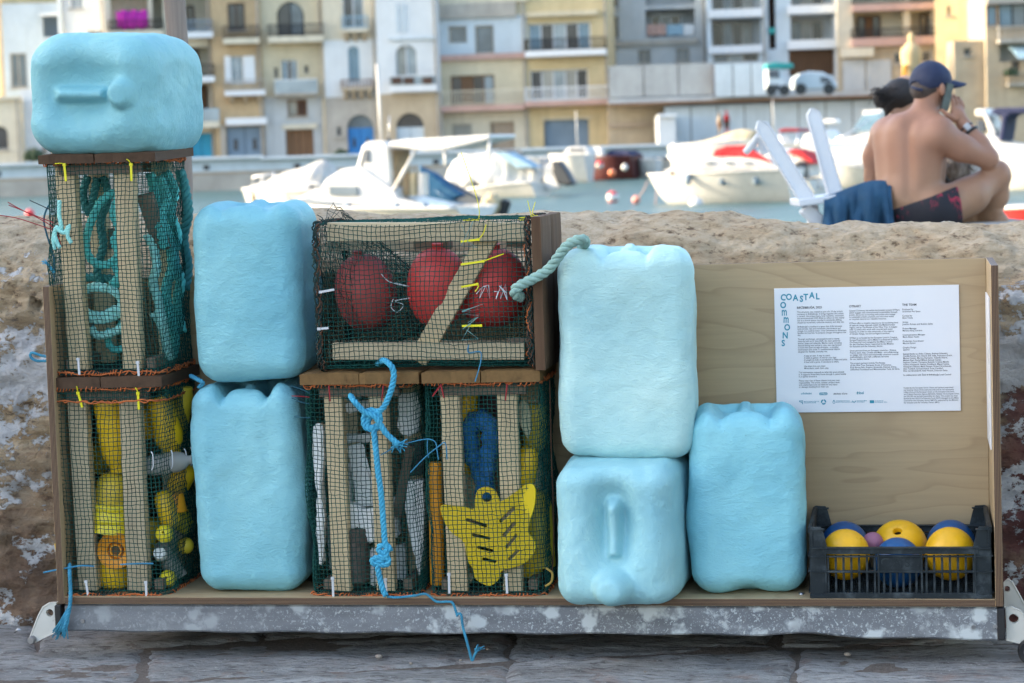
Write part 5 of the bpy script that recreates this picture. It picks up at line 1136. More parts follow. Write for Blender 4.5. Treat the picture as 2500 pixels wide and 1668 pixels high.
o = centred(m, 'blue_string', BTW); tag(o, 'short blue string laced through the front of the lower left cage', 'string')
m = MB(); m.tube(catmull(p8([(545, 645), (640, 595), (740, 565), (820, 552), (862, 570), (872, 620), (880, 670)], .0), 6), .0012, 5); m.tube(catmull(p8([(718, 745), (800, 660), (880, 595), (920, 575), (930, 670)], .0), 6), .0013, 5); m.tube(catmull(p8([(818, 550), (815, 600), (822, 660)], .004), 5), .0011, 5)
o = centred(m, 'blue_string', BTW); tag(o, 'loose blue strings tying the foam cage to the yellow plate cage', 'string')
for i, (L, lab) in enumerate([([(712, 967), (735, 968), (755, 970)], 'short red wire poking out beside the lower blue jerrycan'), ([(708, 942), (735, 950), (756, 960)], 'upper short dark wire beside the lower blue jerrycan'), ([(712, 972), (735, 982), (754, 986)], 'middle short dark wire beside the lower blue jerrycan'), ([(718, 1018), (740, 1020), (757, 1020)], 'lowest short dark wire beside the lower blue jerrycan')]):
    m = MB(); m.tube([at(*L[0], .0), at(*L[1], .01), at(*L[2], .02)], .0011, 5); o = centred(m, 'stiff_wire', REDT if i == 0 else PETROL); tag(o, lab, 'wire', 'stiff wires beside the lower jerrycan')
m = MB(); rope_shape(m, catmull([at(466, 918, .10), at(480, 925, .06), at(495, 935, .05), at(486, 945, .07)], 6), .005, 4.5); o = centred(m, 'cord_end', BLUET, True); tag(o, 'blue cord end squeezed between the cage stack and the jerrycans', 'cord')
m = MB(); q = catmull(p8([(1505, 1300), (1540, 1330), (1535, 1380), (1500, 1405)], .01), 6); rope_shape(m, q, .0026, 5); o = centred(m, 'cord_end', plain('mustard_cord', (.35, .24, .05), .8), True); tag(o, 'mustard cord end curling from the lower right corner of the fourth cage', 'cord')
wire(Dd, 'side_lacing', [C8(1525, 210), C8(1530, 400), C8(1535, 640), C8(1545, 900), C8(1548, 1150), C8(1540, 1320)], .10, .0016, RUST, 6)
# weathered timber pole behind the wall
m = MB(); a = at(421, -260, 1.4); b = at(447, 640, 1.4); n = 14; m.tube([a.lerp(b, k / n) + Vector((.004 * math.sin(k * 1.3), 0, 0)) for k in range(n + 1)], [.0305 + .0015 * math.sin(k * .9) for k in range(n + 1)], 18)
o = centred(m, 'timber_pole', wood('grey_pole', (.28, .235, .205), 2, .6), True); tag(o, 'weathered grey timber pole rising behind the lying jerrycan', 'pole')
# ================================================================== PEOPLE BEHIND THE WALL
def surface_nets(fn, lo, hi, h):
    n = [int(math.ceil((hi[k] - lo[k]) / h)) + 1 for k in range(3)]
    ax = [lo[k] + h * np.arange(n[k]) for k in range(3)]
    X, Y, Z = np.meshgrid(*ax, indexing='ij'); f = fn(np.stack([X, Y, Z], -1).reshape(-1, 3)).reshape(n)
    s = f < 0; c = [m_ - 1 for m_ in n]
    def sub(a, i, j, k): return a[i:i + c[0], j:j + c[1], k:k + c[2]]
    cnt = sum(sub(s, i, j, k).astype(np.int8) for i in (0, 1) for j in (0, 1) for k in (0, 1)); mask = (cnt > 0) & (cnt < 8)
    idx = -np.ones(c, dtype=np.int64); idx[mask] = np.arange(mask.sum()); acc = np.zeros((mask.sum(), 3)); num = np.zeros(mask.sum())
    for a in range(3):
        for u in (0, 1):
            for v in (0, 1):
                o0 = [0, 0, 0]; b_, c_ = [k for k in range(3) if k != a]; o0[b_] = u; o0[c_] = v; o1 = list(o0); o1[a] = 1
                f0 = sub(f, *o0)[mask]; f1 = sub(f, *o1)[mask]; cr_ = (f0 < 0) != (f1 < 0)
                tt_ = np.where(cr_, f0 / np.where(np.abs(f0 - f1) < 1e-12, 1, f0 - f1), 0)
                p = np.tile(np.array(o0, float), (len(f0), 1)); p[:, a] += tt_; acc += np.where(cr_[:, None], p, 0); num += cr_
    ii = np.argwhere(mask); V = (ii + acc / num[:, None]) * h + np.array(lo); F_ = []
    for a in range(3):
        b_, c_ = [(1, 2), (2, 0), (0, 1)][a]
        s0 = s.take(range(0, n[a] - 1), a); s1 = s.take(range(1, n[a]), a); ed = np.argwhere(s0 != s1)
        ed = ed[(ed[:, b_] >= 1) & (ed[:, c_] >= 1) & (ed[:, b_] <= c[b_] - 1) & (ed[:, c_] <= c[c_] - 1)]
        q = []
        for db, dc in [(1, 1), (0, 1), (0, 0), (1, 0)]:
            e = ed.copy(); e[:, b_] -= db; e[:, c_] -= dc; q.append(idx[e[:, 0], e[:, 1], e[:, 2]])
        q = np.stack(q, -1); fl = s0[ed[:, 0], ed[:, 1], ed[:, 2]]; q[~fl] = q[~fl][:, ::-1]; F_.append(q)
    return V, np.concatenate(F_)
def smin(a, b, k):
    h = np.clip(.5 + .5 * (b - a) / k, 0, 1); return b * (1 - h) + a * h - k * h * (1 - h)
def cone(P, a, b, r1, r2):
    a, b = np.array(a), np.array(b); d = b - a; t = np.clip(((P - a) @ d) / max(1e-9, d @ d), 0, 1); return np.linalg.norm(P - a - t[:, None] * d, axis=1) - (r1 + (r2 - r1) * t)
def ell(P, c, r, R=None):
    q = P - np.array(c); q = q @ R if R is not None else q
    r = np.array(r); k0 = np.linalg.norm(q / r, axis=1); k1 = np.linalg.norm(q / (r * r), axis=1); return k0 * (k0 - 1) / np.maximum(k1, 1e-9)
def sdf(prims, k=.03):
    def fn(P):
        d = None
        for pr in prims:
            kk = pr[-1] if isinstance(pr[-1], str) is False and pr[0] in ('c', 'e') and len(pr) > (5 if pr[0] == 'c' else 3) else k
            e = cone(P, *pr[1:5]) if pr[0] == 'c' else ell(P, pr[1], pr[2])
            d = e if d is None else smin(d, e, kk)
        return d
    return fn
MD = 9.9
mo = atD(2270, 548, MD); mo.z = .30
# local frame: x to the right in the picture, y away, z up, metres
mframe = Matrix(((bR.x, bF.x, 0, mo.x), (bR.y, bF.y, 0, mo.y), (0, 0, 1, mo.z), (0, 0, 0, 1)))
minv = mframe.inverted()
def L6(x, y, d=0.0):
    """crop pixel of the people -> local point, at depth d behind the plane of the sitter"""
    px, py = 2050 + x / 3.409, 100 + y / 3.409
    p = CAM + ray(px, py) * (MD + d); return tuple(minv @ p)
def skin_mat(name, col, red):
    t = NT(name); n1 = t.noise(9, 5, .6); n2 = t.noise(90, 4, .6)
    sep = t.node('ShaderNodeSeparateXYZ', Vector=t.co()); z = t.ramp(sep.outputs[2], [(.42, 0.), (.72, 1.)])
    c = t.mix(t.ramp(n1, [(.3, .0), (.7, .8)]), col, tuple(x * .72 for x in col)); c = t.mix(t.math('MULTIPLY', z, .75), c, red)
    t.out(c, .5, spec=.35); t.b.inputs['Subsurface Radius'].default_value = (.012, .005, .003); t.bump(n2, .15, .002); return t.m
SKIN = skin_mat('tanned_skin', (.39, .235, .14), (.33, .16, .105))
def sd_obj(name, prims, mat, parent, h=.008, k=.03, pad=.02, fn=None, box=None):
    pts = []
    for pr in prims:
        if pr[0] == 'c': pts += [np.array(pr[1]) - pr[3], np.array(pr[1]) + pr[3], np.array(pr[2]) - pr[4], np.array(pr[2]) + pr[4]]
        else: pts += [np.array(pr[1]) - np.array(pr[2]), np.array(pr[1]) + np.array(pr[2])]
    lo = np.min(pts, 0) - pad; hi = np.max(pts, 0) + pad
    V, Fq = surface_nets(fn or sdf(prims, k), lo, hi, h)
    return np_mesh(name, V, Fq, mat, parent)
man = empty('person', mat=mframe, label='bare backed man in navy cap and dark shorts sitting with a phone at his ear', cat='person')
body = [
    ('c', L6(705, 610, .0), L6(745, 450, .02), .058, .056), ('e', L6(760, 362, .04), (.080, .094, .088)), ('e', L6(800, 450, .07), (.055, .075, .06)),
    ('c', L6(690, 640, .0), L6(430, 735, .12), .050, .058), ('c', L6(700, 640, -.02), L6(830, 740, -.11), .05, .060),
    ('c', L6(440, 800, .08), L6(470, 1230, .05), .088, .085), ('c', L6(700, 830, -.06), L6(660, 1250, -.05), .092, .090), ('c', L6(560, 780, -.005), L6(560, 1300, -.02), .095, .095),
    ('c', L6(560, 1300, -.02), L6(600, 1450, .0), .105, .115), ('c', L6(740, 900, .05), L6(690, 1300, .07), .085, .09),
    ('c', L6(360, 780, .14), L6(285, 960, .20), .058, .045), ('c', L6(285, 960, .20), L6(265, 1150, .22), .043, .036),
    # right arm: shoulder, elbow on the knee, forearm back up to the ear
    ('c', L6(835, 790, -.13), L6(1010, 890, -.10), .064, .056), ('c', L6(1010, 890, -.10), L6(1235, 985, -.06), .053, .043),
    ('c', L6(1240, 975, -.06), L6(1160, 860, -.05), .043, .043, .015), ('c', L6(1160, 860, -.05), L6(1035, 700, -.03), .042, .029, .015),
    # right thigh, knee, shin
    ('c', L6(800, 1410, -.09), L6(1080, 1290, -.04), .098, .078), ('c', L6(1080, 1290, -.04), L6(1300, 1120, .02), .076, .054), ('e', L6(1312, 1108, .02), (.052, .056, .056)),
    ('c', L6(1305, 1130, .03), L6(1290, 1290, .08), .058, .060, .02), ('c', L6(1290, 1290, .08), L6(1180, 1560, .14), .058, .034, .02),
    # left leg folded under
    ('c', L6(850, 1480, .12), L6(1180, 1500, .20), .09, .06), ('c', L6(1180, 1500, .2), L6(1330, 1500, .06), .055, .04),
]
# hand: palm, four bent fingers and the thumb
hand = [('c', L6(1030, 695, -.03), L6(985, 620, -.025), .026, .030, .012), ('c', L6(1000, 640, -.02), L6(985, 580, -.005), .027, .024, .012), ('c', L6(965, 620, -.03), L6(960, 580, -.03), .024, .018, .01)]
for bx, by, mx, my, tx_, ty_, d in [(950, 575, 945, 505, 925, 440, -.035), (975, 565, 975, 500, 955, 455, -.020), (1000, 570, 1002, 510, 988, 470, -.004), (1020, 590, 1026, 540, 1014, 500, .010)]:
    hand += [('c', L6(bx, by, d), L6(mx, my, d), .0098, .0092, .004), ('c', L6(mx, my, d), L6(tx_, ty_, d + .006), .0090, .0072, .003)]
hand += [('c', L6(955, 650, -.045), L6(895, 615, -.05), .015, .011, .006), ('c', L6(895, 615, -.05), L6(848, 572, -.045), .0105, .0085, .004)]
ear = [('e', L6(852, 405, -.055), (.014, .014, .030), .006)]
def man_fn(P):
    a = sdf(body, .035)(P); b = sdf(hand, .006)(P); c = sdf(ear, .01)(P)
    # furrow of the spine and the shoulder blades
    sp0, sp1 = np.array(L6(585, 700, -.10)), np.array(L6(575, 1280, -.13)); d = sp1 - sp0; t_ = np.clip(((P - sp0) @ d) / (d @ d), 0, 1); q = np.linalg.norm(P - sp0 - t_[:, None] * d, axis=1)
    a = a + .011 * np.exp(-(q / .026) ** 2)
    for cx, cy, dd in [(450, 850, -.02), (720, 870, -.16)]: a = a - .010 * np.exp(-(np.linalg.norm(P - np.array(L6(cx, cy, dd)), axis=1) / .06) ** 2)
    return smin(smin(a, b, .012), c, .008)
lo_ = np.array(L6(180, 1620, -.05)) - .05; hi_ = np.array(L6(1420, 150, .05)) + .05
lo_[1], hi_[1] = -.27, .36
V, Fq = surface_nets(man_fn, lo_, hi_, .0065)
np_mesh('body', V, Fq, SKIN, man)
# shorts: a shell a little outside the hips and the thigh
CL = NT('dark_shorts'); n1 = CL.noise(34, 5, .7, CL.co((1, 1, .5), (0, .5, 0)), .8); sep = CL.node('ShaderNodeSeparateXYZ', Vector=CL.co()); reg = CL.noise(6, 2, .5)
fl = CL.math('MULTIPLY', CL.ramp(n1, [(.56, .0), (.60, 1.)]), CL.ramp(reg, [(.5, .0), (.58, 1.)]))
CL.out(CL.mix(fl, (.012, .013, .02), (.33, .02, .05)), .8); CL.bump(CL.noise(18, 4), .4, .01); SHORTS = CL.m
wa, wb = np.array(L6(430, 1415, -.12)), np.array(L6(830, 1262, -.12)); wn_ = np.array([-(wb - wa)[2], 0, (wb - wa)[0]]); wn_ /= np.linalg.norm(wn_)
ka, kb = np.array(L6(960, 1170, -.1)), np.array(L6(1010, 1480, -.1)); kn = np.array([(kb - ka)[2], 0, -(kb - ka)[0]]); kn /= -np.linalg.norm(kn)
def shorts_fn(P):
    a = sdf([body[i] for i in (8, 17 - 1, 17, 21)] + [('c', L6(700, 1400, -.03), L6(900, 1420, -.03), .12, .11)], .05)(P) - .010
    a = np.maximum(a, (P - wa) @ wn_); return np.maximum(a, (P - ka) @ kn * (1 if kn[0] > 0 else -1))
V, Fq = surface_nets(shorts_fn, lo_, hi_, .008); np_mesh('shorts', V, Fq, SHORTS, man)
# hair under the cap, the cap itself with brim and strap
HAIR = plain('dark_hair', (.018, .014, .012), .6, .4, 60, .5, 90); HAIRG = plain('cropped_dark_hair', (.05, .035, .028), .7, .4, 90, .5, 160)
sd_obj('hair', [('e', L6(738, 400, .03), (.080, .085, .058)), ('e', L6(690, 430, .0), (.040, .05, .04))], HAIRG, man, .006, .02)
NAVYC = plain('navy_cap_cloth', (.012, .022, .062), .75, .15, 14, .3, 120)
hc = np.array(L6(757, 342, .04)); bn = np.array((.20, .0, 1.0)); bn /= np.linalg.norm(bn)
def cap_fn(P):
    a = ell(P, hc, (.092, .108, .092)); cut = -((P - np.array(L6(700, 405, .0))) @ np.array((-.10, 0, .995)))
    op = ell(P, L6(625, 385, -.03), (.024, .08, .024)); return np.maximum(np.maximum(a, cut), -op)
V, Fq = surface_nets(cap_fn, hc - .14, hc + .14, .005); cap_o = np_mesh('cap', V, Fq, NAVYC, man)
m = MB(); N1, N2 = 14, 8; b0 = Vector(L6(905, 330, .05)); vs = []
for i in range(N1 + 1):
    a = R_(-80 + 160 * i / N1)
    for j in range(N2 + 1):
        r = j / N2; e = .086 * r * math.cos(a) ** .5 if math.cos(a) > 0 else 0
        vs.append(b0 + Vector((-.018 * (1 - math.cos(a)) + e * .96, .075 * math.sin(a) * (1 - .12 * r) + .02, .004 - .022 * r - .018 * math.sin(a) ** 2 * 1)))
fs = [(i * (N2 + 1) + j, (i + 1) * (N2 + 1) + j, (i + 1) * (N2 + 1) + j + 1, i * (N2 + 1) + j + 1) for i in range(N1) for j in range(N2)]
m.add(vs, fs); br = m.build('brim', NAVYC, cap_o, True); sm_ = br.modifiers.new('thickness', 'SOLIDIFY'); sm_.thickness = .004
m = MB(); m.tube(catmull([L6(597, 385, -.02), L6(640, 400, -.055), L6(690, 412, -.062)], 6), .006, 6); m.build('strap', NAVYC, cap_o, True)
# strap watch and bracelet on the right wrist
def band(pa, pb, f, r, tube_r, mat, name, parent):
    a, b = Vector(pa), Vector(pb); c = a.lerp(b, f); z = (b - a).normalized(); x = z.orthogonal().normalized(); y = z.cross(x); m = MB()
    m.tube([c + (x * math.cos(q * .393) + y * math.sin(q * .393)) * r for q in range(16)], tube_r, 6, closed=True); return m.build(name, mat, parent, True)
w0, w1 = L6(1160, 860, -.05), L6(1035, 700, -.03)
wt = band(w0, w1, .62, .036, .007, BLKP, 'watch', man); band(w0, w1, .86, .031, .004, BLKP, 'bracelet', man)
m = MB(); c = Vector(L6(1062, 715, -.075)); m.box(c, (.026, .008, .03), Matrix.Rotation(R_(-40), 3, 'Y'), .003); m.build('dial', plain('watch_glass', (.5, .52, .55), .15, .05), wt)
# phone at the ear
ph = empty('mobile_phone', mat=mframe, label='dark mobile phone the man holds at his ear', cat='phone')
rot = Matrix.Rotation(R_(14), 3, 'Y') @ Matrix.Rotation(R_(28), 3, 'Z'); c = Vector(L6(893, 465, -.045))
m = MB(); m.box(c, (.040, .010, .118), rot, .002); m.build('body', BLKP, ph)
m = MB(); m.box(c + rot @ Vector((0, -.0057, .001)), (.036, .0012, .112), rot); m.build('screen', plain('phone_glass', (.10, .13, .12), .06, .3, 30, 0), ph)

# woman beyond him: dark hair tied back, most of her hidden
wo_ = empty('person', mat=mframe, label='dark haired person mostly hidden behind the man in the cap', cat='person')
WD = .42
sd_obj('body', [('e', L6(545, 500, WD), (.082, .09, .115)), ('c', L6(540, 620, WD), L6(560, 720, WD), .05, .055), ('c', L6(420, 790, WD), L6(690, 790, WD), .06, .06), ('c', L6(560, 780, WD), L6(580, 1300, WD), .11, .12), ('c', L6(420, 790, WD), L6(400, 1000, WD + .05), .045, .04), ('c', L6(400, 1000, WD + .05), L6(560, 1150, WD + .12), .038, .03), ('c', L6(690, 790, WD), L6(760, 1000, WD), .045, .038), ('c', L6(760, 1000, WD), L6(900, 1120, WD + .02), .038, .028), ('c', L6(600, 1420, WD), L6(1000, 1330, WD + .1), .10, .07), ('c', L6(1000, 1330, WD + .1), L6(1020, 1600, WD + .1), .06, .04), ('e', L6(457, 580, WD - .06), (.014, .02, .028))], plain('olive_skin', (.42, .25, .165), .5, .12, 9), wo_, .010, .03)
hp = [('e', L6(520, 455, WD - .01), (.092, .095, .082)), ('e', L6(455, 480, WD - .03), (.065, .07, .055)), ('c', L6(440, 470, WD - .03), L6(345, 480, WD - .04), .040, .034), ('c', L6(345, 480, WD - .04), L6(325, 525, WD - .05), .030, .012), ('c', L6(410, 540, WD - .06), L6(385, 620, WD - .06), .020, .008)]
ho = sd_obj('hair', hp, HAIR, wo_, .008, .03)
rg = random.Random(12); m = MB()
for k in range(240):
    a = Vector(L6(rg.uniform(330, 520), rg.uniform(400, 520), WD - .06 + rg.uniform(-.05, .02))); m.tube(catmull([a, a + Vector((rg.uniform(-.04, 0), rg.uniform(-.01, .01), rg.uniform(-.01, .02))), a + Vector((rg.uniform(-.06, -.01), 0, rg.uniform(-.03, .02)))], 3), .0013, 3)
o = m.build('loose_strands', HAIR, ho, True); o['kind'] = 'stuff'
def top_fn(P): return np.maximum(np.maximum(sdf([('c', L6(560, 900, WD), L6(580, 1250, WD), .115, .125), ('c', L6(700, 1200, WD + .05), L6(860, 1250, WD + .05), .09, .06)], .05)(P), P[:, 2] - L6(500, 1130)[2]), L6(500, 1460)[2] - P[:, 2])
V, Fq = surface_nets(top_fn, np.array(L6(300, 1500, 0)) - .05, np.array(L6(1000, 850, WD)) + .25, .012); np_mesh('swimsuit', V, Fq, plain('cyan_swimsuit', (.18, .50, .56), .6), wo_)
# small shaggy dog beyond his knee
dg_ = empty('dog', mat=mframe, label='shaggy grey and white dog with dark harness behind the man\'s arm', cat='dog')
DD = .30
fur = NT('shaggy_fur'); n1 = fur.noise(16, 6, .7, fur.co((1, 1, .4))); fur.out(fur.ramp(n1, [(.32, (.05, .045, .042)), (.48, (.25, .215, .18)), (.66, (.50, .48, .45))]), .9); fur.bump(n1, 1., .03)
dogp = [('c', L6(950, 1060, DD), L6(1130, 1110, DD + .10), .085, .08), ('e', L6(975, 1010, DD - .02), (.075, .075, .06)), ('c', L6(960, 985, DD), L6(990, 930, DD + .02), .05, .055), ('c', L6(990, 930, DD + .02), L6(1050, 945, DD + .06), .040, .024), ('c', L6(900, 1130, DD), L6(890, 1500, DD), .035, .022), ('c', L6(980, 1140, DD + .02), L6(990, 1500, DD), .035, .022), ('c', L6(1130, 1150, DD + .1), L6(1120, 1330, DD + .1), .05, .03), ('c', L6(1120, 1330, DD + .1), L6(1150, 1500, DD + .12), .026, .02), ('c', L6(1170, 1100, DD + .13), L6(1230, 1030, DD + .17), .02, .012), ('c', L6(960, 925, DD - .02), L6(945, 985, DD - .04), .022, .015)]
db = sd_obj('body', dogp, fur.m, dg_, .009, .03)
m = MB()
for k in range(420):
    i = rg.randrange(len(db.data.vertices)); v = db.data.vertices[i]; a = v.co.copy(); n_ = v.normal
    if a.z < L6(0, 1300, DD)[2]: continue
    m.tube([a, a + n_ * .012 + Vector((0, 0, -.004)), a + n_ * .02 + Vector((rg.uniform(-.008, .008), 0, -.014))], [.0022, .0016, .0006], 3)
o = m.build('shaggy_coat', fur.m, db, True); o['kind'] = 'stuff'
m = MB(); m.tube(catmull([L6(850, 1000, DD - .07), L6(862, 1060, DD - .09), L6(880, 1140, DD - .09), L6(930, 1190, DD - .06)], 6), .009, 6); m.build('harness', BLKP, dg_, True)

# ------------------------------------------------------------------ white plastic lounger and towel
def L4(x, y, d=0.0):
    p = CAM + ray(1700 + x / 2.904, y / 2.904) * (MD + d); return tuple(minv @ p)
CH = plain('white_lounger_plastic', (.66, .69, .72), .38, .06, 5)
chair = empty('lounge_chair', mat=mframe, label='white plastic lounge chair with two tall slanting uprights beside the man', cat='chair')
def upright(x0, y0, x1, y1, d, w=.066):
    a, b = Vector(L4(x0, y0, d)), Vector(L4(x1, y1, d)); ax = (b - a).normalized(); side = Vector((ax.z, 0, -ax.x)); m = MB()
    N = 18; vs = []
    for i in range(N + 1):
        t = i / N; c = a.lerp(b, t); ww = w / 2 * (1.0 + .12 * t) * (math.sqrt(max(0, 1 - (1 - min(1, t / .09)) ** 2)) * .8 + .2 if t < .09 else 1)
        for k, (sx, yy) in enumerate([(-1, 0), (-.93, -.022), (-.80, -.026), (-.70, -.018), (.70, -.018), (.80, -.026), (.93, -.022), (1, 0), (.9, .02), (-.9, .02)]): vs.append(c + side * ww * sx + Vector((0, yy, 0)))
    n = 10; fs = [(i * n + k, i * n + (k + 1) % n, (i + 1) * n + (k + 1) % n, (i + 1) * n + k) for i in range(N) for k in range(n)] + [tuple(range(n))[::-1], tuple(N * n + k for k in range(n))]
    m.add(vs, fs); return m.build('upright', CH, chair, True, None, 40)
u1 = upright(440, 860, 800, 1440, -.05); u2 = upright(815, 770, 990, 1400, .12)
m = MB(); m.tube(catmull([L4(445, 960, .0), L4(395, 1030, .03), L4(345, 1085, .05)], 5), [.017] * 10 + [.012], 8); m.tube(catmull([L4(440, 960, .0), L4(465, 1030, .02), L4(485, 1090, .03)], 5), .015, 8); m.build('hook', CH, u1, True)
m = MB(); s0, s1 = Vector(L4(710, 1440, -.05)), Vector(L4(1400, 1345, -.02)); 
for dy in (-.04, .02, .08, .14, .20): m.bar(s0 + Vector((0, dy, 0)), s1 + Vector((0, dy, 0)), .05, .03, (0, 0, 1), .004)
m.build('seat', CH, chair, False)
m = MB(); m.bar(Vector(L4(760, 1470, -.04)), Vector(L4(950, 1640, -.02)), .06, .05, (0, 1, 0), .006); m.build('leg', CH, chair); m = MB(); m.bar(Vector(L4(820, 1450, .18)), Vector(L4(830, 1640, .2)), .05, .05, (0, 1, 0), .006); m.build('leg', CH, chair); m = MB(); m.bar(Vector(L4(1380, 1370, -.02)), Vector(L4(1420, 1640, .0)), .05, .05, (0, 1, 0), .006); m.build('leg', CH, chair)
m = MB(); m.box(Vector(L4(1375, 1350, -.05)), (.06, .05, .04), None, .006); m.build('seat_end', CH, chair)
# blue towel hanging over the seat edge
TW = plain('blue_towel', (.020, .075, .145), .9, .2, 10, .6, 140)
nu, nv = 60, 40; vs = []
for i in range(nu):
    for j in range(nv):
        u, v = i / (nu - 1), j / (nv - 1)
        x = 905 + 475 * u + (18 * v * math.sin(u * 9) + 30 * v * (u - .3)); ytop = 1395 - 110 * math.sin(u * 1.9) ** 1.5 + (30 if u > .93 else 0); y = ytop + v * (1660 - ytop)
        d = -.085 - .045 * math.sin(min(1, v * 3) * 1.57) + .030 * math.sin(u * 15 + v * 3) * v + .020 * math.sin(u * 29 - v * 4) * v + .010 * math.sin(u * 53 + 2 * v) * v
        vs.append(L4(x, y, d))
towel = np_mesh('towel', np.array(vs), grid_faces(nu, nv), TW); towel.matrix_world = mframe; sm_ = towel.modifiers.new('thickness', 'SOLIDIFY'); sm_.thickness = .006
tag(towel, 'dark blue towel draped over the seat of the white lounge chair', 'towel')

# the low stone step they all sit on
zt_ = atD(2270, 547, MD).z; a_ = minv @ atD(1860, 547, MD); b_ = minv @ atD(2520, 547, MD)
step = empty('stone_step', mat=mframe, label='low stone step on the quay under the man and the lounge chair', cat='step'); n_ = 4
for k in range(n_):
    x0, x1 = a_.x + (b_.x - a_.x) * k / n_, a_.x + (b_.x - a_.x) * (k + 1) / n_; m = MB(); h_ = zt_ - .22
    m.box(((x0 + x1) / 2, .0, zt_ - mo.z - h_ / 2), (x1 - x0 - .008, 1.0, h_), None, .012); m.build('stone_block', conc, step)
# ================================================================== ACROSS THE WATER
WZ = -.6
t = NT('harbour_water'); w1 = t.noise(.55, 4, .55, t.co((1, 2.2, 1))); w2 = t.noise(2.6, 4, .6, t.co((1, 2.4, 1)))
t.out(t.ramp(w1, [(.3, (.04, .085, .09)), (.7, (.065, .12, .12))]), .30, spec=.3, IOR=1.2); b = t.bump(w1, .55, .6); t.bump(w2, .5, .12, b)
m = MB(); m.add([(-900, 14.9, WZ), (900, 14.9, WZ), (900, 900, WZ), (-900, 900, WZ)], [(0, 1, 2, 3)]); o = m.build('water', t.m); o['kind'] = 'structure'

def stain(name, col, var=.16, streak=.5, sc=.6):
    """house render: soft stains, rain streaks and small patches"""
    if name in MATS: return MATS[name]
    col = tuple(x * .86 for x in col); t = NT(name); c = t.ramp(t.noise(sc, 6, .65), [(.3, tuple(x * (1 - var) for x in col)), (.7, tuple(min(1, x * (1 + var * .6)) for x in col))])
    st = t.noise(1.6, 6, .7, t.co((1.2, 1.2, .14))); c = t.mix(t.ramp(st, [(.50, 0.), (.72, streak)]), c, tuple(x * .6 for x in col))
    c = t.mix(t.ramp(t.noise(2.2, 5, .7), [(.6, 0.), (.68, .35)]), c, tuple(min(1, x * 1.2) for x in col))
    t.out(c, .9, spec=.2); t.bump(t.noise(6, 6, .7), .5, .05); MATS[name] = t.m; return t.m
def glassm(name, col, rough=.12):
    if name in MATS: return MATS[name]
    t = NT(name); t.out(t.ramp(t.noise(.8, 3), [(.35, tuple(x * .6 for x in col)), (.7, col)]), rough, spec=.6); MATS[name] = t.m; return t.m
PAL = dict(cream=stain('cream_render', (.64, .58, .45)), yellow=stain('yellow_render', (.62, .50, .29)), yellow2=stain('straw_render', (.62, .54, .38)), ochre=stain('ochre_stone', (.50, .37, .22), .25), white=stain('white_render', (.66, .69, .70), .1, .3), bluew=stain('bluish_white_render', (.55, .62, .66), .12, .35), grey=stain('grey_render', (.48, .50, .50), .14), conc=stain('concrete_render', (.42, .43, .42), .2), stone=stain('grey_stone', (.42, .39, .34), .25), tan=stain('tan_stone', (.46, .38, .27), .25), pink=stain('pink_render', (.50, .33, .28)), brown=stain('brown_paint', (.22, .125, .07)), dkbrown=stain('dark_brown_paint', (.10, .06, .045)), white2=stain('white_paint', (.72, .74, .75), .06, .15), greyblue=stain('grey_blue_paint', (.20, .27, .34)), blue=stain('bright_blue_paint', (.06, .24, .55)), cyan=stain('turquoise_paint', (.06, .36, .55)), beige=stain('beige_paint', (.40, .32, .24)), sun=stain('honey_stone', (.56, .44, .25), .2), red=stain('red_paint', (.40, .03, .03)), black=stain('black_iron', (.02, .022, .025)), teal=stain('teal_cloth', (.05, .33, .32)), magenta=stain('magenta_cloth', (.42, .03, .30)), lblue=stain('light_blue_paint', (.30, .45, .55)),
    dark=glassm('dark_glass', (.05, .055, .065)), glass=glassm('grey_glass', (.14, .18, .21)), bglass=glassm('blue_glass', (.16, .27, .35)), lglass=glassm('pale_glass', (.34, .40, .42), .25), curtain=glassm('curtained_glass', (.34, .33, .28), .5))
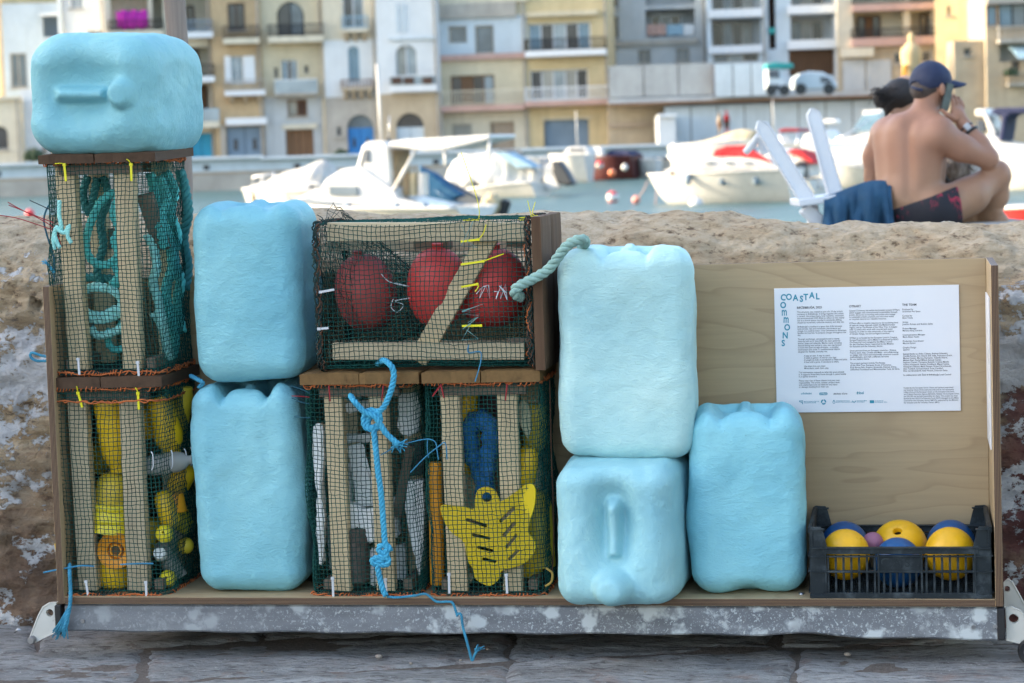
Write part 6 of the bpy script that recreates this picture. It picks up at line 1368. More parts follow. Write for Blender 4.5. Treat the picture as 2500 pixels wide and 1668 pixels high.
class Facade:
    def __init__(s, label, px0, px1, D, yaw, wall, top, base, name='house', cat='house', depth=9, grp='houses along the far quay'):
        s.c = atD((px0 + px1) / 2, (top + base) / 2, D); cy, sy = math.cos(R_(yaw)), math.sin(R_(yaw))
        s.ex = bR * cy - bF * sy; s.n = bF * cy + bR * sy          # n points into the building; yaw > 0: turned to face left
        s.M = Matrix(((s.ex.x, s.n.x, 0, s.c.x), (s.ex.y, s.n.y, 0, s.c.y), (0, 0, 1, 0), (0, 0, 0, 1))); s.I = s.M.inverted()
        s.root = empty(name, mat=s.M, label=label, cat=cat, group=grp); s.holes = []; s.wallm = PAL[wall]; s.depth = depth
        p, q, r_, b_ = s.pt(px0, (top + base) / 2), s.pt(px1, (top + base) / 2), s.pt((px0 + px1) / 2, top), s.pt((px0 + px1) / 2, base)
        s.u0, s.u1, s.z1, s.z0 = p.x, q.x, r_.z, b_.z
        s.zones = []
    def pt(s, px, py):
        d = ray(px, py); t_ = (s.c - CAM).dot(s.n) / d.dot(s.n); return s.I @ (CAM + d * t_)
    def rect(s, x0, y0, x1, y1):
        cx, cy = (x0 + x1) / 2, (y0 + y1) / 2; return s.pt(x0, cy).x, s.pt(x1, cy).x, s.pt(cx, y1).z, s.pt(cx, y0).z
    def part(s, name, mb, mat, parent=None): return mb.build(name, mat, parent or s.root)
    def win(s, x0, y0, x1, y1, fr='white2', pane='dark', nm=1, arch=False, sill=True, name='window', deep=.22):
        u0, u1, z0, z1 = s.rect(x0, y0, x1, y1); u0, u1 = max(u0, s.u0 + .02), min(u1, s.u1 - .02)
        s.holes.append((u0, u1, z0, z1, deep)); f = .08; m = MB()
        for a, b in [(u0 + f / 2, 0), (u1 - f / 2, 0)]: m.box((a, deep - .03, (z0 + z1) / 2), (f, .06, z1 - z0))
        m.box(((u0 + u1) / 2, deep - .03, z1 - f / 2), (u1 - u0 - 2 * f, .06, f)); m.box(((u0 + u1) / 2, deep - .03, z0 + f / 2), (u1 - u0 - 2 * f, .06, f))
        for k in range(1, nm): m.box((u0 + (u1 - u0) * k / nm, deep - .028, (z0 + z1) / 2), (f * .9, .05, z1 - z0 - 2 * f))
        w = s.part(name, m, PAL[fr]); 
        for k in range(nm):
            a, b = u0 + (u1 - u0) * k / nm, u0 + (u1 - u0) * (k + 1) / nm; m = MB(); pm = pane if isinstance(pane, str) else pane[k % len(pane)]
            m.box(((a + b) / 2, deep + .01, (z0 + z1) / 2), (b - a - .01, .02, z1 - z0 - .02)); s.part('pane', m, PAL[pm], w)
        if sill: m = MB(); m.box(((u0 + u1) / 2, -.05, z0 - .05), (u1 - u0 + .2, .16, .09)); s.part('sill', m, PAL['stone'], w)
        if arch: s.spandrel(u0, u1, z1, (u1 - u0) / 2 if arch is True else arch)
        return w
    def spandrel(s, u0, u1, z1, rise):
        cx, hw = (u0 + u1) / 2, (u1 - u0) / 2
        for sg in (-1, 1):
            arc = [(cx + sg * hw * math.cos(k * math.pi / 16), z1 - rise + rise * math.sin(k * math.pi / 16)) for k in range(9)]
            poly = arc + [(cx, z1), (cx + sg * hw, z1)] if False else [(cx + sg * hw, z1)] + arc
            if sg > 0: poly = poly[::-1]
            m = MB(); m.prism(poly, .20, Matrix.Translation((0, .203, 0)) @ XZ); wm_ = next((h[4] for h in s.zones if h[0] < cx < h[1] and h[2] < z1 < h[3]), s.wallm); s.part('arch', m, wm_)
    def door(s, x0, y0, x1, y1, mat='brown', leaf=2, arch=0, fan=None, deep=.3, lites=0, name='door'):
        u0, u1, z0, z1 = s.rect(x0, y0, x1, y1); s.holes.append((u0, u1, z0, z1, deep)); rise = arch and (u1 - u0) / 2 * arch; zt = z1 - rise
        w = None
        for k in range(leaf):
            a, b = u0 + (u1 - u0) * k / leaf, u0 + (u1 - u0) * (k + 1) / leaf; m = MB(); m.box(((a + b) / 2, deep - .01, (z0 + zt) / 2), (b - a - .03, .05, zt - z0 - .01))
            for j in range(3): m.box(((a + b) / 2, deep - .042, z0 + (zt - z0) * (.2 + .3 * j)), (b - a - .16, .014, (zt - z0) * .22))
            w = s.part(name, m, PAL[mat])
            if lites: m = MB(); m.box(((a + b) / 2, deep - .055, z0 + (zt - z0) * .5), ((b - a) * .22, .012, (zt - z0) * .3)); s.part('pane', m, PAL['dark'], w)
        m = MB(); m.box(((u0 + u1) / 2, deep + .03, (z0 + z1) / 2), (u1 - u0, .02, z1 - z0)); s.part('backing', m, PAL['black'])
        if arch:
            m = MB(); m.box(((u0 + u1) / 2, deep - .005, z1 - rise / 2), (u1 - u0, .03, rise)); s.part('fanlight', m, PAL[fan or 'glass']); s.spandrel(u0, u1, z1, rise)
    def recess(s, x0, y0, x1, y1, deep=1.5, mat=None):
        u0, u1, z0, z1 = s.rect(x0, y0, x1, y1); s.holes.append((u0, u1, z0, z1, deep)); m = MB(); m.box(((u0 + u1) / 2, deep + .04, (z0 + z1) / 2), (u1 - u0, .06, z1 - z0)); return s.part('loggia_wall', m, mat and PAL[mat] or s.wallm)
    def inner(s, x0, y0, x1, y1, y=1.4, fr='white2', pane='dark', nm=2):
        u0, u1, z0, z1 = s.rect(x0, y0, x1, y1); m = MB()
        for k in range(nm + 1): m.box((u0 + (u1 - u0) * k / nm, y, (z0 + z1) / 2), (.09, .1, z1 - z0))
        m.box(((u0 + u1) / 2, y, z1), (u1 - u0, .1, .1)); w = s.part('window', m, PAL[fr])
        for k in range(nm):
            a, b = u0 + (u1 - u0) * k / nm, u0 + (u1 - u0) * (k + 1) / nm; pm = pane if isinstance(pane, str) else pane[k % len(pane)]; m = MB(); m.box(((a + b) / 2, y + .02, (z0 + z1) / 2), (b - a - .1, .03, z1 - z0)); s.part('pane', m, PAL[pm], w)
    def zone(s, x0, y0, x1, y1, mat):
        u0, u1, z0, z1 = s.rect(x0, y0, x1, y1); s.zones.append((max(u0, s.u0), min(u1, s.u1), max(z0, s.z0), min(z1, s.z1), PAL[mat]))
    def band(s, x0, y0, x1, y1, out=.15, mat='stone', name='cornice'):
        u0, u1, z0, z1 = s.rect(x0, y0, x1, y1); m = MB(); m.box(((u0 + u1) / 2, -out / 2 + .05, (z0 + z1) / 2), (u1 - u0, out + .1, z1 - z0)); return s.part(name, m, PAL[mat])
    def balcony(s, x0, x1, yr, ys, yb, out=1.0, rail='black', slab='stone', kind='bars', step=.16, corb=0):
        u0, u1, zb, zs = s.rect(x0, ys, x1, yb); zr = s.pt((x0 + x1) / 2, yr).z; m = MB(); m.box(((u0 + u1) / 2, -out / 2 + .02, (zb + zs) / 2), (u1 - u0, out, zs - zb)); w = s.part('balcony', m, PAL[slab])
        m = MB()
        if kind == 'solid': m.box(((u0 + u1) / 2, -out + .06, (zs + zr) / 2), (u1 - u0, .1, zr - zs)); s.part('parapet', m, PAL[rail], w)
        elif kind == 'glass': m.box(((u0 + u1) / 2, -out + .06, (zs + zr) / 2), (u1 - u0, .04, zr - zs)); s.part('glass_rail', m, PAL['lglass'], w); m = MB(); m.box(((u0 + u1) / 2, -out + .06, zr), (u1 - u0, .06, .06)); s.part('handrail', m, PAL[rail], w)
        else:
            n = max(3, int((u1 - u0) / step))
            for k in range(n + 1): m.box((u0 + .03 + (u1 - u0 - .06) * k / n, -out + .06, (zs + zr) / 2), (.045, .045, zr - zs))
            for sx in (u0 + .03, u1 - .03):
                for j in range(1, 5): m.box((sx, -out + .06 + out * j / 5.5, (zs + zr) / 2), (.04, .04, zr - zs))
                m.box((sx, -out / 2, zr), (.05, out - .1, .05))
            m.box(((u0 + u1) / 2, -out + .06, zr), (u1 - u0, .07, .06)); m.box(((u0 + u1) / 2, -out + .06, zs + .12), (u1 - u0, .04, .04)); s.part('railing', m, PAL[rail], w)
        for k in range(corb):
            m = MB(); x = u0 + (u1 - u0) * (k + .5) / corb; m.prism([(0, 0), (-out * .8, 0), (-out * .7, -.18), (-.1, -.5), (0, -.55)], .22, Matrix.Translation((x - .11, 0, zb)) @ Matrix(((0, 0, 1, 0), (1, 0, 0, 0), (0, 1, 0, 0), (0, 0, 0, 1)))); s.part('corbel', m, PAL['tan'], w)
        return w
    def finish(s):
        us = sorted({s.u0, s.u1, *[h[0] for h in s.holes], *[h[1] for h in s.holes], *[h[0] for h in s.zones], *[h[1] for h in s.zones]}); zs = sorted({s.z0, s.z1, *[h[2] for h in s.holes], *[h[3] for h in s.holes], *[h[2] for h in s.zones], *[h[3] for h in s.zones]}); us = [u for u in us if s.u0 <= u <= s.u1]; zs = [z for z in zs if s.z0 <= z <= s.z1]
        m = MB(); zm = {}
        for a, b in zip(us[:-1], us[1:]):
            for c, d in zip(zs[:-1], zs[1:]):
                cx, cz_ = (a + b) / 2, (c + d) / 2
                if b - a < 1e-6 or d - c < 1e-6 or any(h[0] < cx < h[1] and h[2] < cz_ < h[3] for h in s.holes): continue
                zi = next((k for k, h in enumerate(s.zones) if h[0] < cx < h[1] and h[2] < cz_ < h[3]), None)
                (m if zi is None else zm.setdefault(zi, MB())).add([(a, 0, c), (b, 0, c), (b, 0, d), (a, 0, d)], [(0, 1, 2, 3)])
        for (a, b, c, d, e) in s.holes:
            m.add([(a, 0, c), (b, 0, c), (b, 0, d), (a, 0, d), (a, e, c), (b, e, c), (b, e, d), (a, e, d)], [(0, 4, 5, 1), (1, 5, 6, 2), (2, 6, 7, 3), (3, 7, 4, 0)])
        D_ = s.depth; a, b, c, d = s.u0, s.u1, s.z0, s.z1
        m.add([(a, 0, c), (b, 0, c), (b, 0, d), (a, 0, d), (a, D_, c), (b, D_, c), (b, D_, d), (a, D_, d)], [(0, 3, 7, 4), (1, 5, 6, 2), (3, 2, 6, 7), (5, 4, 7, 6)])
        m.build('wall', s.wallm, s.root)
        if s.root.name.startswith('house'): mp = MB(); mp.tube([(s.u1 - .18, -.09, s.z0), (s.u1 - .18, -.09, s.z1)], .06, 6); mp.build('drainpipe', PAL['stone'], s.root)
        for zi, mz in zm.items(): mz.build('wall', s.zones[zi][4], s.root)
        return s
QD = 140
# --- leftmost pieces
F = Facade('beige house with an arched opening at the far left edge', -150, 52, QD, 0, 'cream', 245, 402); F.win(-25, 307, 20, 366, 'stone', 'dark', 1, True); F.band(-150, 238, 52, 246, .3, 'cream', 'parapet'); F.finish()
F = Facade('white low house with a shrub in front at the left', 52, 118, QD + 1, 0, 'white', 217, 402); F.win(104, 352, 116, 372, 'brown', 'dkbrown'); F.finish()
F = Facade('pale grey house with a dark upper window behind the lying jerrycan', 12, 158, QD + 8, -6, 'bluew', 8, 402); F.win(25, 130, 66, 214, 'stone', 'glass', 2); F.recess(104, 36, 156, 90, .8, 'greyblue'); F.band(98, 33, 158, 40, .8, 'white2', 'canopy'); F.finish()
F = Facade('tall house partly hidden at the upper left corner of the picture', -160, 12, QD + 9, 25, 'sun', -60, 402); F.win(-60, 20, -30, 100, 'stone', 'dark'); F.finish()
F = Facade('whitish house with a bright sunlit gable left of the magenta cloth', 158, 262, QD + 5, 14, 'white', -60, 402); F.win(170, -40, 200, 20, 'white2', 'lglass', 2); F.band(152, -60, 160, 402, .3, 'bluew', 'pilaster'); F.win(214, 74, 254, 130, 'white2', 'glass', 2); F.finish()
F = Facade('cream balconied house with a magenta cloth drying on the top loggia', 262, 520, QD, -8, 'cream', -60, 402)
F.recess(270, -20, 362, 78, 1.6); F.inner(300, 20, 330, 78, 1.4, 'stone', 'dark', 1); F.recess(372, -20, 398, 78, 1.6); F.recess(452, -30, 512, 80, 1.4); F.inner(456, 12, 474, 80, 1.3, 'dkbrown', 'dark', 1)
F.balcony(448, 520, 52, 80, 94, 1.0, 'greyblue', 'white2'); F.balcony(266, 398, 52, 76, 90, .8, 'black', 'cream'); F.recess(455, 115, 512, 188, 1.2); F.inner(462, 120, 486, 188, 1.1, 'dkbrown', 'dark', 1); F.balcony(450, 524, 160, 188, 202, 1.0, 'black', 'white2'); F.recess(458, 206, 512, 298, 1.2); F.inner(464, 208, 505, 298, 1.1, 'dkbrown', ('dark', 'brown'), 2); F.balcony(452, 536, 268, 298, 313, 1.1, 'lblue', 'cream', 'glass'); F.door(466, 325, 519, 402, 'cyan', 2); 
F.win(300, 130, 340, 190, 'white2', 'dark', 2); F.win(300, 230, 340, 290, 'white2', 'dark', 2); F.door(330, 330, 380, 402, 'brown', 2)
F.finish(); m = MB(); u0, u1, z0, z1 = F.rect(285, 28, 362, 72); n = 24
m.add([(u0 + (u1 - u0) * i / n, -.72 + .05 * math.sin(i * 1.7), z) for i in range(n + 1) for z in (z1 - .05 * math.sin(i * .8), z0 + .12 * math.sin(i * .9))], [(2 * i, 2 * i + 2, 2 * i + 3, 2 * i + 1) for i in range(n)]); o = m.build('hanging_cloth', PAL['magenta'], None, True); o.matrix_world = F.M; sm_ = o.modifiers.new('thickness', 'SOLIDIFY'); sm_.thickness = .03; tag(o, 'magenta cloth drying on a balcony above the lying jerrycan', 'cloth')
F = Facade('ochre stone house with white shutters and a grey blue garage door', 520, 640, QD, -6, 'ochre', -60, 402)
F.win(556, 8, 598, 74, 'dkbrown', 'dark', 2); F.balcony(545, 634, 66, 95, 108, .9, 'black', 'cream'); F.win(563, 137, 594, 205, 'white2', 'lglass', 2, sill=False); F.band(549, 137, 563, 203, .06, 'white2', 'shutter'); F.band(595, 137, 623, 203, .06, 'white2', 'shutter'); F.balcony(549, 648, 196, 222, 234, .9, 'stone', 'white2', 'bars', .3, 3); F.band(551, 288, 652, 305, .35, 'white2', 'shutter_box'); F.door(553, 308, 645, 397, 'greyblue', 2, lites=1); F.band(540, 306, 551, 400, .05, 'stone', 'pilaster'); F.finish()
F = Facade('cream house with an arched top window and brown garage door', 640, 792, QD + .5, -4, 'yellow2', -60, 402); F.zone(630, 236, 800, 404, 'grey')
F.win(676, 4, 742, 88, 'black', ('dark', 'glass'), 2, True, False); F.balcony(656, 790, 62, 90, 105, 1.1, 'black', 'cream'); F.win(688, 146, 726, 206, 'white2', ('bglass', 'dark', 'bglass'), 3, sill=False); F.win(669, 166, 680, 192, 'stone', 'dark', 1, sill=False); F.win(742, 160, 754, 180, 'stone', 'dark', 1, sill=False); F.balcony(672, 777, 196, 228, 234, 1.0, 'white2', 'stone', 'glass'); F.win(702, 243, 750, 284, 'brown', ('curtain', 'dkbrown'), 2); F.band(690, 303, 775, 315, .12, 'cream'); F.door(698, 316, 766, 390, 'brown', 4); F.band(786, 60, 793, 400, .2, 'cream', 'pilaster'); F.finish()
F = Facade('pale cream house with a blue arched door and stone corbels', 792, 922, QD, 0, 'cream', -60, 402)
F.win(836, -20, 888, 70, 'white2', ('dark', 'glass'), 2, sill=False); F.balcony(836, 900, 42, 72, 80, .7, 'lblue', 'cream', 'bars', .2, 3); F.zone(786, 97, 928, 236, 'white'); F.zone(786, 236, 928, 402, 'stone'); F.win(850, 112, 878, 202, 'lblue', 'bglass', 1, True, False, deep=.12); F.balcony(835, 912, 196, 214, 222, .8, 'brown', 'tan', 'bars', .2, 4); F.win(820, 308, 836, 334, 'stone', 'dark', deep=.1); F.door(848, 280, 912, 384, 'blue', 2, 1, 'glass', lites=1); F.finish()
F = Facade('white house with an arched window and a pale arched door', 922, 1072, QD - 1, 3, 'white', -60, 402)
F.zone(915, 228, 1080, 404, 'tan'); F.band(965, 10, 974, 78, .05, 'bluew', 'shutter'); F.band(980, 10, 990, 78, .05, 'bluew', 'shutter'); F.band(948, 91, 1062, 97, .18, 'bluew'); F.win(965, 110, 1020, 208, 'white2', ('curtain', 'lglass'), 2, True, False); F.balcony(955, 1068, 186, 208, 224, .9, 'white2', 'white2', 'glass'); 
for a in (960, 990, 1035): F.band(a, 190, a + 24, 206, .98, 'dkbrown', 'lattice')
F.door(968, 276, 1036, 402, 'bluew', 2, 1, 'dark'); F.finish()
F = Facade('house with grey upper floor over a yellow balcony storey', 1072, 1288, QD, 6, 'yellow2', -60, 402)
F.band(1072, -60, 1288, 8, .25, 'cream', 'roof_parapet'); F.band(1072, 8, 1260, 44, .25, 'stone', 'parapet'); F.zone(1065, 40, 1295, 136, 'bluew'); F.zone(1065, 271, 1295, 404, 'cream')
F.win(1095, 64, 1140, 106, 'stone', 'glass', 1, sill=False); F.win(1160, 62, 1206, 131, 'stone', 'glass', 1, sill=False); F.band(1072, 132, 1290, 146, .3, 'pink', 'slab'); F.win(1100, 184, 1208, 258, 'brown', ('dark', 'brown', 'dark', 'lglass'), 4, sill=False); F.balcony(1078, 1284, 222, 258, 271, 1.2, 'cream', 'pink', 'bars', .18); F.win(1104, 303, 1152, 335, 'stone', 'curtain', 2); F.door(1198, 298, 1256, 402, 'beige', 1); F.finish()
F = Facade('bright yellow house with white sliding doors and two long balconies', 1288, 1488, QD - .5, 6, 'yellow', -60, 402)
F.band(1288, 28, 1460, 40, .5, 'yellow2', 'awning_box'); F.win(1290, 56, 1442, 124, 'white2', ('bglass', 'dark', 'lglass', 'dark', 'bglass'), 5, sill=False); F.balcony(1286, 1482, 96, 124, 138, 1.2, 'black', 'white2', 'bars', .16); F.win(1295, 170, 1436, 245, 'white2', ('dark', 'curtain', 'lglass', 'curtain', 'dark'), 5, sill=False); F.balcony(1286, 1492, 214, 246, 258, 1.2, 'white2', 'pink', 'bars', .17); F.door(1328, 292, 1438, 402, 'greyblue', 1); F.band(1320, 286, 1446, 292, .1, 'yellow2'); F.finish()
F = Facade('large pale grey block with a loggia hung with laundry', 1488, 1728, QD + 6, 4, 'grey', -60, 402, depth=12)
F.recess(1574, -60, 1696, 12, 1.6); F.recess(1576, 22, 1696, 90, 1.6, 'grey'); F.inner(1588, 34, 1662, 86, 1.5, 'white2', ('dark', 'glass', 'dark'), 3); F.band(1500, 98, 1706, 110, .25, 'stone'); F.win(1557, 122, 1588, 156, 'stone', 'glass', 2); F.win(1650, 118, 1684, 150, 'stone', 'glass', 2); F.win(1470 + 22, -40, 1512, 20, 'white2', 'dark', 1); F.win(1492, 38, 1512, 96, 'white2', 'dark', 1); F.finish()
for i, (a, b, mt, lab) in enumerate([(1580, 1625, 'pink', 'pink towel drying in the loggia of the pale block'), (1628, 1668, 'lblue', 'light blue cloth drying in the loggia of the pale block'), (1670, 1694, 'white2', 'whitish cloth drying at the right end of the loggia')]):
    u0, u1, z0, z1 = F.rect(a, 60, b, 86); m = MB(); m.add([(u0 + (u1 - u0) * k / 10, -.02 + .03 * math.sin(k * 2 + i), z) for k in range(11) for z in (z1, z0)], [(2 * k, 2 * k + 2, 2 * k + 3, 2 * k + 1) for k in range(10)]); o = m.build('hanging_cloth', PAL[mt]); o.matrix_world = F.M; sm_ = o.modifiers.new('thickness', 'SOLIDIFY'); sm_.thickness = .03; tag(o, lab, 'cloth')
F = Facade('white balcony block left of the dark stair slot', 1728, 1874, QD + 4, 4, 'bluew', -60, 402)
for a, b in [(-60, 22), (44, 112)]: F.recess(1737, a, 1858, b, 1.5, 'grey'); F.inner(1742, a + 8, 1838, b - 2, 1.4, 'stone', ('dark', 'glass', 'dark', 'curtain'), 4)
F.band(1730, 23, 1862, 43, .5, 'white2', 'balcony_front'); F.band(1730, 112, 1862, 130, .5, 'white2', 'balcony_front'); F.win(1742, 132, 1852, 152, 'stone', ('glass', 'lglass', 'dark'), 3, sill=False); F.finish()
F = Facade('white balcony block with a brown grille at street level', 1874, 2046, QD + 4, 4, 'bluew', -60, 402)
F.recess(1876, -60, 1893, 120, 1.2, 'dkbrown'); F.band(1876, 68, 1893, 82, .1, 'teal', 'panel')
for a, b in [(-60, 12), (34, 98)]: F.recess(1930, a, 2034, b, 1.5, 'grey'); F.inner(1934, a + 16, 2012, b - 2, 1.4, 'stone', ('glass', 'curtain', 'dark'), 3)
F.band(1922, 13, 2040, 34, .5, 'white2', 'balcony_front'); F.band(1922, 98, 2040, 120, .5, 'white2', 'balcony_front'); F.recess(1926, 121, 2036, 184, .6, 'dkbrown')
for k in range(16): F.band(1929 + k * 6.8, 121, 1931.5 + k * 6.8, 184, .02, 'brown', 'grille_bar')
F.band(2036, -60, 2046, 215, .3, 'white2', 'pilaster'); F.finish()
F = Facade('cream house with pinkish balcony slabs beside the sunlit tower', 2046, 2284, QD + 2, 5, 'cream', -60, 402)
F.recess(2082, 26, 2206, 92, 1.5); F.inner(2098, 38, 2152, 90, 1.4, 'dkbrown', ('dark', 'brown', 'dark'), 3); F.recess(2222, 26, 2284 - 1, 92, 1.5); F.inner(2252, 32, 2282, 90, 1.4, 'dkbrown', ('dark', 'glass'), 2); F.recess(2082, -60, 2206, 6, 1.5); F.recess(2222, -60, 2283, 6, 1.5)
F.balcony(2080, 2284, -6, 10, 26, .6, 'black', 'pink'); F.balcony(2078, 2284, 70, 92, 112, .6, 'black', 'pink'); F.zone(2040, 112, 2290, 404, 'tan'); F.band(2052, 118, 2132, 140, .7, 'cream', 'canopy'); F.band(2058, 146, 2112, 222, .08, 'grey', 'shutter'); F.band(2116, 146, 2176, 222, .08, 'grey', 'shutter'); F.win(2182, 127, 2218, 156, 'stone', 'dark', deep=.1); F.win(2236, 124, 2274, 152, 'stone', 'dark', deep=.1); F.finish()
F = Facade('honey coloured stone tower catching the low sun', 2284, 2440, QD - 2, 24, 'sun', -60, 402, 'tower', 'tower', 7)
F.win(2312, 15, 2320, 38, 'stone', 'dark', deep=.3); F.win(2324, 104, 2334, 128, 'stone', 'dark', deep=.3); F.band(2284, 160, 2440, 168, .12, 'sun'); F.finish()
F = Facade('stone house with a bay window and balustrade at the upper right corner', 2408, 2620, QD - 10, 4, 'tan', -60, 402)
F.band(2408, -60, 2620, 8, .4, 'stone'); F.win(2409, 13, 2436, 64, 'brown', 'bglass', 1); F.win(2438, 8, 2540, 64, 'black', ('bglass', 'glass', 'bglass'), 3); F.balcony(2434, 2620, 64, 95, 104, .9, 'stone', 'stone', 'bars', .3); F.win(2470, 150, 2490, 175, 'dkbrown', 'dark', deep=.2); F.balcony(2458, 2560, 178, 202, 210, .6, 'tan', 'stone', 'bars', .28); F.recess(2440, 108, 2560, 150, .5, 'stone')
F.finish(); m = MB(); u0, u1, z0, z1 = F.rect(2462, 114, 2530, 146); m.add([(u0, -.1, z1), (u1, -.1, z1), (u1 + .1, -1.3, z0), (u0 + .4, -1.3, z0)], [(0, 1, 2, 3)]); o = m.build('awning', PAL['lblue'], F.root); sm_ = o.modifiers.new('thickness', 'SOLIDIFY'); sm_.thickness = .05
F = Facade('grey weathered ruin wall at the foot of the tower', 2330, 2480, QD - 9, 0, 'tan', 98, 402, 'ruined_wall', 'wall', 2)
F.win(2352, 118, 2372, 136, 'stone', 'dark', deep=.3); F.finish()
# --- terrace at the right: low front wall, ledge, retaining wall of panels
def panelwall(name, label, x0, x1, yt, yb, D, yaw, mat, step, cat='wall', depth=.6):
    F = Facade(label, x0, x1, D, yaw, mat, yt, yb, name, cat, depth, None)
    n = max(1, int((x1 - x0) / step)); m = MB(); m.box(((F.u0 + F.u1) / 2, depth / 2, (F.z0 + F.z1) / 2), (F.u1 - F.u0, depth, F.z1 - F.z0)); m.build('core', PAL['dkbrown'], F.root)
    for k in range(n):
        a, b = F.u0 + (F.u1 - F.u0) * k / n, F.u0 + (F.u1 - F.u0) * (k + 1) / n; m = MB(); m.box(((a + b) / 2, -.04, (F.z0 + F.z1) / 2 + .01), (b - a - .06, .1, F.z1 - F.z0)); m.build('panel', PAL[mat], F.root)
    return F
panelwall('terrace_wall', 'pale concrete parapet wall on the upper terrace below the laundry', 1486, 1742, 158, 236, QD - 4, 4, 'conc', 85)
panelwall('terrace_wall', 'lighter low parapet wall right of the triangular sunlit patch', 1744, 1880, 156, 236, QD - 5, 4, 'bluew', 45)
F = Facade('thin dark edged terrace slab above the retaining wall', 1484, 2260, QD - 4.6, 3, 'grey', 230, 246, 'terrace_slab', 'terrace', 8, None); F.band(1484, 241, 2260, 247, .2, 'brown', 'drip_edge'); F.finish()
panelwall('retaining_wall', 'long grey green retaining wall of concrete panels behind the moored boats', 1622, 2480, 247, 402, QD - 4, 3, 'bluew', 62)
F = Facade('brown sunken wall under the terrace beside the yellow house', 1486, 1640, QD - 2, 0, 'tan', 246, 402, 'brown_wall', 'wall', 2, None); F.band(1486, 300, 1626, 310, .2, 'beige'); F.finish()
F = Facade('white stepped kiosk wall at the left end of the retaining wall', 1608, 1650, QD - 6, 0, 'white', 282, 402, 'kiosk', 'kiosk', 3, None); F.band(1606, 278, 1652, 286, .3, 'white2'); F.finish()
# --- far quay with its low white wall
def quay(label, x0, x1, yt0, yt1, D0, D1, name='quay_wall'):
    a, b = atD(x0, yt0, D0), atD(x1, yt1, D1); d = (b - a); d.z = 0; L = d.length; ex = d.normalized(); n = Vector((-ex.y, ex.x, 0)); c = (a + b) / 2; zt = c.z
    M_ = Matrix(((ex.x, n.x, 0, c.x), (ex.y, n.y, 0, c.y), (0, 0, 1, 0), (0, 0, 0, 1))); root = empty(name, mat=M_, label=label, cat='quay')
    m = MB(); m.box((0, .4, (zt + .35) / 2 + .15), (L, .8, zt - .35)); m.build('parapet', PAL['bluew'], root)
    m = MB(); m.box((0, .1, zt + .06), (L + .1, 1.1, .12)); m.build('coping', PAL['white2'], root)
    m = MB(); m.box((0, 3.0, -.3), (L, 6.4, 1.3)); m.build('footing', PAL['stone'], root)
    m = MB(); m.box((0, -.13, -.35), (L, .1, .5)); m.build('waterline_strip', PAL['dkbrown'], root)  # dark brown strip along the foot of the quay
    for k in range(int(L / 4)):
        x = -L / 2 + 2 + 4 * k; m = MB(); m.box((x, -.012, zt - .45), (.35, .05, .28)); m.build('scupper', PAL['dark'], root)
    return root
quay('white parapet of the far quay at the left, behind the stacked cages', -260, 640, 408, 392, QD - 9, QD - 9)
quay('white parapet of the far quay in the middle, behind the cabin boat', 640, 1290, 392, 366, QD - 9, QD - 9)
quay('white parapet of the far quay at the right, behind the red covered boat', 1290, 2700, 366, 325, QD - 9, QD - 8)
m = MB(); p, q = atD(-400, 400, QD - 7), atD(2900, 400, QD - 7); m.add([(p.x, p.y, .86), (q.x, q.y, .86), (q.x + bF.x * 60, q.y + bF.y * 60, .86), (p.x + bF.x * 60, p.y + bF.y * 60, .86)], [(0, 1, 2, 3)]); o = m.build('far_street', PAL['stone']); o['kind'] = 'structure'
m = MB(); p, q = atD(-2600, 400, QD + 60), atD(5200, 400, QD + 60); m.add([(p.x, p.y, -2), (q.x, q.y, -2), (q.x, q.y, 9), (p.x, p.y, 9), (p.x + bF.x * 300, p.y + bF.y * 300, 30), (q.x + bF.x * 300, q.y + bF.y * 300, 30)], [(0, 1, 2, 3), (3, 2, 5, 4)]); o = m.build('hillside', PAL['tan']); o['kind'] = 'structure'
# houses added out of view: left ones block the sun, right ones dim the sky
for i, (cx, cy, w_, d_, h_, lab) in enumerate([(-21, 2, 7, 9, 9.5, 'nearest unseen house beyond the left edge, added to shade the quay'), (-21, 12, 7, 9.6, 10.5, 'second unseen house beyond the left edge, added at the waterside to block the sun'), (-21, -8.5, 7, 9.6, 10, 'third unseen house beyond the left edge, added on the street side to block the sun'), (12.5, -2.5, 7, 9, 9, 'house on the street side beyond the right edge of the picture'), (12.5, -12.5, 7, 10, 10, 'second unseen house farther down the right side, added to dim the light')]):
    root = empty('blocker_house', (cx, cy, 0), 0, lab, 'house'); m = MB(); m.box((0, 0, h_ / 2 + .2), (w_, d_, h_ - .4)); m.build('wall', PAL['cream' if cx < 0 else 'greyblue'], root); m = MB(); m.box((0, 0, h_ + .15), (w_ + .3, d_ + .2, .3)); m.build('parapet', PAL['stone'], root)
    for zz in (1.6, 4.6, 7.4):
        for k in (-1, 0, 1): m = MB(); sx_ = 1 if cx < 0 else -1; m.box((sx_ * (w_ / 2 + .01), k * 2.9, zz + .3), (.08, 1.1, 1.7)); f_ = m.build('window', PAL['white2'], root); m = MB(); m.box((sx_ * (w_ / 2 + .05), k * 2.9, zz + .3), (.04, .9, 1.5)); m.build('pane', PAL['glass'], f_)
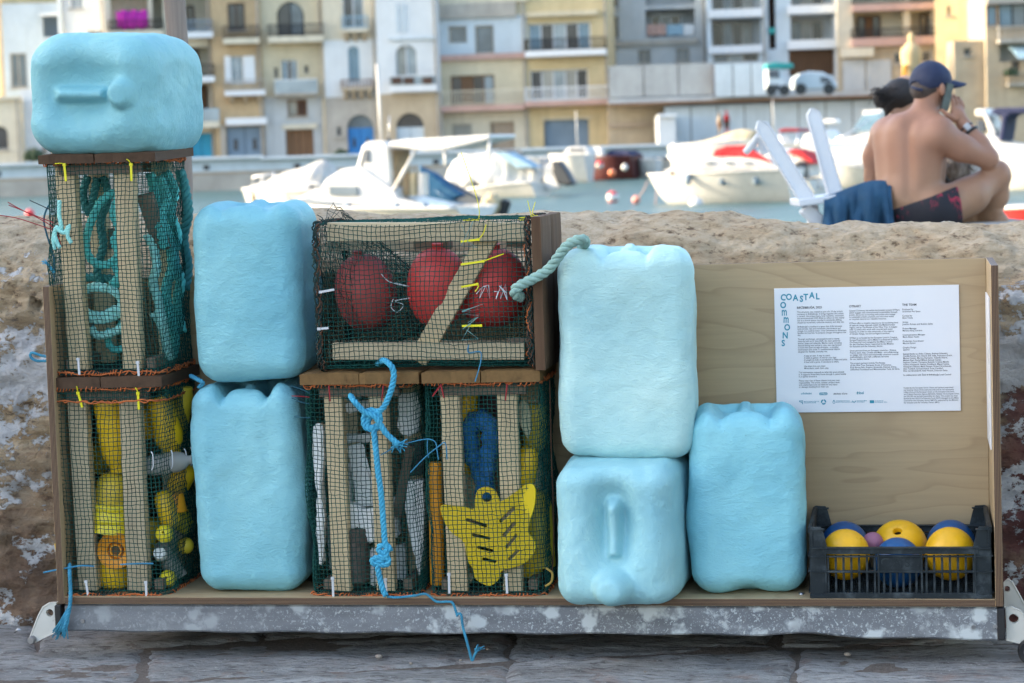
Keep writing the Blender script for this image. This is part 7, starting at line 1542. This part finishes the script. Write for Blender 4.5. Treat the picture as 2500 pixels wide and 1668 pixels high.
# ================================================================== BOATS, BUOYS AND SMALL THINGS ON THE FAR SIDE
GEL = plain('white_gelcoat', (.54, .53, .50), .3, .05, 2, .05, 6); GEL2 = plain('dull_gelcoat', (.50, .49, .46), .4, .1, 2); TARPW = plain('white_boat_cover', (.50, .49, .46), .8, .12, 2.2, .8, 4, 0, .2, .1); TARPG = plain('grey_boat_cover', (.40, .39, .36), .85, .18, 2, .8, 4, 0, .2, .1); TARPR = plain('red_boat_cover', (.46, .03, .035), .75, .2, 2.4, .7, 4, 0, .2, .08); TARPB = plain('blue_boat_cover', (.015, .075, .15), .8, .2, 2, .6, 4, 0, .2, .08); NAVYT = plain('navy_canvas', (.012, .018, .06), .8, .2, 2); SCREEN = PAL['bglass']; ALUM = plain('boat_rail_metal', (.6, .6, .6), .25, .1, 5, 0, 60, .9); WOODB = plain('boat_wood', (.30, .20, .10), .6, .3, 4); BEIGET = plain('beige_boat_cover', (.46, .38, .24), .85, .15, 2, .6, 4, 0, .2, .08); MAR = plain('maroon_hull', (.06, .012, .012), .45, .2, 3); BLUH = plain('blue_hull', (.015, .085, .17), .45, .2, 3)
BOATX = [None]
def boat(label, grp='boats moored in the harbour', D=60, px=1000):
    BOATX[0] = px; p = atD(px, 500, D); return empty('boat', (p.x, p.y, WZ), 0, label, 'boat', grp)
def put(root, mb, name, mat, parent=None, smooth=False, sharp=None, bev=0):
    loc = root.location; mb.v = [p - loc for p in mb.v]; o = mb.build(name, mat, parent or root, smooth, None, sharp)
    if bev: b = o.modifiers.new('soft', 'BEVEL'); b.width = bev; b.segments = 3; b.limit_method = 'ANGLE'
    return o
def hull(root, bow, stern, beam, mat, deck=True, flare=.75, rake=.35, stripe=None, free=None):
    """bow/stern: (px, py of the gunwale, distance); lofted planked form with flared bow, transom and deck"""
    g_ = .42; a, b = [atD(q[0], q[1], q[2] + (BOATX[0] - q[0]) * g_ * q[2] / FPX) for q in (bow, stern)]; za, zb = a.z, b.z; a.z = b.z = 0; ax = a - b; L = ax.length; ax.normalize(); sd = Vector((-ax.y, ax.x, 0)); N = 22; V = []; rows = 7
    for i in range(N + 1):
        t_ = i / N; w = beam / 2 * (1 - max(0, (t_ - .3) / .7) ** 2.1) * (.86 + .14 * min(1, t_ / .3)); zg = zb + (za - zb) * t_ ** 1.5; kz = WZ - .25 + .30 * max(0, (t_ - .6) / .4) ** 2
        for k in range(rows):
            s = k / (rows - 1); ws = w * (s ** .45) * (flare + (1 - flare) * s) if s > 0 else 0
            z = kz + (zg - kz) * (s ** 1.25); fwd = rake * (s - 1) * t_ ** 4
            V.append((b + ax * (L * t_ + fwd), ws, z))
    m = MB(); idx = {}
    for sg in (-1, 1):
        for n_, (c, w, z) in enumerate(V): idx[sg, n_] = len(m.v); m.v.append(Vector((c.x, c.y, z)) + sd * w * sg)
        for i in range(N):
            for k in range(rows - 1):
                q = [idx[sg, i * rows + k], idx[sg, (i + 1) * rows + k], idx[sg, (i + 1) * rows + k + 1], idx[sg, i * rows + k + 1]]; m.f.append(tuple(q if sg < 0 else q[::-1]))
    m.f.append(tuple([idx[-1, k] for k in range(rows)] + [idx[1, k] for k in range(rows - 1, 0, -1)]))
    h_ = put(root, m, 'hull', mat, None, True, 50)
    gun = {sg: [Vector((V[i * rows + rows - 1][0].x, V[i * rows + rows - 1][0].y, V[i * rows + rows - 1][2])) + sd * V[i * rows + rows - 1][1] * sg for i in range(N + 1)] for sg in (-1, 1)}
    if deck:
        m = MB(); vs = []
        for i in range(N + 1): vs += [gun[-1][i] - Vector((0, 0, .04)), gun[1][i] - Vector((0, 0, .04))]
        m.add(vs, [(2 * i, 2 * i + 2, 2 * i + 3, 2 * i + 1) for i in range(N)]); put(root, m, 'deck', GEL2 if deck is True else deck)
    for sg in (-1, 1): m = MB(); m.tube(gun[sg], .035, 6); put(root, m, 'gunwale', stripe or mat, h_, True)
    return a, b, ax, sd
def slab_px(root, name, poly, D, th, mat, parent=None, bev=.06, slope=0.0):
    """solid of real thickness th whose side outline is given by sight lines at distance D (front face)"""
    g_ = .42; pc = sum(x for x, y in poly) / len(poly); q = [atD(x, y, D + (BOATX[0] - x) * g_ * D / FPX) for x, y in poly] if BOATX[0] else [atD(x, y, D) for x, y in poly]
    into = (bF + bR * g_).normalized() if BOATX[0] else bF
    m = MB(); n = len(q); back = [p + into * th + Vector((0, 0, slope)) for p in q]
    area = sum((poly[i][0] * poly[(i + 1) % n][1] - poly[(i + 1) % n][0] * poly[i][1]) for i in range(n))
    m.add(q + back, [tuple(range(n)) if area < 0 else tuple(range(n))[::-1], tuple(range(n, 2 * n))[::-1] if area < 0 else tuple(range(n, 2 * n))] + [((i, n + i, n + (i + 1) % n, (i + 1) % n) if area < 0 else (i, (i + 1) % n, n + (i + 1) % n, n + i)) for i in range(n)])
    return put(root, m, name, mat, parent, False, None, bev)
def tube_px(root, name, pts, D, r, mat, parent=None, n=6, dd=0): m = MB(); m.tube([atD(p[0], p[1], D + (p[2] if len(p) > 2 else 0) + ((BOATX[0] - p[0]) * .42 * D / FPX if BOATX[0] else 0)) for p in pts], r, n); return put(root, m, name, mat, parent, True)
def cover(root, name, pts, D, beam, mat, drop=.35, n=18):
    """tent-like boat cover: ridge given by sight lines, falling to both sides"""
    rid = catmull([atD(x, y, D + beam / 2 + (BOATX[0] - x) * .42 * D / FPX) for x, y in pts], 6); m = MB(); N = len(rid); vs = []
    for i, p in enumerate(rid):
        for k in range(9):
            s = (k - 4) / 4; e = math.sin(math.pi * (i + .2) / (N - .6)) ** .5
            vs.append(p + (bF + bR * .42).normalized() * (beam / 2 * s * (.55 + .45 * e)) - Vector((0, 0, drop * abs(s) ** 1.3 * (1 + .15 * math.sin(i * 1.3 + k)) + (.25 * (abs(s) > .9)))))
    m.add(vs, [(i * 9 + k, i * 9 + k + 1, (i + 1) * 9 + k + 1, (i + 1) * 9 + k) for i in range(N - 1) for k in range(8)]); o = put(root, m, name, mat, None, True); sm = o.modifiers.new('thickness', 'SOLIDIFY'); sm.thickness = .03; return o
def X2(x, y): return (400 + x / 2.904, y / 2.904)
def X3(x, y): return (1000 + x / 2.904, y / 2.904)
def X4(x, y): return (1700 + x / 2.904, y / 2.904)
# cabin boat, bow to the left
D = 57; b = boat('white cabin boat with mast and flat canopy, nearest behind the lying cage', D=D, px=900)
hull(b, (660, 500, D + 1.2), (1165, 505, D), 2.1, GEL)
slab_px(b, 'trunk_cabin', [X2(*q) for q in [(900, 1420), (1110, 1330), (1150, 1270), (1260, 1200), (1400, 1180), (1620, 1340), (1680, 1430), (1900, 1480), (1500, 1470)]], D + .35, 1.45, GEL)
w = slab_px(b, 'wheelhouse', [X2(*q) for q in [(1360, 1200), (1405, 1035), (1440, 1003), (1560, 1000), (1590, 1040), (1610, 1350), (1560, 1400), (1380, 1380)]], D + .45, 1.3, GEL)
slab_px(b, 'cabin_window', [X2(1172, 1322), X2(1372, 1322), X2(1372, 1386), X2(1172, 1386)], D + .28, .12, PAL['glass'], w, .01); slab_px(b, 'cabin_window', [X2(1436, 1062), X2(1452, 1062), X2(1456, 1150), X2(1422, 1150)], D + .40, .08, PAL['dark'], w, .01)
slab_px(b, 'canopy', [X2(*q) for q in [(1590, 1010), (1700, 990), (2312, 955), (2312, 985), (1990, 1065), (1850, 1072), (1600, 1040)]], D + .25, 1.7, GEL, None, .05)
for q in [((1790, 1060), (1625, 1350)), ((2308, 975), (2308, 1140)), ((1990, 1060), (2000, 1180))]: tube_px(b, 'canopy_post', [X2(*q[0]), X2(*q[1])], D + .4, .045, GEL); tube_px(b, 'canopy_post', [X2(*q[0]), X2(*q[1])], D + 1.8, .04, GEL)
tube_px(b, 'mast', [X2(1512, 455), X2(1530, 800), X2(1538, 1005)], D + 1.1, .036, GEL2)
slab_px(b, 'coaming', [X2(*q) for q in [(1600, 1400), (1700, 1420), (2010, 1490), (2015, 1560), (1500, 1560), (1480, 1460)]], D + .1, 1.8, GEL)
for x in (1690, 1740, 1800): slab_px(b, 'cockpit_seat', [X2(x, 1230), X2(x + 40, 1225), X2(x + 44, 1390), X2(x, 1390)], D + .8, .3, [WOODB, BEIGET, GEL2][(x - 1690) // 50 % 3], None, .02)
slab_px(b, 'rear_bulkhead', [X2(1590, 1060), X2(1640, 1060), X2(1640, 1350), X2(1600, 1350)], D + .7, .9, WOODB, None, .02)
slab_px(b, 'rub_strake', [X2(880, 1405), X2(1500, 1470), X2(2015, 1505), X2(2015, 1518), X2(1500, 1486), X2(880, 1420)], D + .02, .1, PAL['greyblue'], None, .01)
tube_px(b, 'grab_rail', [X2(1180, 1262), X2(1250, 1225), X2(1350, 1200)], D + .4, .018, ALUM); tube_px(b, 'pulpit_rail', [X2(880, 1400), X2(900, 1320), X2(1000, 1290), X2(1100, 1300), X2(1110, 1340)], D + .2, .02, ALUM)
for x in (1300, 1650, 1850): tube_px(b, 'fender', [X2(x, 1440), X2(x + 2, 1500)], D - .1, .09, PAL['greyblue'])
tube_px(b, 'antenna', [X2(1590, 1000), X2(1600, 820)], D + .9, .012, ALUM); slab_px(b, 'navigation_light', [X2(1570, 985), X2(1600, 985), X2(1600, 1002), X2(1570, 1002)], D + .8, .15, BLKP, None, .02)
slab_px(b, 'windscreen', [X2(1385, 1180), X2(1412, 1060), X2(1425, 1060), X2(1405, 1180)], D + .43, 1.2, PAL['dark'], w, .01)
# dark blue hull lying behind it
D = 70; b = boat('dark blue open boat showing its side under the canopy of the cabin boat', D=D, px=1080); hull(b, X2(1815, 1180) + (D,), X2(2260, 1450) + (D,), 2.0, BLUH, WOODB, .9)
slab_px(b, 'side_sheet', [X2(1812, 1195), X2(1905, 1235), X2(1990, 1310), X2(2110, 1385), X2(1960, 1450), X2(1820, 1420)], D - 1.0, .5, TARPB)
# grey covered boat at the left
D = 66; b = boat('white boat with a grey tent cover, left of the cabin boat', D=D, px=720)
hull(b, (592, 462, D + .5), (880, 462, D), 2.0, GEL); cover(b, 'cover', [(640, 452), (690, 425), (745, 410), (790, 392), (815, 410), (825, 425)], D, 1.8, TARPG, .5); slab_px(b, 'cabin_top', [(600, 458), (640, 445), (700, 440), (760, 452), (740, 470), (600, 472)], D - .1, 1.6, GEL)
tube_px(b, 'bow_rail', [(615, 455), (618, 432), (660, 425), (690, 428)], D, .02, ALUM); tube_px(b, 'rail_post', [(640, 455), (640, 428)], D, .02, ALUM); tube_px(b, 'rail_post', [(668, 450), (668, 418)], D, .02, ALUM); tube_px(b, 'stem_post', [(618, 470), (617, 500)], D, .05, WOODB)
# white sheeted boat with outboard
D = 86; b = boat('motor boat under a white sheet with a dark outboard engine', D=D, px=1200)
hull(b, X3(240, 1380) + (D + 1,), X3(940, 1290) + (D,), 1.9, GEL); cover(b, 'sheet', [X3(*q) for q in [(255, 1330), (290, 1190), (360, 1120), (520, 1090), (680, 1100), (790, 1170), (900, 1200), (940, 1250)]], D - .2, 1.9, TARPW, .9); slab_px(b, 'blue_sheet', [X3(600, 1085), X3(680, 1080), X3(820, 1150), X3(890, 1190), X3(760, 1190)], D - .25, .9, PAL['lblue'], None, .03)
def outboard(root, pts_cowl, pts_leg, D, mc, ml): c = slab_px(root, 'outboard_engine', pts_cowl, D, .5, mc, None, .08); slab_px(root, 'engine_leg', pts_leg, D + .15, .22, ml, c, .04)
outboard(b, [X3(*q) for q in [(1000, 1145), (1060, 1140), (1110, 1210), (1165, 1310), (1110, 1320), (1040, 1300), (1010, 1230)]], [X3(*q) for q in [(950, 1180), (1010, 1150), (1030, 1260), (1070, 1330), (1000, 1350), (955, 1340)]], D, BLKP, GEL2)
p = atD(*X3(585, 1450), 60); o = empty('covered_engine', p, 0, 'beige cloth hood over an outboard engine just above the wall', 'engine'); m = MB(); bm = bmesh.new(); bmesh.ops.create_icosphere(bm, subdivisions=4, radius=1); bm.normal_update()
m.add([Vector((v.co.x * .28, v.co.y * .3, v.co.z * .30)) * (1 + .16 * noise.noise(v.co * 1.8)) for v in bm.verts], [[q.index for q in f.verts] for f in bm.faces]); bm.free(); m.build('hood', BEIGET, o, True); m = MB(); m.box((.32, 0, -.12), (.25, .3, .5), Matrix.Rotation(R_(20), 3, 'Y'), .05); m.build('cowl', BLKP, o)
# red covered speedboat, bow to the left towards the camera
D = 67; b = boat('white speedboat with a red cover, its bow pointing left, beside the white chair', D=D, px=1800)
hull(b, X3(1690, 1240) + (D,), X4(700, 1200) + (D,), 2.3, GEL, True, .62, .55)
slab_px(b, 'foredeck', [X3(*q) for q in [(1790, 1215), (1900, 1170), (2100, 1120), (2200, 1110)]] + [X4(*q) for q in [(300, 1060), (520, 1080), (560, 1180), (300, 1200)]] + [X3(1850, 1230)], D - .5, 1.7, GEL)
slab_px(b, 'rub_strake', [X3(1820, 1222), X4(560, 1232), X4(560, 1248), X3(1860, 1240)], D - .75, .2, PAL['dkbrown'], None, .01)
slab_px(b, 'cover', [X4(*q) for q in [(110, 1110), (130, 1060), (210, 1035), (340, 1032), (420, 1075), (520, 1140), (540, 1165), (430, 1130), (300, 1112)]], D - .55, 1.5, TARPR, None, .12)
tube_px(b, 'bow_rail', [X3(1830, 1100), X3(1880, 1150), X3(1960, 1170)], D - .8, .03, ALUM); tube_px(b, 'bow_rail', [X3(1860, 1020), X3(1960, 1090), X3(2000, 1110)], D + .6, .03, ALUM); slab_px(b, 'windscreen', [X4(320, 1040), X4(520, 1040), X4(500, 1075), X4(340, 1075)], D - .3, 1.4, SCREEN, None, .02)
for x in (60, 200, 330): slab_px(b, 'hatch', [X4(x, 1150), X4(x + 60, 1145), X4(x + 60, 1165), X4(x, 1168)], D - .58, .1, PAL['glass'], None, .01)
tube_px(b, 'side_rail', [X3(1950, 1160), X3(2050, 1085), X4(150, 1020), X4(330, 1000)], D - .7, .02, ALUM)
for x in (-60, 180, 420): tube_px(b, 'fender', [X4(x, 1235), X4(x + 2, 1310)], D - .95, .09, PAL['greyblue'])
tube_px(b, 'mooring_line', [X3(1690, 1285, ) + (-1,), X3(1660, 1350) + (-1,), X3(1615, 1410) + (-1,)], D, .02, PAL['pink']); tube_px(b, 'mooring_line', [X3(1755, 1340) + (-1,), X3(1745, 1420) + (-1,), X3(1740, 1560) + (-1,)], D, .02, PAL['pink'])
D = 76; b = boat('white boat with a maroon cover and black outboard behind the chair uprights', D=D, px=1960)
hull(b, X4(420, 1280) + (D + 1,), X4(900, 1270) + (D,), 2.0, GEL); mc_ = plain('maroon_boat_cover', (.20, .02, .03), .8, .25, 2.4, .6, 4); slab_px(b, 'bimini', [X4(*q) for q in [(575, 925), (620, 908), (725, 915), (735, 940), (700, 935), (590, 942)]], D, 1.6, mc_, None, .05); tube_px(b, 'bimini_post', [X4(590, 935), X4(620, 1100)], D, .03, ALUM); tube_px(b, 'bimini_post', [X4(725, 935), X4(700, 1080)], D, .03, ALUM); slab_px(b, 'cover', [X4(*q) for q in [(640, 1080), (680, 1055), (760, 1080), (830, 1150), (840, 1165), (740, 1120)]], D - .1, 1.5, TARPR, None, .1); slab_px(b, 'cabin', [X4(*q) for q in [(430, 1160), (560, 1050), (690, 1070), (800, 1160), (800, 1260), (440, 1270)]], D + .1, 1.5, GEL)
outboard(b, [X4(*q) for q in [(650, 1200), (720, 1140), (770, 1160), (780, 1260), (700, 1290)]], [X4(*q) for q in [(600, 1260), (660, 1270), (700, 1390), (640, 1400), (600, 1390)]], D - .3, BLKP, BLKP)
slab_px(b, 'transom_engine', [X4(850, 1280), X4(890, 1275), X4(905, 1330), X4(860, 1340)], D - .3, .3, GEL2, None, .03)
# cruiser between the chair and the man
D = 84; b = boat('white cruiser with a raked windscreen between the chair and the man', D=D, px=2080)
hull(b, X4(740, 1060) + (D,), X4(1330, 1190) + (D,), 2.5, GEL); slab_px(b, 'cabin', [X4(*q) for q in [(735, 1020), (770, 950), (900, 920), (960, 1000), (1240, 940), (1330, 960), (1330, 1170), (900, 1180), (780, 1110)]], D, 2., GEL); slab_px(b, 'windscreen', [X4(1090, 940), X4(1180, 815), X4(1300, 800), X4(1310, 860), X4(1230, 930)], D + .3, 1.4, SCREEN, None, .02); slab_px(b, 'radar_arch', [X4(1175, 785), X4(1320, 775), X4(1320, 822), X4(1185, 828)], D + .4, 1.4, GEL); slab_px(b, 'rub_strake', [X4(860, 1018), X4(1330, 1012), X4(1330, 1030), X4(860, 1040)], D - .05, .1, PAL['lblue'], None, .01); slab_px(b, 'console', [X4(900, 845), X4(990, 845), X4(1000, 875), X4(910, 880)], D + .3, .6, GEL)
tube_px(b, 'rail', [X4(985, 990), X4(1060, 960), X4(1230, 850)], D, .03, ALUM)
# boat with navy awning at the right edge
D = 72; b = boat('white boat with a navy awning at the right edge of the picture', D=D, px=2450)
hull(b, X4(1980, 1150) + (D + 1,), X4(2700, 1170) + (D,), 2.3, GEL); slab_px(b, 'cabin', [X4(*q) for q in [(1960, 1100), (2040, 960), (2100, 940), (2180, 1010), (2330, 1030), (2700, 1040), (2700, 1170), (2050, 1170)]], D + .2, 1.8, GEL); slab_px(b, 'awning', [X4(*q) for q in [(2075, 800), (2120, 765), (2700, 755), (2700, 800), (2240, 805), (2200, 830), (2175, 1000), (2140, 1000), (2165, 830)]], D + .1, 1.9, NAVYT); slab_px(b, 'arch', [X4(*q) for q in [(1975, 775), (2045, 770), (2110, 900), (2140, 980), (2080, 960), (2040, 830), (1980, 825)]], D + .3, 1.6, GEL); slab_px(b, 'windscreen', [X4(1985, 850), X4(2040, 850), X4(2050, 930), X4(1990, 940)], D + .5, 1.2, PAL['dark'], None, .02)
D = 42; b = boat('red hulled boat at the lower right behind the man', D=D, px=2480); hull(b, X4(2050, 1480) + (D,), X4(2800, 1440) + (D,), 1.8, PAL['red'], GEL, .9, .3, GEL)
D = 125; b = boat('maroon fishing boat moored at the far quay with a dark hood', D=D, px=1500); hull(b, X3(1260, 1110) + (D,), X3(1610, 1105) + (D,), 2.4, MAR); slab_px(b, 'hood', [X3(1370, 1105), X3(1420, 1065), X3(1540, 1070), X3(1580, 1105)], D + .3, 1.8, NAVYT); slab_px(b, 'bow_post', [X3(1300, 1040), X3(1360, 1045), X3(1365, 1110), X3(1310, 1115)], D - .2, .6, GEL)
b = boat('small white dinghy at the far quay right of the maroon boat', D=D, px=1585); hull(b, X3(1605, 1130) + (D,), X3(1765, 1130) + (D,), 1.6, GEL)
D = 118; b = boat('low boat under a long beige cover along the retaining wall', D=D, px=1740); hull(b, X3(1830, 1040) + (D,), X4(420, 990) + (D,), 2.2, GEL); cover(b, 'cover', [X3(1900, 1030), X3(2050, 1010), X4(120, 985), X4(300, 925), X4(420, 930)], D, 2.2, BEIGET, .4)
D = 122; b = boat('white runabout with a dark windscreen moored behind the cabin boat canopy', D=D, px=1250); hull(b, (1120, 378, D), (1330, 385, D), 2.0, GEL); slab_px(b, 'windscreen', [(1180, 380), (1220, 366), (1250, 366), (1260, 380)], D + .3, 1.2, PAL['dark'], None, .02)
for i, (x0, x1, y, dd, mt, lab) in enumerate([(1820, 1965, 350, 116, GEL, 'small pale boat with a thin mast moored under the retaining wall'), (1340, 1440, 377, 119, GEL2, 'small dull boat moored left of the maroon fishing boat'), (2090, 2240, 338, 112, GEL, 'white boat far off behind the dark haired person')]):
    b = boat(lab, D=dd, px=(x0 + x1) / 2); hull(b, (x0, y, dd), (x1, y, dd), 2.0, mt); slab_px(b, 'cuddy', [(x0 + 30, y + 2), (x0 + 50, y - 18), (x0 + 90, y - 18), (x0 + 100, y + 2)], dd + .3, 1.2, mt, None, .05); slab_px(b, 'cabin_window', [(x0 + 52, y - 14), (x0 + 84, y - 14), (x0 + 86, y - 6), (x0 + 48, y - 6)], dd + .25, .1, PAL['dark'], None, .01); tube_px(b, 'mast', [(x0 + 70, y - 18), (x0 + 66, y - 105)], dd + .8, .03, GEL2)
# --- buoys and floats on the water
def buoy(label, px, py, D, r, mats, name='buoy', stretch=1.0):
    p = atD(px, py, D); root = empty(name, (p.x, p.y, WZ - .05), 0, label, 'buoy', 'mooring buoys'); zc = p.z - WZ + .05; n = len(mats)
    for i, mt in enumerate(mats):
        a0, a1 = math.pi * i / n, math.pi * (i + 1) / n; m = MB(); m.lathe([(max(1e-4, r * math.sin(a0 + (a1 - a0) * k / 10)), zc - r * stretch * math.cos(a0 + (a1 - a0) * k / 10)) for k in range(11)], 24, None, False); m.build('shell', mt, root, True)
    m = MB(); m.tube([Vector((r * .2 * math.cos(k * .7), 0, zc + r * stretch + r * .2 * math.sin(k * .7))) for k in range(9)], r * .07, 5, closed=True); m.build('ring', steel, root, True); return root
RB_, WB_, YB_ = plain('red_buoy_paint', (.55, .03, .035), .4, .1, 3), GEL, plain('yellow_buoy_paint', (.70, .48, .10), .45, .1, 3)
buoy('red and white buoy floating in open water at the centre', 1496, 482, 72, .20, [RB_, WB_, RB_]); buoy('yellow buoy close to the bow of the red covered speedboat', 1700, 500, 66, .22, [YB_, WB_]); buoy('pinkish fender on the water left of the speedboat bow', 1553, 488, 68, .13, [plain('pink_fender', (.55, .22, .18), .5)]); buoy('orange buoy far out in front of the maroon boat', 1494, 422, 100, .16, [plain('orange_buoy_paint', (.60, .16, .06), .45)]); buoy('white buoy beside the orange one', 1525, 409, 108, .16, [WB_]); buoy('white and red buoy under the bow of the maroon boat', 1464, 402, 112, .2, [WB_, RB_]); buoy('small red buoy at the left edge above the wall', 73, 522, 62, .13, [RB_]); buoy('yellow buoy at the far left lower edge of the speedboat wake', 1702, 460, 90, .001, [YB_]) if False else None
buoy('round white fender on the water right of the man', 2474, 416, 80, .27, [WB_]); buoy('cream fender hung beneath the right end of the white boat', 2412, 392, 82, .001, [WB_]) if False else None
BOATX[0] = None
# --- on the terrace: van, small truck, statue; people on the far quay
D = QD - 8
v = empty('van', atD(2003, 225, D), 0, 'small white van parked on the upper terrace', 'van')
def vput(root, *a, **k): return slab_px(root, *a, **k)
vb = slab_px(v, 'body', [X4(*q) for q in [(690, 560), (740, 520), (800, 505), (900, 512), (960, 545), (1000, 590), (1005, 630), (690, 635)]], D, 1.7, PAL['bluew'], None, .12)
slab_px(v, 'windscreen', [X4(880, 545), X4(935, 548), X4(965, 585), X4(885, 585)], D - .06, .1, PAL['dark'], None, .01)
for x in (740, 940): 
    p = atD(*X4(x, 632), D - .05); m = MB(); m.lathe([(.10, -.1), (.32, -.1), (.34, 0), (.32, .1), (.1, .1)], 18, Matrix.Translation(p) @ Matrix(((bR.x, 0, bF.x, 0), (bR.y, 0, bF.y, 0), (0, 1, 0, 0), (0, 0, 0, 1)))); put(v, m, 'wheel', BLKP, None, True, 40)
tr = empty('pickup_truck', atD(1900, 225, D), 0, 'small white truck with a turquoise cover on the upper terrace', 'truck')
slab_px(tr, 'cab', [X4(*q) for q in [(500, 500), (520, 470), (600, 470), (615, 540), (640, 560), (645, 640), (505, 640)]], D - 1.5, 1.6, PAL['bluew'], None, .1); slab_px(tr, 'cover', [X4(*q) for q in [(495, 455), (560, 440), (690, 450), (690, 485), (500, 492)]], D - 1.6, 1.8, PAL['teal'], None, .08); slab_px(tr, 'windscreen', [X4(510, 500), X4(585, 500), X4(590, 550), X4(512, 550)], D - 1.56, .1, PAL['dark'], None, .01); slab_px(tr, 'grille', [X4(505, 600), X4(590, 600), X4(590, 640), X4(505, 640)], D - 1.58, .1, PAL['dark'], None, .01)
for x in (530, 625):
    p = atD(*X4(x, 640), D - 1.6); m = MB(); m.lathe([(.10, -.1), (.3, -.1), (.32, 0), (.3, .1), (.1, .1)], 18, Matrix.Translation(p) @ Matrix(((bR.x, 0, bF.x, 0), (bR.y, 0, bF.y, 0), (0, 1, 0, 0), (0, 0, 0, 1)))); put(tr, m, 'wheel', BLKP, None, True, 40)
st_ = empty('statue', atD(2225, 235, D), 0, 'pale robed statue with an orange drape on a pedestal above the dark haired person', 'statue')
sc_ = D / FPX; base = atD(2226, 200, D); prof = [(26, 0), (24, 10), (25, 40), (30, 62), (27, 80), (14, 92), (7, 96), (9, 104), (9, 112), (4, 119), (.01, 121)]
m = MB(); m.lathe([(r * sc_ * .9, z * sc_) for r, z in prof], 18, Matrix.Translation(base)); put(st_, m, 'figure', PAL['sun'], None, True); m = MB(); m.box(base - Vector((0, 0, 1.0)), (1.5, 1.5, 2.0), None, .08); put(st_, m, 'pedestal', PAL['stone']); slab_px(st_, 'drape', [(2206, 158), (2217, 158), (2214, 200), (2203, 200)], D - .8, .3, plain('orange_cloth', (.62, .26, .03), .8), None, .04)
def tiny_person(label, px, py, h, D, shirt, legs):
    p = atD(px, py, D); root = empty('person', p, 0, label, 'person'); k = h / 1.7
    pr = [('e', (0, 0, 1.58 * k), (.085 * k, .1 * k, .12 * k)), ('c', (0, 0, 1.45 * k), (0, 0, 1.38 * k), .05 * k, .06 * k), ('c', (0, 0, 1.25 * k), (0, 0, .95 * k), .16 * k, .14 * k), ('c', (-.15 * k, 0, 1.32 * k), (-.2 * k, .02, .85 * k), .05 * k, .035 * k), ('c', (.15 * k, 0, 1.32 * k), (.2 * k, .05, .85 * k), .05 * k, .035 * k), ('c', (-.08 * k, 0, .9 * k), (-.1 * k, .05, .04), .085 * k, .045 * k), ('c', (.08 * k, 0, .9 * k), (.12 * k, -.08, .04), .085 * k, .045 * k)]
    sd_obj('body', pr, shirt, root, .03, .04)
    def tr_(P): return np.maximum(np.maximum(sdf(pr, .04)(P) - .02, P[:, 2] - .95 * k), .45 * k - P[:, 2])
    V, Fq = surface_nets(tr_, np.array((-.45, -.4, .3)), np.array((.45, .4, 1.1 * k)), .03); np_mesh('shorts', V, Fq, legs, root)
tiny_person('distant person in red on the far quay above the speedboat', 1775, 328, 1.35, QD - 10, PAL['red'], PAL['dkbrown']); tiny_person('distant person in yellow brown on the far quay, left of the one in red', 1758, 328, 1.25, QD - 10, PAL['beige'], PAL['brown'])
# --- plants on the far side
LEAF = plain('shrub_leaf', (.045, .075, .035), .7, .4, 3)
def shrub(label, px, py, D, w, h, n, seed, name='shrub'):
    p = atD(px, py, D); root = empty(name, p, 0, label, 'shrub'); rg = random.Random(seed); m = MB()
    for k in range(n):
        a, b_ = rg.uniform(0, 6.28), rg.uniform(0, 1) ** .5; c = Vector((w / 2 * b_ * math.cos(a), w / 2 * b_ * math.sin(a), h * (.15 + .85 * rg.random() * (1 - .5 * b_)))); u = Vector((rg.uniform(-1, 1), rg.uniform(-1, 1), rg.uniform(-.5, 1))).normalized() * .16; v = u.orthogonal().normalized() * .06
        m.add([c - u, c + v, c + u, c - v], [(0, 1, 2, 3)])
    m.build('foliage', LEAF, root); m = MB()
    for k in range(4): m.tube([(0, 0, 0), (rg.uniform(-.1, .1), rg.uniform(-.1, .1), h * .4), (rg.uniform(-w / 3, w / 3), rg.uniform(-w / 3, w / 3), h * .8)], .03, 5)
    m.build('stem', WOODB, root)
shrub('dark green shrub in front of the white low house at the left', 84, 398, QD - 6, 1.1, 1.0, 500, 1); shrub('potted plant on the far quay beside the blue arched door', 833, 384, QD - 5, .8, .5, 220, 2); shrub('flowering plant on the balcony at the upper right', 2468, 186, QD - 11.2, .8, .45, 200, 3)
